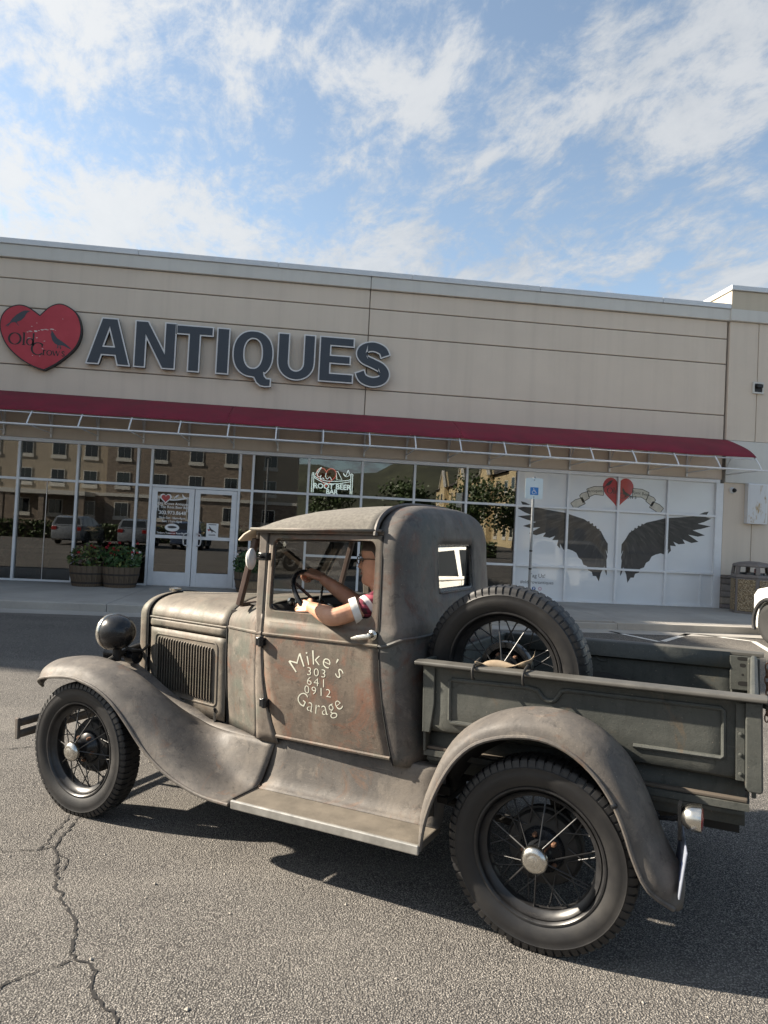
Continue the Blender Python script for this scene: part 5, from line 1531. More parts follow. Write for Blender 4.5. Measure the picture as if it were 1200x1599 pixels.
RN = resample([(-0.53, 0.36), (-0.538, 0.501), (-0.455, 0.684), (-0.337, 0.813), (-0.193, 0.885), (-0.054, 0.914), (0.079, 0.91), (0.208, 0.858), (0.319, 0.766), (0.38, 0.653), (0.415, 0.561), (0.462, 0.45), (0.510, 0.355), (0.520, 0.297), (0.509, 0.24)], 16)
RO = resample(RO, 16)
RFS = []
for i, (o_, c_, n_) in enumerate(zip(RO, RC, RN)):
    q = 0.975
    n_ = (n_[0] * q, 0.37 + (n_[1] - 0.37) * q)
    RFS.append([(o_[0], -0.842 if i < 15 else -0.80, o_[1]), (lerp(o_[0], c_[0], 0.55), -0.818 if i < 15 else -0.77, lerp(o_[1], c_[1], 0.62)), (c_[0], -0.705, c_[1]), (n_[0], -0.588, n_[1])])
for s in (-1, 1):
    f, rows = fender('rear_fender', RFS, s, P_FEND)
    m = MB(); m.loft([[r[-1] for r in rows[6:40]], [(r[-1][0] * 0.9, s * 0.56, max(0.45, r[-1][2] - 0.12)) for r in rows[6:40]]]); m.build('fender_skirt', P_FRAME, f, solid=0.004)
    m = MB(); m.lathe((0.30, s * 0.842, 0.648), (0, s, 0), [(-.01, 0.012), (0.006, 0.012), (0.010, 0.006), (0.011, 0)], 12); m.build('bolt', P_BLACK, f)
    # running board, trim, apron
    m = MB(); m.box(-1.452, -0.475, min(s * 0.838, s * 0.615), max(s * 0.838, s * 0.615), 0.305, 0.338); rb = m.build('running_board', P_BOARD, truck, smooth=False, bevel=0.006)
    m = MB(); m.box(-1.456, -0.471, min(s * 0.839, s * 0.856), max(s * 0.839, s * 0.856), 0.300, 0.341); m.build('board_trim', P_STEEL, rb, smooth=False, bevel=0.005)
    m = MB()
    m.loft([[(X, s * y, z + 0.002 * q) for X in [lerp(-1.452, -0.468, k / 8) for k in range(9)]] for q, (y, z) in enumerate(((0.655, 0.341), (0.632, 0.345), (0.612, 0.360), (0.600, 0.390), (0.588, 0.44), (0.578, 0.50), (0.574, 0.545), (0.566, 0.556), (0.52, 0.560)))])
    m.build('splash_apron', P_FEND, truck, solid=0.004)
    m = MB(); m.tube([(-1.454, s * y, z) for y, z in ((0.84, 0.342), (0.66, 0.344), (0.615, 0.362), (0.60, 0.395), (0.579, 0.50), (0.574, 0.55))], 0.0035, 6); m.build('apron_seam', P_GAP, truck)

# ---- cargo bed
bed = sub('cargo_bed', truck)
m = MB(); m.box(-0.585, 0.735, -0.565, 0.565, 0.62, 0.645); m.build('bed_floor', P_BED, bed, smooth=False)
for k in range(9):
    y = lerp(-0.50, 0.50, k / 8); m = MB(); m.box(-0.58, 0.73, y - 0.055, y + 0.055, 0.646, 0.660); m.build('floor_board', P_WOODF, bed, smooth=False, bevel=0.004)
def bead_line(pts, y, s, r=0.012):
    m = MB(); m.tube([(x, s * y, z) for x, z in pts], r, 8); return m
for s in (-1, 1):
    m = MB()
    sec = [(0.50, 0.725), (0.545, 0.728), (0.570, 0.742), (0.580, 0.765), (0.582, 0.85), (0.582, 0.95), (0.584, 1.012), (0.592, 1.030)]
    m.loft([[(X, s * y, z) for X in [lerp(-0.583, 0.722, k / 10) for k in range(11)]] for y, z in sec])
    side = m.build('side_panel', P_BED, bed, solid=0.004)
    m = MB(); m.prism([(0.586, 1.032), (0.636, 1.036), (0.641, 1.040), (0.641, 1.050), (0.637, 1.054), (0.585, 1.058), (0.570, 1.052), (0.570, 1.034)], lambda a, b, t: (t, s * a, b), -0.605, 0.795); m.build('top_rail', simple('worn_rail_paint', (0.085, 0.082, 0.074), 0.45, var=0.3, scale=5) if s < 0 else bpy.data.materials['worn_rail_paint'], side, smooth=False, bevel=0.004)
    m = MB(); m.loft([[(X, s * y, z) for X in (-0.57, 0.1, 0.64)] for y, z in ((0.566, 0.962), (0.550, 0.972), (0.566, 1.045), (0.572, 1.052))]); m.build('flare_strip', P_BED, side, solid=0.003)
    # pressed outline on the panel
    out = catmull([(-0.040, 0.957), (-0.028, 0.945), (-0.004, 0.938), (0.018, 0.945), (0.030, 0.962), (0.045, 0.985)], 4)
    line = [(-0.453, 0.800), (-0.453, 0.968), (-0.443, 0.978), (-0.10, 0.984), (-0.055, 0.976)] + out + [(0.07, 0.990), (0.10, 0.990), (0.64, 0.992), (0.65, 0.984), (0.65, 0.818), (0.64, 0.808), (0.328, 0.806)]
    for off_, yy in ((0, 0.5835),):
        bead_line(line, yy, s, 0.010).build('pressed_bead', P_BED, side)
    bead_line([(-0.453, 0.80), (-0.445, 0.789), (-0.25, 0.789)], 0.5835, s, 0.010).build('pressed_bead', P_BED, side)
    # the flush front stake, rear post and rivets
    m = MB(); m.prism([(-0.583, 1.03), (-0.525, 1.03), (-0.525, 0.86), (-0.545, 0.73), (-0.583, 0.73)], lambda a, b, t: (a, s * t, b), 0.575, 0.592); m.build('front_stake', P_BED, side, smooth=False, bevel=0.004)
    m = MB(); m.prism([(0.722, 1.03), (0.778, 1.03), (0.780, 0.712), (0.772, 0.704), (0.734, 0.704), (0.722, 0.72)], lambda a, b, t: (a, s * t, b), 0.53, 0.610); m.build('rear_post', P_BED, side, smooth=False, bevel=0.006)
    m = MB(); m.box(0.690, 0.721, min(s * 0.583, s * 0.587), max(s * 0.583, s * 0.587), 0.735, 1.02); m.build('rear_strap', P_BED, side, smooth=False, bevel=0.003)
    for z in (0.76, 0.83, 0.905):
        m = MB(); m.lathe((0.706, s * 0.587, z), (0, s, 0), [(0, 0.008), (0.004, 0.007), (0.006, 0)], 10); m.build('rivet', P_BED, side)
    # sill below
    m = MB(); m.loft([[(X, s * y, z) for X in (-0.575, 0.0, 0.72)] for y, z in ((0.525, 0.735), (0.53, 0.66), (0.53, 0.622), (0.548, 0.612), (0.548, 0.596), (0.528, 0.590), (0.525, 0.552), (0.50, 0.545))]); m.build('bed_sill', P_BED, bed, solid=0.004, angle=30)
    # inside stake bracket at the rear corner
    m = MB(); m.box(0.64, 0.735, min(s * 0.555, s * 0.562), max(s * 0.555, s * 0.562), 0.86, 1.035); br = m.build('corner_bracket', P_BED, side, smooth=False, bevel=0.003)
    m = MB()
    for X, z, w, h in ((0.70, 0.988, 0.014, 0.010), (0.70, 0.94, 0.006, 0.006), (0.705, 0.895, 0.028, 0.012), (0.70, 1.022, 0.026, 0.010)):
        m.add([(X + w * a, s * 0.5545, z + h * b) for a, b in ellipse(0, 0, 1, 1, 14, 3)], [tuple(range(14))])
    m.build('bracket_slot', P_GAP, br, smooth=False)
m = MB(); m.box(-0.585, -0.572, -0.575, 0.575, 0.64, 1.035); m.box(-0.592, -0.565, -0.575, 0.575, 1.035, 1.055); m.build('front_panel', P_BED, bed, smooth=False, bevel=0.004)
tg_ = sub('tailgate', truck)
m = MB(); m.box(0.742, 0.758, -0.525, 0.525, 0.66, 1.02); m.build('gate_panel', P_BED, tg_, smooth=False, bevel=0.003)
m = MB(); m.tube([(0.75, -0.535, 1.03), (0.75, 0.535, 1.03)], 0.016, 10); m.build('gate_roll', P_BED, tg_)
m = MB(); m.bar((0.785, -0.57, 1.018), (0.84, -0.66, 1.016), 0.018, 0.018); m.build('gate_hook', P_BED, tg_)
# tailgate chain: separate links
for s in (-1, 1):
    src = None
    for k in range(9):
        c = Vector((0.812 - 0.003 * math.sin(k), s * 0.585, 0.985 - 0.032 * k))
        if src is None:
            m = MB(); m.tube([(0.0095 * math.cos(a) if abs(math.cos(a)) > 0 else 0, 0, 0.022 * math.sin(a)) for a in [2 * math.pi * q / 14 for q in range(14)]], 0.0035, 6, closed=True)
            src = m.build('chain_link', P_RUST, tg_); o = src
        else:
            o = bpy.data.objects.new('chain_link', src.data); link(o, tg_)
        o.location = c; o.rotation_euler = (0, 0, R(90 * (k % 2) + 20))

# ---- wheels
def tyre_mesh():
    half = [(0.044, 0.250), (0.052, 0.262), (0.062, 0.280), (0.069, 0.302), (0.0695, 0.318), (0.066, 0.336), (0.0675, 0.339), (0.0645, 0.3425), (0.0635, 0.3435), (0.062, 0.352), (0.058, 0.365), (0.052, 0.3732), (0.0505, 0.3738), (0.026, 0.3762), (0.022, 0.3764), (0.0, 0.3768)]
    prof_ = [(-y, r) for y, r in half] + [(y, r) for y, r in half[-2::-1]]
    NL = 68; rows = []
    for i in range(NL):
        for q, fr_ in enumerate((0.0, 0.70, 0.74, 0.96)):
            a = 2 * math.pi * (i + fr_) / NL
            row = []
            for y, r in prof_:
                d = 0.0
                if 0.343 < r < 0.3735: d = 0.014 if q >= 2 else 0.0
                elif r >= 0.3735:
                    d = (0.009 if q >= 2 else 0.0) if abs(y) > 0.03 else (0.006 if (q < 2) == (y > 0) else 0.0)
                    if abs(y) < 0.004: d = 0.004
                row.append(((r - d) * math.sin(a), y, (r - d) * math.cos(a)))
            rows.append(row)
    rows.append(rows[0])
    m = MB(); m.loft(rows)
    return m.mesh('tyre', P_RUBBER, True, 38)
TYRE = tyre_mesh()
m = MB()
m.lathe((0, 0, 0), (0, 1, 0), [(-0.050, 0.263), (-0.057, 0.263), (-0.057, 0.256), (-0.050, 0.249), (-0.034, 0.244), (-0.024, 0.228), (0.0, 0.222), (0.024, 0.228), (0.034, 0.244), (0.050, 0.249), (0.057, 0.256), (0.057, 0.263), (0.050, 0.263)], 72, caps=False)
m.lathe((0, 0, 0), (0, 1, 0), [(-0.048, 0.243), (-0.030, 0.236), (-0.020, 0.219), (0.0, 0.214), (0.020, 0.219), (0.030, 0.236), (0.048, 0.243)], 72, caps=False)
RIM = m.mesh('rim', P_RIM, True, 40)
m = MB()
m.lathe((0, 0, 0), (0, 1, 0), [(-0.088, 0.040), (-0.086, 0.052), (-0.075, 0.050), (-0.055, 0.045), (-0.02, 0.055), (0.0, 0.082), (0.012, 0.090), (0.030, 0.092), (0.036, 0.08)], 40)
HUB = m.mesh('hub_shell', P_BLACK, True, 40)
m = MB(); m.lathe((0, 0, 0), (0, -1, 0), [(0.078, 0.050), (0.090, 0.054), (0.104, 0.051), (0.114, 0.040), (0.118, 0.030), (0.1165, 0.027), (0.1185, 0.022), (0.120, 0.012), (0.1205, 0.0)], 36)
CAP = m.mesh('hub_cap', P_CHROME, True, 50)
m = MB(); m.lathe((0, 0, 0), (0, 1, 0), [(0.020, 0.10), (0.030, 0.140), (0.045, 0.146), (0.06, 0.146), (0.062, 0.155), (0.09, 0.155), (0.10, 0.13), (0.11, 0.06)], 48)
DRUM = m.mesh('brake_drum', P_FRAME, True, 35)
def spoke_mesh(r0, y0, r1, y1, tw):
    a = R(tw); m = MB()
    m.tube([(r0 * math.sin(0), y0, r0), (r1 * math.sin(a), y1, r1 * math.cos(a))], 0.0032, 6)
    m.lathe((r1 * math.sin(a) * 0.985, y1, r1 * math.cos(a) * 0.985), (math.sin(a), 0, math.cos(a)), [(-0.012, 0.0045), (0.008, 0.0055), (0.009, 0)], 6)
    return m.mesh('spoke', P_RIM, True, 60)
SP = [spoke_mesh(0.048, -0.080, 0.222, -0.010, 10), spoke_mesh(0.048, -0.080, 0.222, -0.010, -10), spoke_mesh(0.088, 0.026, 0.224, 0.006, 32), spoke_mesh(0.088, 0.026, 0.224, 0.006, -32)]
m = MB(); m.lathe((0, 0, 0), (0, -1, 0), [(-0.01, 0.010), (0.014, 0.010), (0.020, 0.006), (0.021, 0)], 6); NUT = m.mesh('lug_nut', P_RUST, True, 30)
def mobj(name, me, parent, loc=(0, 0, 0), rot=(0, 0, 0)):
    o = bpy.data.objects.new(name, me); link(o, parent); o.location = loc; o.rotation_euler = rot; return o
def wheel_parts(w, roll=0.0, drum=True, cap=True, spoke_mat=None):
    mobj('tyre', TYRE, w, rot=(0, roll, 0)); mobj('rim', RIM, w); mobj('hub_shell', HUB, w)
    if cap: mobj('hub_cap', CAP, w)
    if drum: mobj('brake_drum', DRUM, w)
    for k in range(5):
        mobj('spoke', SP[0], w, rot=(0, roll + 2 * math.pi * k / 5, 0)); mobj('spoke', SP[1], w, rot=(0, roll + 2 * math.pi * (k + 0.778) / 5, 0))
    for k in range(10):
        mobj('spoke', SP[2], w, rot=(0, roll + 2 * math.pi * k / 10, 0)); mobj('spoke', SP[3], w, rot=(0, roll + 2 * math.pi * (k + 0.35) / 10, 0))
    for k in range(5):
        a = 2 * math.pi * (k + 0.3) / 5 + roll
        mobj('lug_nut', NUT, w, loc=(0.068 * math.sin(a), -0.008, 0.068 * math.cos(a)))
for X, s, roll in ((-2.629, -1, 0.2), (0.0, -1, 0.55), (-2.629, 1, 0.9), (0.0, 1, 0.1)):
    w = sub('wheel', truck, (X, s * 0.711, 0.372), (0, 0, 0 if s < 0 else math.pi))
    wheel_parts(w, roll)

# ---- chassis seen under the body
ch = sub('chassis', truck)
for s in (-1, 1):
    m = MB(); m.box(-3.0, 0.70, min(s * 0.30, s * 0.35), max(s * 0.30, s * 0.35), 0.46, 0.55); m.build('frame_rail', P_FRAME, ch, smooth=False)
    m = MB(); m.tube([(-1.2, s * 0.30, 0.40), (-0.02, s * 0.52, 0.37)], 0.022, 8); m.build('radius_rod', P_FRAME, ch)
for X in (-2.629, 0.0):
    m = MB(); m.tube([(X, -0.66, 0.372), (X, 0.66, 0.372)], 0.032 if X < -1 else 0.045, 12)
    if X > -1: m.lathe((0, 0, 0.372), (0, 1, 0), [(-0.16, 0.05), (-0.08, 0.13), (0.0, 0.15), (0.08, 0.13), (0.16, 0.05)], 20)
    m.build('axle', P_FRAME, ch)
    m = MB()
    for k in range(5): m.loft([[(X + 0.03 + dx_, y, 0.50 - 0.10 * (abs(y) / 0.55) ** 2 + 0.012 * k * (1)) for y in [lerp(-0.52 + 0.07 * k, 0.52 - 0.07 * k, q / 10) for q in range(11)]] for dx_ in (-0.025, 0.025)])
    m.build('leaf_spring', P_FRAME, ch, solid=0.009)
m = MB(); m.box(-2.45, -1.75, -0.22, 0.22, 0.33, 0.80); m.box(-1.75, -1.35, -0.14, 0.14, 0.34, 0.60); m.build('engine', P_FRAME, ch, bevel=0.03)
m = MB(); m.tube([(-1.4, 0, 0.45), (0, 0, 0.38)], 0.035, 10); m.tube([(-2.0, 0.25, 0.40), (-1.0, 0.25, 0.32), (0.3, 0.30, 0.33)], 0.024, 8); m.build('torque_tube', P_FRAME, ch)
m = MB(); m.box(-0.52, -0.44, -0.60, -0.36, 0.47, 0.51); m.box(-0.50, -0.45, -0.60, -0.36, 0.43, 0.46); m.build('shock_arm', P_FRAME, ch, smooth=False, bevel=0.004)

# ---- lamps, bumper, plate
for s in (-1, 1):
    hl = sub('headlight', truck)
    c = (-2.695, s * 0.45, 0.992)
    m = MB(); m.lathe(c, (1, 0, 0), [(-0.060, 0.0), (-0.060, 0.080), (-0.056, 0.098), (-0.046, 0.106), (-0.015, 0.108), (0.02, 0.103), (0.052, 0.091), (0.078, 0.072), (0.097, 0.048), (0.107, 0.024), (0.110, 0.0)], 36); m.build('lamp_shell', P_BLACK, hl)
    m = MB(); m.lathe(c, (1, 0, 0), [(-0.076, 0.094), (-0.074, 0.105), (-0.062, 0.110), (-0.050, 0.110), (-0.044, 0.104)], 36, caps=False); m.build('lamp_rim', P_CHROME, hl)
    m = MB(); m.lathe(c, (1, 0, 0), [(-0.090, 0.0), (-0.086, 0.05), (-0.074, 0.095)], 36, caps=False); m.build('lens', P_LENS, hl)
    m = MB(); m.tube([(-2.695, s * 0.45, 0.895), (-2.70, s * 0.45, 0.82)], 0.026, 10); m.tube([(-2.64, s * 0.45, 0.915), (-2.60, s * 0.42, 0.885), (-2.585, s * 0.35, 0.88), (-2.60, s * 0.29, 0.905)], 0.009, 8); m.build('lamp_bracket', P_FRAME, hl)
m = MB(); m.tube(catmull([(-2.70, -0.56, 0.80), (-2.70, -0.45, 0.845), (-2.71, -0.25, 0.885), (-2.715, 0, 0.875), (-2.71, 0.25, 0.885), (-2.70, 0.45, 0.845), (-2.70, 0.56, 0.80)], 6), 0.018, 10); m.build('lamp_bar', P_FRAME, truck)
hn = sub('horn', truck)
m = MB(); m.lathe((-2.86, -0.36, 0.84), (1, 0, 0), [(0, 0.055), (0.02, 0.045), (0.08, 0.022), (0.16, 0.018), (0.17, 0.045), (0.24, 0.045), (0.25, 0)], 24, caps=False); m.build('horn_bell', P_BLACK, hn)
bp = sub('bumper', truck)
for z in (0.432, 0.364):
    m = MB(); m.tube([(-3.215 - 0.045 * (1 - (y / 0.74) ** 2), y, z) for y in [lerp(-0.735, 0.735, k / 16) for k in range(17)]], 0.001, 4)
    m = MB(); m.loft([[(-3.215 - 0.045 * (1 - (y / 0.74) ** 2), y, z + dz_) for y in [lerp(-0.735, 0.735, k / 16) for k in range(17)]] for dz_ in (-0.024, 0.024)]); m.build('bumper_bar', P_FEND, bp, solid=0.010)
for s in (-1, 1):
    m = MB(); m.box(-3.232, -3.200, min(s * 0.735, s * 0.715), max(s * 0.735, s * 0.715), 0.335, 0.462); m.build('bumper_end', P_FEND, bp, smooth=False, bevel=0.006)
    m = MB(); m.tube([(-3.22, s * 0.35, 0.40), (-3.05, s * 0.34, 0.46), (-2.85, s * 0.33, 0.50)], 0.016, 8); m.build('bumper_arm', P_FRAME, bp)
tl = sub('tail_lamp', truck)
m = MB(); m.lathe((0.535, -0.735, 0.622), (1, 0, 0), [(-0.022, 0.0), (-0.020, 0.016), (-0.012, 0.031), (0.002, 0.042), (0.02, 0.047), (0.045, 0.049), (0.050, 0.049)], 28); m.build('lamp_shell', P_CHROME, tl)
m = MB(); m.lathe((0.535, -0.735, 0.622), (1, 0, 0), [(0.048, 0.043), (0.054, 0.034), (0.057, 0)], 28); m.build('lens', P_REDLENS, tl)
m = MB(); m.tube([(0.40, -0.66, 0.61), (0.44, -0.68, 0.58), (0.49, -0.72, 0.60), (0.52, -0.735, 0.62)], 0.009, 8); m.bar((0.513, -0.735, 0.665), (0.513, -0.725, 0.54), 0.012, 0.05, up=(0, 1, 0)); m.build('lamp_bracket', P_BLACK, tl)
lp = sub('licence_plate', truck)
P_PLATE = simple('white_plate', (0.20, 0.22, 0.27), 0.7, var=0.1, scale=20); P_PLATEB = simple('blue_plate_print', (0.03, 0.05, 0.14), 0.4, var=0)
m = MB(); m.obox((0.512, -0.690, 0.448), (0.003, 0.0, 0.0), (-0.020, 0.148, 0.0), (0.012, 0, 0.082)); m.build('plate', P_PLATE, lp, smooth=False, bevel=0.002)
m = MB()
for k, y in enumerate((-0.10, -0.065, -0.03, 0.03, 0.065, 0.10)):
    for xx in (0.5165, 0.5075):
        
        def pb(ya, yb, za, zb):
            m.add([(xx - (b + 0.69) * 0.135 + (c_ - 0.448) * 0.146, b, c_) for b, c_ in ((ya, za), (yb, za), (yb, zb), (ya, zb))], [(0, 1, 2, 3)])
        pb(-0.69 + y - 0.012, -0.69 + y - 0.004, 0.415, 0.480); pb(-0.69 + y - 0.004, -0.69 + y + 0.010, 0.468 - 0.02 * (k % 2), 0.480 - 0.02 * (k % 2)); pb(-0.69 + y - 0.004, -0.69 + y + 0.010, 0.415, 0.425)
m.build('plate_print', P_PLATEB, lp, smooth=False)
m = MB(); m.tube([(0.513, -0.725, 0.56), (0.512, -0.70, 0.52)], 0.006, 6); m.build('plate_bracket', P_BLACK, lp)

# ------------------------------------------------------------------ spare wheel and its strap, standing in the bed
SPM = TM @ Matrix.Translation((-0.248, -0.405, 1.025)) @ Matrix.Rotation(R(4), 4, 'X')
spare = thing('spare_wheel', 'spare spoked wheel with worn black tyre standing in the truck bed', 'wheel', matrix=SPM)
wheel_parts(spare, 0.3, drum=False, cap=False)
m = MB(); m.lathe((0, 0, 0), (0, -1, 0), [(-0.02, 0.12), (0.0, 0.125), (0.02, 0.12), (0.022, 0.095), (-0.01, 0.090), (-0.012, 0.07), (0.03, 0.066), (0.032, 0.04), (0.0, 0.035)], 36, caps=False); m.build('hub_flange', P_BLACK, spare)
k = NT('tan_webbing'); k.col(k.ramp(k.noise(20, 4), [(0.3, (0.20, 0.15, 0.10)), (0.7, (0.34, 0.27, 0.19))])); k.rough(0.9); P_STRAP = k.m
strap = thing('tie_strap', 'tan webbing strap tying the spare wheel to the bed rail', 'strap', matrix=TM)
m = MB()
pts = catmull([(-0.322, -0.62, 1.062), (-0.29, -0.60, 1.070), (-0.22, -0.585, 1.068), (-0.14, -0.585, 1.072), (-0.10, -0.57, 1.085), (-0.085, -0.53, 1.125)], 5)
m.loft([[(x, y - 0.01 * q, z + 0.016 * q * math.cos(i * 0.35)) for i, (x, y, z) in enumerate(pts)] for q in (-1, 1)])
m.build('webbing', P_STRAP, strap, solid=0.004)
for x in (-0.322, -0.100):
    m = MB(); m.tube(catmull([(x, -0.56, 1.08), (x, -0.60, 1.072), (x, -0.655, 1.050), (x, -0.652, 1.010), (x, -0.640, 1.005)], 4), 0.006, 8); m.build('hook', P_FRAME, strap)

# ------------------------------------------------------------------ the driver
k = NT('tanned_skin')
k.col(k.ramp(k.noise(14, 4, 0.6), [(0.3, (0.44, 0.225, 0.140)), (0.7, (0.57, 0.320, 0.210))]))
k.rough(0.5); k.b.inputs['Subsurface Weight'].default_value = 0.05; k.bump(k.noise(160, 3), 0.1, 0.001); SKIN = k.m
k = NT('maroon_plaid_shirt')
def _stripe(sc, axis, lo, hi):
    w = k.n('ShaderNodeTexWave', wave_type='BANDS', bands_direction=axis); k.l(k.tc, w.inputs['Vector']); w.inputs['Scale'].default_value = sc
    return k.rng(w.outputs['Fac'], lo, hi)
_c = k.mix(_stripe(7, 'X', 0.55, 0.75), (0.13, 0.008, 0.028), (0.035, 0.008, 0.016))
_c = k.mix(_stripe(7, 'Z', 0.62, 0.80), _c, (0.30, 0.05, 0.08))
_c = k.mix(_stripe(5.2, 'DIAGONAL', 0.66, 0.80), _c, (0.60, 0.54, 0.54))
k.col(_c); k.rough(0.85); SHIRT = k.m
CUFF = simple('white_sleeve_cuff', (0.66, 0.64, 0.61), 0.85, var=0.12, scale=25, bump=0.6, bscale=40)
DENIM = simple('blue_denim', (0.035, 0.05, 0.085), 0.9, var=0.2, scale=30)
HAIR = simple('grey_brown_hair', (0.075, 0.058, 0.048), 0.7, var=0.3, scale=60)
SPECS = simple('thin_glasses_frame', (0.10, 0.08, 0.06), 0.3, 0.6, var=0)
EYE = simple('eye', (0.10, 0.08, 0.07), 0.2, var=0)
person = thing('person', 'driver in maroon plaid short sleeved shirt and glasses, elbow on the window sill', 'person', matrix=TM)

def skin_chains(chains, sub_levels=1):
    """joined limb chains [(point, radius)] grown into tapering tubes (verts, faces)"""
    me = bpy.data.meshes.new('chain'); bm = bmesh.new()
    lay = bm.verts.layers.skin.verify()
    for pts in chains:
        prev = None
        for i, (p, r) in enumerate(pts):
            q = bm.verts.new(p); rr = r if isinstance(r, tuple) else (r, r)
            q[lay].radius = rr; q[lay].use_root = (i == 0)
            if prev: bm.edges.new((prev, q))
            prev = q
    bm.to_mesh(me); bm.free()
    o = bpy.data.objects.new('chain', me); COL.objects.link(o)
    o.modifiers.new('skin', 'SKIN').use_smooth_shade = True
    sb = o.modifiers.new('sub', 'SUBSURF'); sb.levels = sub_levels
    dg = bpy.context.evaluated_depsgraph_get(); dg.update()
    e = o.evaluated_get(dg).to_mesh()
    v = [tuple(q.co) for q in e.vertices]; f = [tuple(p.vertices) for p in e.polygons]
    o.evaluated_get(dg).to_mesh_clear()
    bpy.data.objects.remove(o); bpy.data.meshes.remove(me)
    return v, f

def head_geo(c, yaw, tilt=0.0):
    """head facing local -X: rings from neck to crown shaped by front, back and side profiles"""
    zs = [-0.150, -0.125, -0.112, -0.100, -0.088, -0.076, -0.064, -0.054, -0.044, -0.034, -0.024, -0.014, -0.004, 0.006, 0.016, 0.028, 0.042, 0.058, 0.074, 0.088, 0.100, 0.109, 0.114, 0.116]
    fr = [0.035, 0.050, 0.083, 0.090, 0.090, 0.086, 0.088, 0.089, 0.087, 0.088, 0.089, 0.090, 0.088, 0.085, 0.088, 0.092, 0.093, 0.091, 0.085, 0.073, 0.056, 0.036, 0.018, 0.002]
    bk = [0.062, 0.062, 0.060, 0.060, 0.063, 0.068, 0.074, 0.080, 0.086, 0.091, 0.095, 0.098, 0.100, 0.102, 0.103, 0.103, 0.101, 0.097, 0.088, 0.075, 0.058, 0.038, 0.02, 0.002]
    wd = [0.055, 0.055, 0.050, 0.053, 0.058, 0.061, 0.064, 0.066, 0.068, 0.070, 0.071, 0.072, 0.073, 0.074, 0.075, 0.076, 0.076, 0.074, 0.069, 0.060, 0.047, 0.031, 0.016, 0.002]
    n = 48; rows = []
    for z, a, b, w in zip(zs, fr, bk, wd):
        r = []
        for i in range(n):
            t = 2 * math.pi * i / n; ct, s_ = math.cos(t), math.sin(t)
            x = (-a if ct > 0 else -b) * abs(ct) ** 0.9 * (1 if ct > 0 else -1); y = w * math.copysign(abs(s_) ** 0.95, s_)
            if ct > 0:
                g = math.exp(-(y / 0.011) ** 2)
                ns = interp(z, [-0.048, -0.040, -0.034, -0.020, 0.000, 0.014], [0, 0.016, 0.027, 0.020, 0.009, 0.0])
                x -= ns * g * (1.0)
                x -= 0.006 * math.exp(-((abs(y) - 0.016) / 0.008) ** 2 - ((z + 0.040) / 0.008) ** 2)      # nostril wings
                x += 0.010 * math.exp(-((abs(y) - 0.031) / 0.014) ** 2 - ((z - 0.002) / 0.010) ** 2)      # eye sockets
                x -= 0.005 * math.exp(-((abs(y) - 0.030) / 0.02) ** 2 - ((z - 0.020) / 0.007) ** 2)       # brows
                x -= 0.005 * math.exp(-(y / 0.020) ** 2) * (math.exp(-((z + 0.058) / 0.004) ** 2) + math.exp(-((z + 0.071) / 0.005) ** 2))   # lips
                x += 0.004 * math.exp(-(y / 0.022) ** 2 - ((z + 0.0645) / 0.003) ** 2)
                x -= 0.006 * math.exp(-((abs(y) - 0.045) / 0.016) ** 2 - ((z + 0.022) / 0.016) ** 2)      # cheeks
            r.append((x, y, z))
        rows.append(r)
    m = MB(); m.loft(rows, closed=True, caps=True)
    for s in (-1, 1):       # ears
        m.tube([(0.010, s * 0.070, -0.035), (0.016, s * 0.079, -0.020), (0.022, s * 0.084, 0.002), (0.014, s * 0.083, 0.020), (0.004, s * 0.076, 0.020)], [0.008, 0.010, 0.012, 0.011, 0.007], 8)
    M_ = Matrix.Translation(c) @ Matrix.Rotation(yaw, 4, 'Z') @ Matrix.Rotation(tilt, 4, 'Y') @ Matrix.Scale(1.08, 4)
    return [tuple(M_ @ Vector(p)) for p in m.v], m.f, M_
HC = Vector((-0.945, -0.345, 1.487))
hv, hf, HMX = head_geo(HC, R(12))

def hand(wrist, fwd, up, side, curl, scale=1.0, thumb_side=1):
    """palm and five separate curled fingers: chains for the skin modifier. fwd: wrist to knuckles; up: back of the hand; side: towards the index finger"""
    wrist, f, u, s = Vector(wrist), Vector(fwd).normalized(), Vector(up).normalized(), Vector(side).normalized()
    ch = []
    L = 0.088 * scale
    for i, (off_, ln, r) in enumerate(((0.030, 0.070, 0.0088), (0.010, 0.078, 0.0092), (-0.011, 0.072, 0.0086), (-0.030, 0.056, 0.0076))):
        p = wrist + s * off_ * 0.55 * scale; kn = wrist + f * (L - abs(off_) * 0.25) + s * off_ * scale
        pts = [(p, 0.013 * scale), (wrist + f * L * 0.5 + s * off_ * 0.85 * scale, 0.0125 * scale), (kn, 0.0108 * scale)]
        d = f.copy(); q = kn.copy(); ang = 0
        for j, frac in enumerate((0.45, 0.32, 0.23)):
            ang += curl[j]
            d = f * math.cos(ang) - u * math.sin(ang)
            q = q + d * ln * frac * scale
            pts.append((q.copy(), r * scale * (1 - 0.1 * j)))
        ch.append(pts)
    b = wrist + f * 0.018 * scale + s * 0.028 * scale - u * 0.004
    ch.append([(wrist + f * 0.01, 0.014 * scale), (b + s * 0.012 * scale, 0.0125 * scale), (b + f * 0.030 * scale + s * 0.024 * scale - u * 0.014 * scale, 0.0105 * scale), (b + f * 0.055 * scale + s * 0.018 * scale - u * 0.034 * scale, 0.0088 * scale)])
    return ch
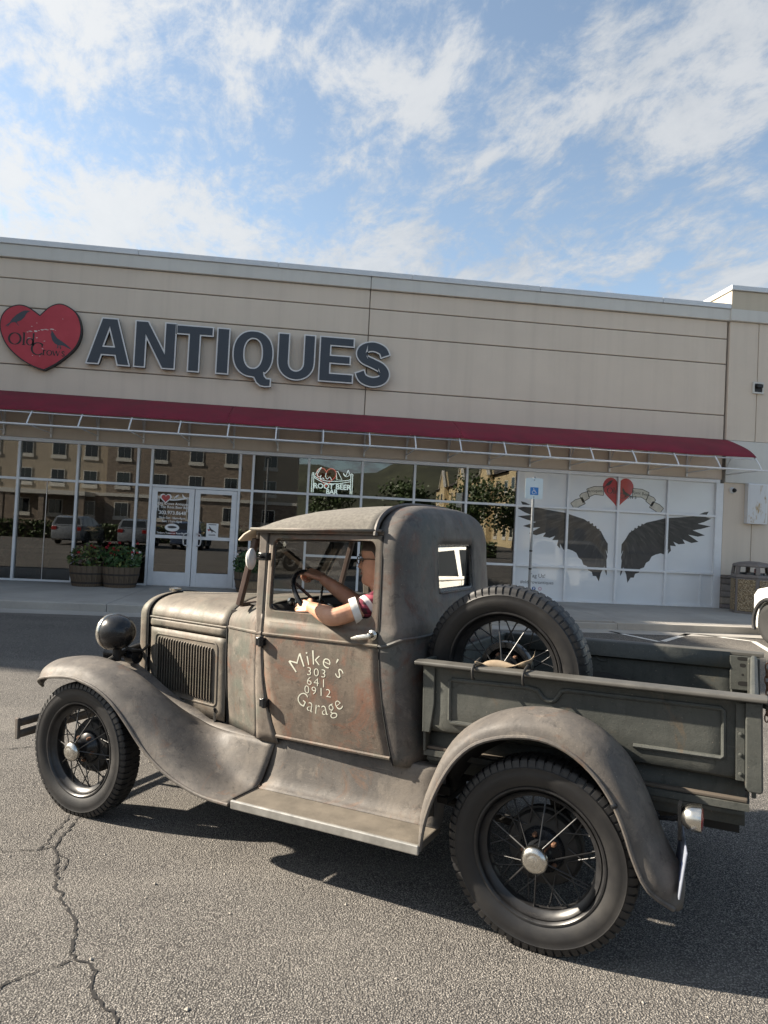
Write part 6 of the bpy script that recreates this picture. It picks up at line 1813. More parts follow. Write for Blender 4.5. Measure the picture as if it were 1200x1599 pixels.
# limbs (truck coordinates).  near arm: elbow out on the sill; far arm: hand on top of the wheel
sh_l = Vector((-0.820, -0.530, 1.305)); el_l = Vector((-1.025, -0.655, 1.215)); wr_l = Vector((-1.215, -0.560, 1.246))
sh_r = Vector((-0.835, -0.165, 1.285)); el_r = Vector((-1.135, -0.215, 1.235)); wr_r = Vector((-1.315, -0.292, 1.368))
body = MB()
limbs = [[(el_l + (sh_l - el_l) * 0.75, 0.052), (el_l + (sh_l - el_l) * 0.35, 0.051), (el_l, 0.047), (el_l.lerp(wr_l, 0.22), 0.052), (el_l.lerp(wr_l, 0.6), 0.043), (wr_l, 0.032), (wr_l + (wr_l - el_l).normalized() * 0.03, 0.027)],
         [(sh_r.lerp(el_r, 0.3), 0.058), (sh_r.lerp(el_r, 0.7), 0.055), (el_r, 0.050), (el_r.lerp(wr_r, 0.3), 0.052), (el_r.lerp(wr_r, 0.65), 0.043), (wr_r, 0.031), (wr_r + (wr_r - el_r).normalized() * 0.03, 0.026)],
         [((-0.86, -0.345, 1.22), 0.075), ((-0.885, -0.345, 1.33), 0.060), ((-0.905, -0.345, 1.42), 0.055)],
         [((-0.83, -0.345, 0.90), (0.15, 0.12)), ((-0.80, -0.345, 1.05), (0.15, 0.12)), ((-0.80, -0.345, 1.20), (0.16, 0.115)), ((-0.83, -0.345, 1.27), (0.12, 0.09))]]
for chn in limbs:
    v, f = skin_chains([chn], 2); body.add(v, f)
for chn in hand(wr_r + Vector((-0.005, 0, 0.010)), (-0.84, -0.16, 0.30), (0.18, -0.25, 1.0), (-0.10, 0.95, 0.22), (R(62), R(78), R(55)), 1.25):
    v, f = skin_chains([chn], 1); body.add(v, f)
for chn in hand(wr_l, (-0.92, 0.12, 0.02), (-0.05, -0.75, 0.66), (-0.1, 0.55, 0.80), (R(30), R(55), R(45)), 1.05):
    v, f = skin_chains([chn], 1); body.add(v, f)
body.add(hv, hf)
bo = body.build('body', SKIN, person, fix=True)
rm = bo.modifiers.new('remesh', 'REMESH'); rm.mode = 'VOXEL'; rm.voxel_size = 0.0034; rm.use_smooth_shade = True
sm = bo.modifiers.new('smooth', 'SMOOTH'); sm.factor = 0.5; sm.iterations = 3
# clothes
sh = MB()
for chn in ([((-0.83, -0.345, 0.88), (0.175, 0.135)), ((-0.80, -0.345, 1.03), (0.175, 0.135)), ((-0.80, -0.345, 1.18), (0.185, 0.13)), ((-0.83, -0.345, 1.285), (0.125, 0.09)), ((-0.865, -0.345, 1.315), (0.078, 0.075))],
            [((-0.80, -0.42, 1.25), 0.085), (sh_l, 0.075), (sh_l.lerp(el_l, 0.30), 0.066), (sh_l.lerp(el_l, 0.55), 0.060)],
            [((-0.80, -0.27, 1.25), 0.085), (sh_r, 0.078), (sh_r.lerp(el_r, 0.3), 0.070), (sh_r.lerp(el_r, 0.5), 0.064)]):
    v, f = skin_chains([chn], 2); sh.add(v, f)
so = sh.build('shirt', SHIRT, person)
rm = so.modifiers.new('remesh', 'REMESH'); rm.mode = 'VOXEL'; rm.voxel_size = 0.007; rm.use_smooth_shade = True
sm = so.modifiers.new('smooth', 'SMOOTH'); sm.factor = 0.5; sm.iterations = 4
tx = bpy.data.textures.new('cloth_folds', 'CLOUDS'); tx.noise_scale = 0.06
dm = so.modifiers.new('folds', 'DISPLACE'); dm.texture = tx; dm.strength = 0.020; dm.texture_coords = 'LOCAL'
for a, b, t0, t1 in ((sh_l, el_l, 0.50, 0.64),):
    m = MB(); p0, p1 = a.lerp(b, t0), a.lerp(b, t1); ax = (b - a).normalized(); L = (p1 - p0).length
    m.lathe(p0, ax, [(0, 0.052), (0.0, 0.063), (L * 0.5, 0.0645), (L, 0.063), (L, 0.050)], 28, caps=False); m.build('sleeve_cuff', CUFF, person)
m = MB(); m.tube(catmull([(-0.93, -0.30, 1.305), (-0.90, -0.28, 1.345), (-0.85, -0.345, 1.365), (-0.90, -0.41, 1.345), (-0.935, -0.40, 1.305)], 5), 0.014, 8); m.build('collar', CUFF, person)
m = MB()
for y in (-0.44, -0.25):
    v, f = skin_chains([[((-0.84, y, 0.90), 0.095), ((-1.10, y, 0.92), 0.085), ((-1.27, y, 0.90), 0.07), ((-1.36, y, 0.70), 0.055), ((-1.45, y, 0.57), 0.05)]], 2); m.add(v, f)
m.build('trousers', DENIM, person)
m = MB()
for y in (-0.44, -0.25): m.tube([(-1.40, y, 0.55), (-1.50, y, 0.56), (-1.60, y, 0.56)], [0.045, 0.048, 0.03], 10)
m.build('shoes', P_BLACK, person)
LIPS = simple('lips', (0.30, 0.10, 0.075), 0.5, var=0.1)
m = MB(); m.tube([(-0.0925 + 0.010 * abs(q) ** 2, q * 0.024, -0.0645 + 0.004 * q * q) for q in (-1, -.6, -.2, .2, .6, 1)], [0.001, 0.0032, 0.004, 0.004, 0.0032, 0.001], 6); m.v = [tuple(HMX @ Vector(p)) for p in m.v]; m.build('lips', LIPS, person)
for s in (-1, 1):
    m = MB(); m.tube([(-0.094, s * 0.014, 0.021), (-0.094, s * 0.032, 0.026), (-0.082, s * 0.050, 0.020)], [0.003, 0.0042, 0.002], 6); m.v = [tuple(HMX @ Vector(p)) for p in m.v]; m.build('eyebrow', HAIR, person)
# hair cap, glasses, eyes
m = MB(); rows = []
for i in range(14):
    t = i / 13; r = []
    for j in range(49):
        a = lerp(-math.pi, math.pi, j / 48)          # 0 = back of the head, +-pi = forehead
        front = smooth01((abs(a) - 1.5) / 0.7)
        z0 = lerp(-0.055, 0.046, smooth01((abs(a) - 1.25) / 0.55))
        ph = lerp(math.asin(max(-0.6, min(0.95, z0 / 0.124))), math.pi / 2, t)
        rr_ = max(0.0, math.cos(ph)) ** 0.72
        bx_ = 0.111 if math.cos(a) > 0 else 0.101
        r.append((bx_ * rr_ * math.cos(a), 0.084 * rr_ * math.sin(a), 0.124 * math.sin(ph)))
    rows.append(r)
m.loft(rows); m.v = [tuple(HMX @ Vector(p)) for p in m.v]; m.build('hair', HAIR, person, solid=0.006)
m = MB()
for s in (-1, 1):
    m.tube([(-0.098, s * 0.033 + 0.024 * math.cos(a), 0.0 + 0.018 * math.sin(a)) for a in [2 * math.pi * q / 18 for q in range(18)]], 0.0026, 6, closed=True)
    m.tube([(-0.096, s * 0.057, 0.005), (-0.03, s * 0.078, 0.008), (0.015, s * 0.080, 0.004)], 0.0024, 6)
m.tube([(-0.099, -0.010, 0.004), (-0.101, 0, 0.007), (-0.099, 0.010, 0.004)], 0.0016, 6)
m.v = [tuple(HMX @ Vector(p)) for p in m.v]; m.build('glasses', SPECS, person)
m = MB()
for s in (-1, 1): m.lathe((-0.078, s * 0.031, 0.001), (-1, 0, 0), [(-0.008, 0), (-0.004, 0.009), (0.0, 0.010), (0.005, 0.006), (0.006, 0)], 12)
m.v = [tuple(HMX @ Vector(p)) for p in m.v]; m.build('eyes', EYE, person)

# ------------------------------------------------------------------ accessible parking sign
k = simple('pale_blue_sign', (0.60, 0.70, 0.74), 0.35, var=0.04); SIGNB = simple('blue_symbol', (0.03, 0.19, 0.52), 0.4, var=0.03)
POSTG = simple('galvanised_post', (0.24, 0.25, 0.26), 0.45, 0.6, var=0.2, scale=20)
pk = thing('parking_sign', 'pale accessible parking sign with blue wheelchair symbol on a steel post', 'sign', (4.335, 13.0, 0.15))
m = MB(); m.tube([(0.0, 0.012, 0.0), (0.0, 0.012, 2.62)], 0.026, 12); m.build('post', POSTG, pk)
m = MB(); m.tube([(0, 0.012, 1.20), (0, 0.012, 1.23)], 0.031, 12); m.tube([(0, 0.012, 0.86), (0, 0.012, 0.89)], 0.031, 12); m.build('post_collar', P_BLACK, pk)
m = MB(); m.prism(rrect(-0.172, 0.172, 2.205, 2.60, 0.03, 5), lambda a, b, t: (a, t, b), -0.022, -0.019); m.build('sign_plate', k, pk, smooth=False)
m = MB(); m.prism(rrect(-0.075, 0.085, 2.28, 2.425, 0.01, 4), lambda a, b, t: (a, t, b), -0.0236, -0.0222); fb = m.build('symbol_field', SIGNB, pk, smooth=False)
m = MB(); y = -0.0245
def fl(pl): m.add([(0.005 + a * 0.05, y, 2.352 + b * 0.05) for a, b in pl], [tuple(range(len(pl)))])
fl(ellipse(-0.25, 0.95, 0.17, 0.17, 14, 2)); fl(stroke([(-0.25, 0.70), (-0.20, 0.0), (0.45, -0.05), (0.75, -0.75), (0.95, -0.70)], 0.20)); fl(stroke([(-0.22, 0.40), (0.40, 0.36)], 0.16))
fl(stroke([(-0.22 + 0.62 * math.cos(R(a)), -0.42 + 0.62 * math.sin(R(a))) for a in range(100, 350, 15)], 0.14))
m.build('wheelchair_symbol', MT_WHITEPRINT, fb, smooth=False)
for z in (2.565, 2.24):
    m = MB(); m.lathe((0, -0.022, z), (0, -1, 0), [(0, 0.012), (0.004, 0.010), (0.005, 0)], 10); m.build('sign_bolt', POSTG, pk)

# ------------------------------------------------------------------ trash can
k = NT('exposed_pebbles')
vo = k.n('ShaderNodeTexVoronoi'); k.l(k.tc, vo.inputs['Vector']); vo.inputs['Scale'].default_value = 62
sc3 = k.n('ShaderNodeSeparateColor'); k.l(vo.outputs['Color'], sc3.inputs[0])
k.col(k.mix(k.rng(vo.outputs['Distance'], 0.35, 0.6), k.ramp(sc3.outputs[0], [(0, (0.24, 0.16, 0.09)), (0.5, (0.46, 0.35, 0.20)), (1, (0.66, 0.57, 0.42))]), (0.12, 0.085, 0.05))); k.rough(0.8); k.bump(vo.outputs['Distance'], -0.6, 0.01); PEB = k.m
BROWNP = simple('grey_brown_bin_plastic', (0.17, 0.15, 0.14), 0.55, var=0.12, scale=8)
tr = thing('trash_can', 'hexagonal trash can with pebble panels and grey brown hood', 'trash can', (10.28, 15.08, 0.15), rz=R(10))
def hexp(r, n=6, a0=0): return [(r * math.cos(R(a0 + 60 * i)), r * math.sin(R(a0 + 60 * i))) for i in range(n)]
def hexbox(m, r0, r1, z0, z1): m.add([(x, y, z0) for x, y in hexp(r0)] + [(x, y, z1) for x, y in hexp(r1)], [tuple(range(5, -1, -1)), tuple(range(6, 12))] + [(i, (i + 1) % 6, (i + 1) % 6 + 6, i + 6) for i in range(6)])
m = MB(); hexbox(m, 0.46, 0.46, 0.03, 0.80); m.build('bin_body', BROWNP, tr, smooth=False, bevel=0.01)
m = MB(); hexbox(m, 0.475, 0.475, 0.0, 0.035); m.build('bin_base', BROWNP, tr, smooth=False, bevel=0.01)
for i in range(6):
    a = R(60 * i + 30); nx, ny = math.cos(a), math.sin(a); apo = 0.46 * math.cos(R(30))
    m = MB(); m.obox((nx * (apo + 0.008), ny * (apo + 0.008), 0.41), (nx * 0.010, ny * 0.010, 0), (-ny * 0.185, nx * 0.185, 0), (0, 0, 0.355)); m.build('pebble_panel', PEB, tr, smooth=False, bevel=0.01)
hd = sub('bin_hood', tr)
m = MB(); hexbox(m, 0.48, 0.47, 0.80, 0.875); m.build('hood_ring', BROWNP, hd, smooth=False, bevel=0.015)
for i in range(6):
    a = R(60 * i); m = MB(); m.bar((0.43 * math.cos(a), 0.43 * math.sin(a), 0.87), (0.40 * math.cos(a), 0.40 * math.sin(a), 1.07), 0.09, 0.06, up=(math.cos(a), math.sin(a), 0)); m.build('hood_post', BROWNP, hd, smooth=False, bevel=0.01)
m = MB(); rows = [[(r * x, r * y, z) for x, y in hexp(1.0)] for r, z in ((0.44, 1.045), (0.455, 1.07), (0.43, 1.105), (0.30, 1.15), (0.12, 1.175), (0.0, 1.178))]
m.loft(rows, closed=True, caps=True); m.build('hood_top', BROWNP, hd, smooth=False, bevel=0.02)
m = MB(); m.lathe((0, 0, 0.80), (0, 0, 1), [(0, 0.0), (0.0, 0.30), (0.12, 0.28), (0.13, 0.0)], 18); m.build('bin_liner', P_BLACK, hd)
m = MB(); m.lathe((-0.12, -0.22, 0.91), (0.3, 0.2, 1), [(0, 0.04), (0.10, 0.045), (0.105, 0)], 14); cu = m.build('drink_cup', simple('red_cup', (0.20, 0.03, 0.03), 0.4, var=0), None)
cu.matrix_world = Matrix.Translation((10.28, 15.08, 0.15)) @ Matrix.Rotation(R(10), 4, 'Z')
tag(cu, 'crumpled dark red cup lying in the top of the trash can', 'cup')

# ------------------------------------------------------------------ barrel planters with flowers
k = NT('barrel_oak')
k.col(k.ramp(k.noise(3, 6, 0.6, stretch=(6, 6, 0.6)), [(0.3, (0.075, 0.052, 0.036)), (0.7, (0.155, 0.115, 0.078))])); k.rough(0.85); OAK = k.m
HOOP = simple('rusted_hoop', (0.055, 0.045, 0.040), 0.7, 0.4, var=0.25, scale=15)
SOIL = simple('potting_soil', (0.03, 0.022, 0.016), 1.0, var=0.3, scale=30)
def leafmat(n, c, v=0.35):
    k = NT(n); k.col(k.ramp(k.noise(9, 3), [(0.3, [q * (1 - v) for q in c]), (0.7, [q * (1 + v) for q in c])])); k.rough(0.5)
    k.b.inputs['Transmission Weight'].default_value = 0.0; return k.m
LEAF = leafmat('planter_leaf', (0.035, 0.085, 0.022)); LEAF2 = leafmat('yellow_green_leaf', (0.11, 0.13, 0.03)); LEAF3 = leafmat('wine_leaf', (0.055, 0.028, 0.022))
PETR = simple('red_petal', (0.42, 0.016, 0.03), 0.5, var=0.2, scale=20); PETW = simple('white_petal', (0.72, 0.66, 0.64), 0.5, var=0.1)
def stave_geo(n, i, r0, r1, h):
    a0, a1 = 2 * math.pi * (i + 0.03) / n, 2 * math.pi * (i + 0.97) / n
    v = []
    for z, r in ((0, r0), (h * 0.5, (r0 + r1) / 2 + 0.012), (h, r1)):
        for rr_ in (r, r - 0.022):
            for a in (a0, a1): v.append((rr_ * math.cos(a), rr_ * math.sin(a), z))
    f = []
    for q in (0, 4):
        f += [(q, q + 1, q + 5, q + 4), (q + 3, q + 2, q + 6, q + 7), (q + 1, q + 3, q + 7, q + 5), (q + 2, q, q + 4, q + 6)]
    f += [(0, 2, 3, 1), (8, 9, 11, 10)]
    return v, f
def barrel(x, y, lb):
    b = thing('barrel_planter', lb, 'planter', (x, y, 0.152), group='half barrel planters by the shop windows')
    m = MB()
    NS = 22
    o0 = None
    for i in range(NS):
        if o0 is None:
            v, f = stave_geo(NS, 0, 0.315, 0.395, 0.43); m.add(v, f); o0 = m.build('stave', OAK, b, smooth=False)
        else:
            o = bpy.data.objects.new('stave', o0.data); link(o, b); o.rotation_euler = (0, 0, 2 * math.pi * i / NS)
    for z, r in ((0.08, 0.338), (0.27, 0.377)):
        m = MB(); m.lathe((0, 0, z), (0, 0, 1), [(-0.018, r - 0.003), (-0.018, r), (0.018, r + 0.006), (0.018, r + 0.003)], 44, caps=False); m.build('hoop', HOOP, b)
    m = MB(); m.lathe((0, 0, 0.36), (0, 0, 1), [(0, 0.0), (0, 0.36)], 24, caps=False); m.build('soil', SOIL, b)
    return b
def leaf_cloud(name, parent, mat, n, seed, rx, rz, zc, size, ball=True):
    rd = random.Random(seed); m = MB()
    for i in range(n):
        while True:
            p = Vector((rd.uniform(-1, 1), rd.uniform(-1, 1), rd.uniform(-1, 1)))
            if p.length < 1: break
        p = p.normalized() * (p.length ** 0.5)
        c = Vector((p.x * rx, p.y * rx, zc + p.z * rz))
        d = Vector((rd.uniform(-1, 1), rd.uniform(-1, 1), rd.uniform(-0.6, 1))).normalized(); e = d.orthogonal().normalized(); e = Matrix.Rotation(rd.uniform(0, 6.28), 3, d) @ e
        s_ = size * rd.uniform(0.6, 1.3); t = e.cross(d)
        m.add([c - e * s_, c + t * s_ * 0.42 + d * s_ * 0.1, c + e * s_, c - t * s_ * 0.42 + d * s_ * 0.1], [(0, 1, 2, 3)])
    return m.build(name, mat, parent, smooth=False, fix=False)
def plant(x, y, lb, seed, reds, whites, mats, spread=0.42, tall=0.30):
    p = thing('flowering_plant', lb, 'plant', (x, y, 0.512), group='flowers in the barrel planters')
    rd = random.Random(seed)
    for q, (mt, n) in enumerate(mats):
        leaf_cloud('foliage', p, mt, n, seed + q, spread, tall, tall * 0.75, 0.055)
    st = MB()
    for k in range(14):
        a = rd.uniform(0, 6.28); r = rd.uniform(0.05, spread * 0.8); st.tube([(0.3 * r * math.cos(a), 0.3 * r * math.sin(a), 0.0), (r * math.cos(a), r * math.sin(a), tall * rd.uniform(0.9, 1.6))], 0.005, 5)
    st.build('stems', LEAF, p)
    for cnt, mt in ((reds, PETR), (whites, PETW)):
        for k in range(cnt):
            a = rd.uniform(0, 6.28); r = rd.uniform(0.1, spread); z = tall * rd.uniform(0.9, 1.9)
            m = MB(); c = Vector((r * math.cos(a), -abs(r * math.sin(a)), z))
            for j in range(9):
                d = Vector((rd.uniform(-1, 1), rd.uniform(-1, 0.5), rd.uniform(-0.3, 1))).normalized() * 0.032; e = d.orthogonal().normalized() * 0.02; 
                m.add([c, c + d * 0.6 + e, c + d, c + d * 0.6 - e], [(0, 1, 2, 3)])
            m.build('bloom', mt, p, smooth=False)
for x, lbb, lbp, sd, r_, w_, ms in (
    (-3.76, 'oak half barrel planter just left of the shop doors', 'red flowering plant in the barrel just left of the doors', 5, 14, 1, [(LEAF, 420), (LEAF2, 90)]),
    (-4.40, 'oak half barrel planter second to the left of the shop doors', 'yellow green and wine leaved plant in the second barrel left of the doors', 9, 4, 0, [(LEAF2, 260), (LEAF3, 200), (LEAF, 120)]),
    (-6.05, 'oak half barrel planter inside the glass in the second window from the left edge', 'wine leaved plant inside the glass in the second window from the left edge', 14, 3, 0, [(LEAF3, 320), (LEAF, 200)]),
    (-7.0, 'oak half barrel planter inside the glass at the left edge of the photo', 'green leafy plant inside the glass at the left edge', 21, 3, 2, [(LEAF, 380), (LEAF3, 90)]),
    (-1.02, 'oak half barrel planter right of the doors behind the truck mirror', 'bushy green plant with pale blooms in the barrel right of the doors', 31, 0, 9, [(LEAF, 430), (LEAF2, 60)])):
    yy = 15.42 if x > -4.5 else 16.72
    barrel(x, yy, lbb); plant(x, yy, lbp, sd, r_, w_, ms)

# ------------------------------------------------------------------ cars
CARBLK = simple('black_car_plastic', (0.02, 0.02, 0.021), 0.55, var=0.1)
CARTYRE = simple('car_tyre', (0.018, 0.018, 0.018), 0.7, var=0.15)
ALLOY = simple('silver_alloy', (0.66, 0.66, 0.66), 0.35, 0.2, var=0.05)
CARGLASS = simple('tinted_car_glass', (0.012, 0.014, 0.015), 0.05, var=0, coat=1)
HLAMP = simple('headlamp_lens', (0.55, 0.56, 0.58), 0.1, var=0, coat=1)
TLAMP = simple('tail_light_lens', (0.25, 0.012, 0.012), 0.15, var=0, coat=1)
def carpaint(n, c): return simple(n, c, 0.28, 0.0, var=0.02, coat=1.0)
def car_wheel(parent, x, y, s):
    w = sub('wheel', parent, (x, y, 0.345), (0, 0, 0 if s < 0 else math.pi))
    m = MB(); m.lathe((0, 0, 0), (0, 1, 0), [(0.0, 0.22), (-0.005, 0.245), (0.0, 0.30), (0.02, 0.335), (0.05, 0.345), (0.18, 0.345), (0.21, 0.33), (0.22, 0.24)], 40); m.build('tyre', CARTYRE, w)
    m = MB(); m.lathe((0, 0, 0), (0, 1, 0), [(0.010, 0.245), (0.006, 0.235), (0.04, 0.215), (0.10, 0.21), (0.11, 0.0)], 40, caps=False); m.build('rim', CARBLK, w)
    src = None
    for k in range(5):
        if src is None:
            m = MB(); m.prism([(-0.022, 0.03), (0.022, 0.03), (0.045, 0.225), (0.012, 0.232), (0.0, 0.12), (-0.012, 0.232), (-0.045, 0.225)], lambda a, b, t: (a, t, b), 0.010, 0.030); src = m.build('wheel_spoke', ALLOY, w, smooth=False, bevel=0.004); o = src
        else:
            o = inst('wheel_spoke', src, w)
        o.rotation_euler = (0, 2 * math.pi * k / 5, 0)
    m = MB(); m.lathe((0, 0, 0), (0, -1, 0), [(-0.02, 0.04), (-0.005, 0.038), (0.0, 0.025), (0.001, 0)], 20); m.build('hub_cap', ALLOY, w)
def suv(label, paint, loc, rz, group=None, L=4.35, HWD=0.86):
    c = thing('parked_car', label, 'car', loc, rz, group)
    wx0, wx1, wr = 0.82, L - 0.95, 0.40
    def arch(cx): return [(cx - wr * math.cos(R(a)), 0.345 + wr * math.sin(R(a))) for a in range(-18, 199, 18)]
    outline = [(0.02, 0.42), (0.10, 0.26), (0.30, 0.22)] + arch(wx0) + [(wx0 + 0.6, 0.23), (wx1 - 0.6, 0.23)] + arch(wx1) + [(L - 0.2, 0.25), (L - 0.04, 0.32), (L, 0.55), (L - 0.02, 0.80), (L - 0.10, 1.02), (L - 0.5, 1.04), (1.45, 1.04), (1.25, 1.03), (0.75, 0.98), (0.35, 0.91), (0.13, 0.80), (0.02, 0.62)]
    def ytap(x): return interp(x, [0, 0.15, 0.45, 0.9, L - 0.5, L], [0.70, 0.82, 0.94, 1.0, 1.0, 0.92])
    cx, cz = L / 2, 0.65
    rows = []
    for y, k in ((-1.0, 0.965), (-0.985, 0.985), (-0.93, 1.0), (0.93, 1.0), (0.985, 0.985), (1.0, 0.965)):
        rows.append([(cx + (x - cx) * (1 - (1 - k) * 0.6), y * HWD * ytap(x) * (0.985 if z < 0.5 else 1.0), cz + (z - cz) * k) for x, z in outline])
    m = MB(); m.loft(rows, closed=True, caps=True); m.build('body', paint, c, angle=50, bevel=0.012, seg=2)
    # cabin
    cab = [(1.22, 1.03), (1.95, 1.50), (2.25, 1.585), (3.0, 1.60), (3.75, 1.56), (4.05, 1.48), (L - 0.12, 1.03)]
    rows = []
    for y, k in ((-1, 0.97), (-0.97, 1.0), (0.97, 1.0), (1, 0.97)):
        rows.append([(x, y * lerp(HWD * 0.97, HWD * 0.74, (z - 1.03) / 0.57), 1.03 + (z - 1.03) * k) for x, z in cab])
    m = MB(); m.loft(rows, closed=True, caps=True); m.build('roof', paint, c, angle=40, bevel=0.02, seg=2)
    for s in (-1, 1):
        for q in ([(1.50, 1.06), (2.02, 1.46), (2.30, 1.53), (2.42, 1.53), (2.42, 1.06)], [(2.50, 1.06), (2.50, 1.53), (3.25, 1.525), (3.30, 1.06)], [(3.38, 1.06), (3.36, 1.52), (3.72, 1.49), (4.0, 1.20), (4.02, 1.08)]):
            m = MB(); m.flat(q, lambda a, b: (a, s * (lerp(HWD * 0.97, HWD * 0.74, (b - 1.03) / 0.57) + 0.004), b)); m.build('side_window', CARGLASS, c, smooth=False)
        for x in (1.46, 2.46, 3.34):
            m = MB(); m.tube([(x, s * HWD * 0.998, z) for z in (0.35, 0.7, 1.0)], 0.004, 4); m.build('door_gap', CARBLK, c)
        for x in (2.25, 3.15):
            m = MB(); m.box(x - 0.09, x + 0.09, s * HWD - 0.01, s * HWD + 0.022, 0.90, 0.925); m.build('door_handle', CARBLK, c, bevel=0.008)
        for cxx in (wx0, wx1):
            m = MB(); m.tube([(cxx - (wr + 0.02) * math.cos(R(a)), s * HWD * (ytap(cxx)) * 0.995, 0.345 + (wr + 0.02) * math.sin(R(a))) for a in range(-20, 201, 11)], 0.035, 8); m.build('arch_trim', CARBLK, c)
            car_wheel(c, cxx, s * (HWD - 0.02), s)
        m = MB(); m.box(1.25, L - 1.45, s * HWD * 0.97 - 0.02, s * HWD * 0.97 + 0.02, 0.20, 0.32); m.build('sill_trim', CARBLK, c, bevel=0.015)
        m = MB(); m.obox((0.22, s * 0.62, 0.76), (0.16, s * -0.0 + s * 0.085, 0.03), (0.02, s * -0.03, 0), (0, 0, 0.075)); m.build('headlight', HLAMP, c, bevel=0.02)
        m = MB(); m.obox((L - 0.06, s * 0.64, 0.88), (0.05, 0, 0), (0, 0.14, 0), (0, 0, 0.10)); m.build('tail_light', TLAMP, c, bevel=0.015)
        m = MB(); m.obox((1.62, s * (HWD + 0.07), 1.09), (0.06, 0, 0), (0, 0.09, 0), (0, 0, 0.06)); m.build('door_mirror', paint, c, bevel=0.03)
    m = MB(); m.add([(1.27, -0.70, 1.06), (1.27, 0.70, 1.06), (1.93, 0.60, 1.475), (1.93, -0.60, 1.475)], [(0, 1, 2, 3)]); m.v = [(x - 0.012, y, z + 0.012) for x, y, z in m.v]; m.build('windshield', CARGLASS, c, smooth=False)
    m = MB(); m.add([(L - 0.16, -0.68, 1.10), (L - 0.16, 0.68, 1.10), (4.07, 0.58, 1.45), (4.07, -0.58, 1.45)], [(0, 1, 2, 3)]); m.v = [(x + 0.012, y, z + 0.006) for x, y, z in m.v]; m.build('rear_window', CARGLASS, c, smooth=False)
    m = MB(); m.box(-0.015, 0.10, -0.60, 0.60, 0.30, 0.44); m.build('front_bumper', CARBLK, c, bevel=0.04); m = MB(); m.box(-0.005, 0.05, -0.35, 0.35, 0.56, 0.70); m.build('grille', CARBLK, c, bevel=0.01)
    return c
CWHITE = carpaint('white_car_paint', (0.80, 0.79, 0.74))
suv('white SUV with black wheel arch trim parked nose to the kerb beside the trash can', CWHITE, (8.82, 12.02, 0.0), R(-90), None)
SILV = carpaint('silver_blue_paint', (0.13, 0.145, 0.165)); DBLUE = carpaint('dark_blue_paint', (0.03, 0.05, 0.10)); DRED = carpaint('dark_red_paint', (0.20, 0.02, 0.02))
for (x, y, rz, p, lb) in ((-12.5, -12, 92, SILV, 'slate blue car parked across the lot at its left end, reflected'), (-9.4, -12.3, 88, SILV, 'slate blue car parked across the lot between two others, reflected'), (-6.3, -12, 91, DBLUE, 'dark blue car parked across the lot, reflected near the doors'), (1.8, -13, 90, SILV, 'slate blue car parked alone across the lot behind the photographer'), (8.0, -12.5, 89, DRED, 'dark red car parked across the lot, reflected beside the truck cab')):
    suv(lb, p, (x, y, 0.0), R(rz), 'cars parked across the lot')

# ------------------------------------------------------------------ across the road, mirrored in the shop glass: hotels, trees, hills
HST = m_stone('hotel_stone', 1.6); HSTU = m_stucco('hotel_stucco', (0.40, 0.35, 0.28)); HYEL = m_stucco('yellow_stucco', (0.52, 0.43, 0.27))
HROOF = simple('hotel_roof', (0.08, 0.07, 0.065), 0.9, var=0.2); HWIN = simple('hotel_window_glass', (0.02, 0.025, 0.03), 0.08, var=0, coat=1); HFR = simple('hotel_window_frame', (0.55, 0.54, 0.50), 0.6, var=0.05)
def win_src(w, h):
    m = MB(); m.box(-w / 2 - 0.10, w / 2 + 0.10, -0.06, 0.02, -h / 2 - 0.10, h / 2 + 0.10); m.box(-w / 2 - 0.2, w / 2 + 0.2, -0.12, 0.0, -h / 2 - 0.5, -h / 2 - 0.1)
    a = m.mesh('window', HFR, False); b = []
    for s in (-1, 1):
        m = MB(); m.box(-w / 4 + s * w / 4 - w / 4 + 0.03, -w / 4 + s * w / 4 + w / 4 - 0.03, -0.085, -0.061, -h / 2, h / 2); m.v = [(x + w / 4, y, z) for x, y, z in m.v]; b.append(m.mesh('pane', HWIN, False))
    return a, b
WS = win_src(1.5, 1.6)
def put_win(bld, x, y, z, rz=0.0, ws=WS):
    o = mobj('window', ws[0], bld, (x, y, z), (0, 0, rz))
    for p in ws[1]: mobj('pane', p, o)
ho = thing('hotel_building', 'large stone and stucco hotel across the road, reflected in the left windows', 'building', (-20, -60, 0))
for (xa, xb, d, mt, top) in ((-40, -4.5, 0.0, HSTU, 14.5), (-4.5, 13.5, 1.2, HST, 16.0), (13.5, 19.0, -0.6, HSTU, 14.0)):
    m = MB(); m.box(xa, xb, -16, d, 4.6, top); m.build('wall', mt, ho, smooth=False)
    m = MB(); m.box(xa, xb, -16, d + 0.15, 0, 4.2); m.build('wall', HST, ho, smooth=False)
    m = MB(); m.box(xa - 0.1, xb + 0.1, -16, d + 0.35, 4.2, 4.6); m.build('string_course', HFR, ho, smooth=False)
    m = MB(); m.box(xa - 0.3, xb + 0.3, -16.2, d + 0.6, top, top + 0.5); m.build('roof', HROOF, ho, smooth=False)
    x = xa + 2.0
    while x < xb - 1.2:
        for z in (2.6, 6.4, 9.9, 13.2):
            if z < top - 1: put_win(ho, x, d + (0.17 if z < 4 else 0.02), z, math.pi)
        x += 3.9 if mt is HSTU else 4.4
m = MB(); m.box(-16, -6, -0.2, 4.5, 4.0, 4.5); m.build('porch_roof', HFR, ho, smooth=False)
for x in (-15.6, -11, -6.4):
    m = MB(); m.box(x - 0.3, x + 0.3, 3.7, 4.3, 0, 4.0); m.build('porch_post', HST, ho, smooth=False)
hy = thing('hotel_building', 'long yellow gabled hotel running away, reflected by the film panes', 'building', (31, -62, 0))
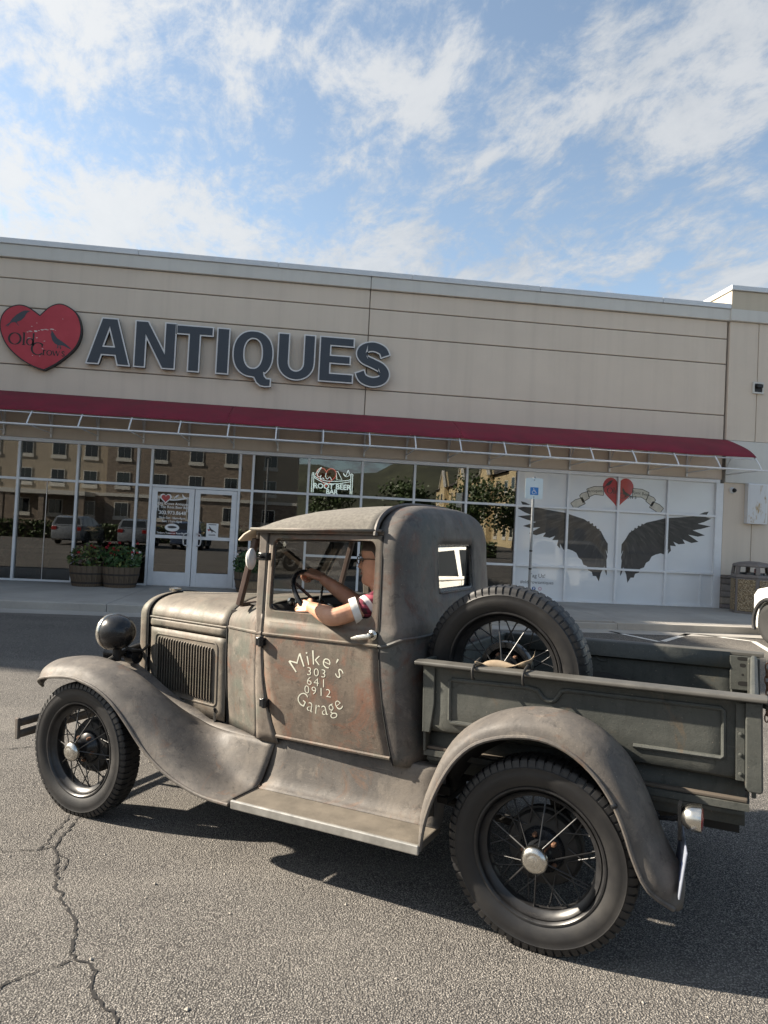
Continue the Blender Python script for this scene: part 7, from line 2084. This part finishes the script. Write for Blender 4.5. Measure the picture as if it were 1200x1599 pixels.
m = MB(); m.box(0, 14, -70, 0, 0, 11.6); m.build('wall', HYEL, hy, smooth=False)
m = MB(); m.add([(-0.6, -70.5, 11.6), (-0.6, 0.5, 11.6), (7, 0.5, 15), (7, -70.5, 15), (14.6, -70.5, 11.6), (14.6, 0.5, 11.6)], [(0, 1, 2, 3), (3, 2, 5, 4), (1, 5, 2), (0, 3, 4)]); m.build('roof', HROOF, hy, smooth=False)
for yb in (-5, -22, -40, -58):
    m = MB(); m.prism([(-2.6, 0), (2.6, 0), (2.6, 11.8), (0, 15.2), (-2.6, 11.8)], lambda a, b, t: (t, yb + a, b), -1.0, 0.0); m.build('gable', HYEL, hy, smooth=False)
    for s in (-1, 1):
        m = MB(); m.bar((-1.02, yb, 15.35), (-1.02, yb + s * 3.0, 11.6), 0.5, 0.25); m.build('gable_trim', HFR, hy, smooth=False)
    for z in (2.4, 5.9, 9.4): put_win(hy, -1.02, yb, z, -math.pi / 2)
for k in range(14):
    y = -2.0 - 5 * k
    if min(abs(y - q) for q in (-5, -22, -40, -58)) > 3.6:
        for z in (2.4, 5.9, 9.4): put_win(hy, -0.02, y, z, -math.pi / 2)
for k in range(3):
    for z in (2.4, 5.9, 9.4): put_win(hy, 3 + 4 * k, 0.02, z, math.pi)
HGREEN = simple('hill_scrub', (0.055, 0.060, 0.035), 1.0, var=0.4, scale=0.02)
m = MB(); rd = random.Random(5); rows = []
nx_ = 60
hz = [120 + 55 * math.sin(i * 0.23 + 1) + 26 * math.sin(i * 0.61) + rd.uniform(-8, 8) for i in range(nx_)]
for q, (y, f_) in enumerate(((-900, 0.0), (-1150, 0.35), (-1400, 0.8), (-1600, 1.0), (-2100, 0.8))):
    rows.append([(lerp(-1800, 2200, i / (nx_ - 1)), y + rd.uniform(-40, 40), -1 + hz[i] * f_ * (1 + rd.uniform(-0.06, 0.06))) for i in range(nx_)])
m.loft(rows); tag(m.build('hills', HGREEN), 'scrubby hills far beyond the hotels', 'hills', kind='structure')
TLEAF = leafmat('tree_leaf', (0.045, 0.075, 0.022)); BARK = simple('tree_bark', (0.08, 0.06, 0.045), 0.9, var=0.3, scale=9)
def tree(x, y, h, r, seed, lb):
    t = thing('shade_tree', lb, 'tree', (x, y, 0), group='trees across the road')
    rd = random.Random(seed)
    m = MB(); m.tube([(0, 0, 0), (0.1, 0.05, h * 0.25), (0.0, 0.1, h * 0.5), (0.1, 0, h * 0.8)], [0.24, 0.19, 0.13, 0.05], 9)
    for k in range(7):
        a = rd.uniform(0, 6.28); z = h * rd.uniform(0.3, 0.6); m.tube([(0.05, 0.05, z), (r * 0.4 * math.cos(a), r * 0.4 * math.sin(a), z + h * 0.12), (r * 0.75 * math.cos(a), r * 0.75 * math.sin(a), z + h * 0.22)], [0.09, 0.06, 0.02], 6)
    m.build('trunk', BARK, t)
    m = MB()
    for k in range(26):
        a = rd.uniform(0, 6.28); q = r * rd.uniform(0.1, 0.85); c = Vector((q * math.cos(a), q * math.sin(a), h * rd.uniform(0.38, 0.95)))
        c.x *= 1.15 - 0.5 * abs(c.z / h - 0.6); c.y *= 1.15 - 0.5 * abs(c.z / h - 0.6)
        for j in range(70):
            p = c + Vector((rd.gauss(0, 1), rd.gauss(0, 1), rd.gauss(0, 0.8))) * r * 0.20
            d = Vector((rd.uniform(-1, 1), rd.uniform(-1, 1), rd.uniform(-1, 1))).normalized(); e = d.orthogonal().normalized(); s_ = 0.20
            m.add([p - e * s_, p + d * s_ * 0.6, p + e * s_, p - d * s_ * 0.6], [(0, 1, 2, 3)])
    m.build('crown', TLEAF, t, smooth=False, fix=False)
for x, y, h, r, sd, lb in ((10.5, -36, 6.5, 2.6, 1, 'round green tree across the road, reflected behind the truck roof'), (19.0, -44, 8.5, 3.2, 2, 'tall dark tree before the yellow hotel, reflected right of the cab'), (16.0, -40, 5.0, 2.2, 3, 'small bushy tree across the road beside the tall dark tree'), (3.0, -50, 7.5, 2.7, 4, 'slender tree before the end of the stone hotel'), (24.5, -48, 7.0, 2.8, 6, 'broad tree nearest the yellow hotel gable')):
    tree(x, y, h, r, sd, lb)
for x, y, lb in ((-3.0, -25, 'slim street lamp across the lot at the left'), (22, -30, 'slim street lamp across the lot at the right')):
    t = thing('street_lamp', lb, 'street lamp', (x, y, 0), group='street lamps across the lot')
    m = MB(); m.tube([(0, 0, 0), (0, 0, 7.0)], [0.09, 0.06], 10); m.build('post', POSTG, t)
    m = MB(); m.box(-0.2, 0.2, 0.0, 0.9, 6.95, 7.1); m.build('lamp_head', POSTG, t, smooth=False, bevel=0.03)

for x0, x1, y, lb in ((-22, -8.5, -17.5, 'clipped green hedge behind the parked cars at the left, reflected'), (-5.0, 14, -18.0, 'clipped green hedge across the lot behind the photographer')):
    t = thing('hedge', lb, 'hedge', ((x0 + x1) / 2, y, 0), group='hedges across the lot')
    rd = random.Random(int(x1)); m = MB(); L = (x1 - x0) / 2
    for i in range(5200):
        p = Vector((rd.uniform(-L, L), rd.uniform(-0.5, 0.5), rd.uniform(0.05, 1.15)))
        if rd.random() < 0.6: p.y = 0.5 * rd.choice((-1, 1)) + rd.gauss(0, 0.06)
        d = Vector((rd.uniform(-1, 1), rd.uniform(-1, 1), rd.uniform(-1, 1))).normalized(); e = d.orthogonal().normalized(); s_ = 0.11
        m.add([p - e * s_, p + d * s_ * 0.6, p + e * s_, p - d * s_ * 0.6], [(0, 1, 2, 3)])
    m.build('foliage', TLEAF, t, smooth=False, fix=False)
    m = MB(); m.box(-L, L, -0.4, 0.4, 0, 0.9); m.build('twigs', BARK, t, smooth=False)
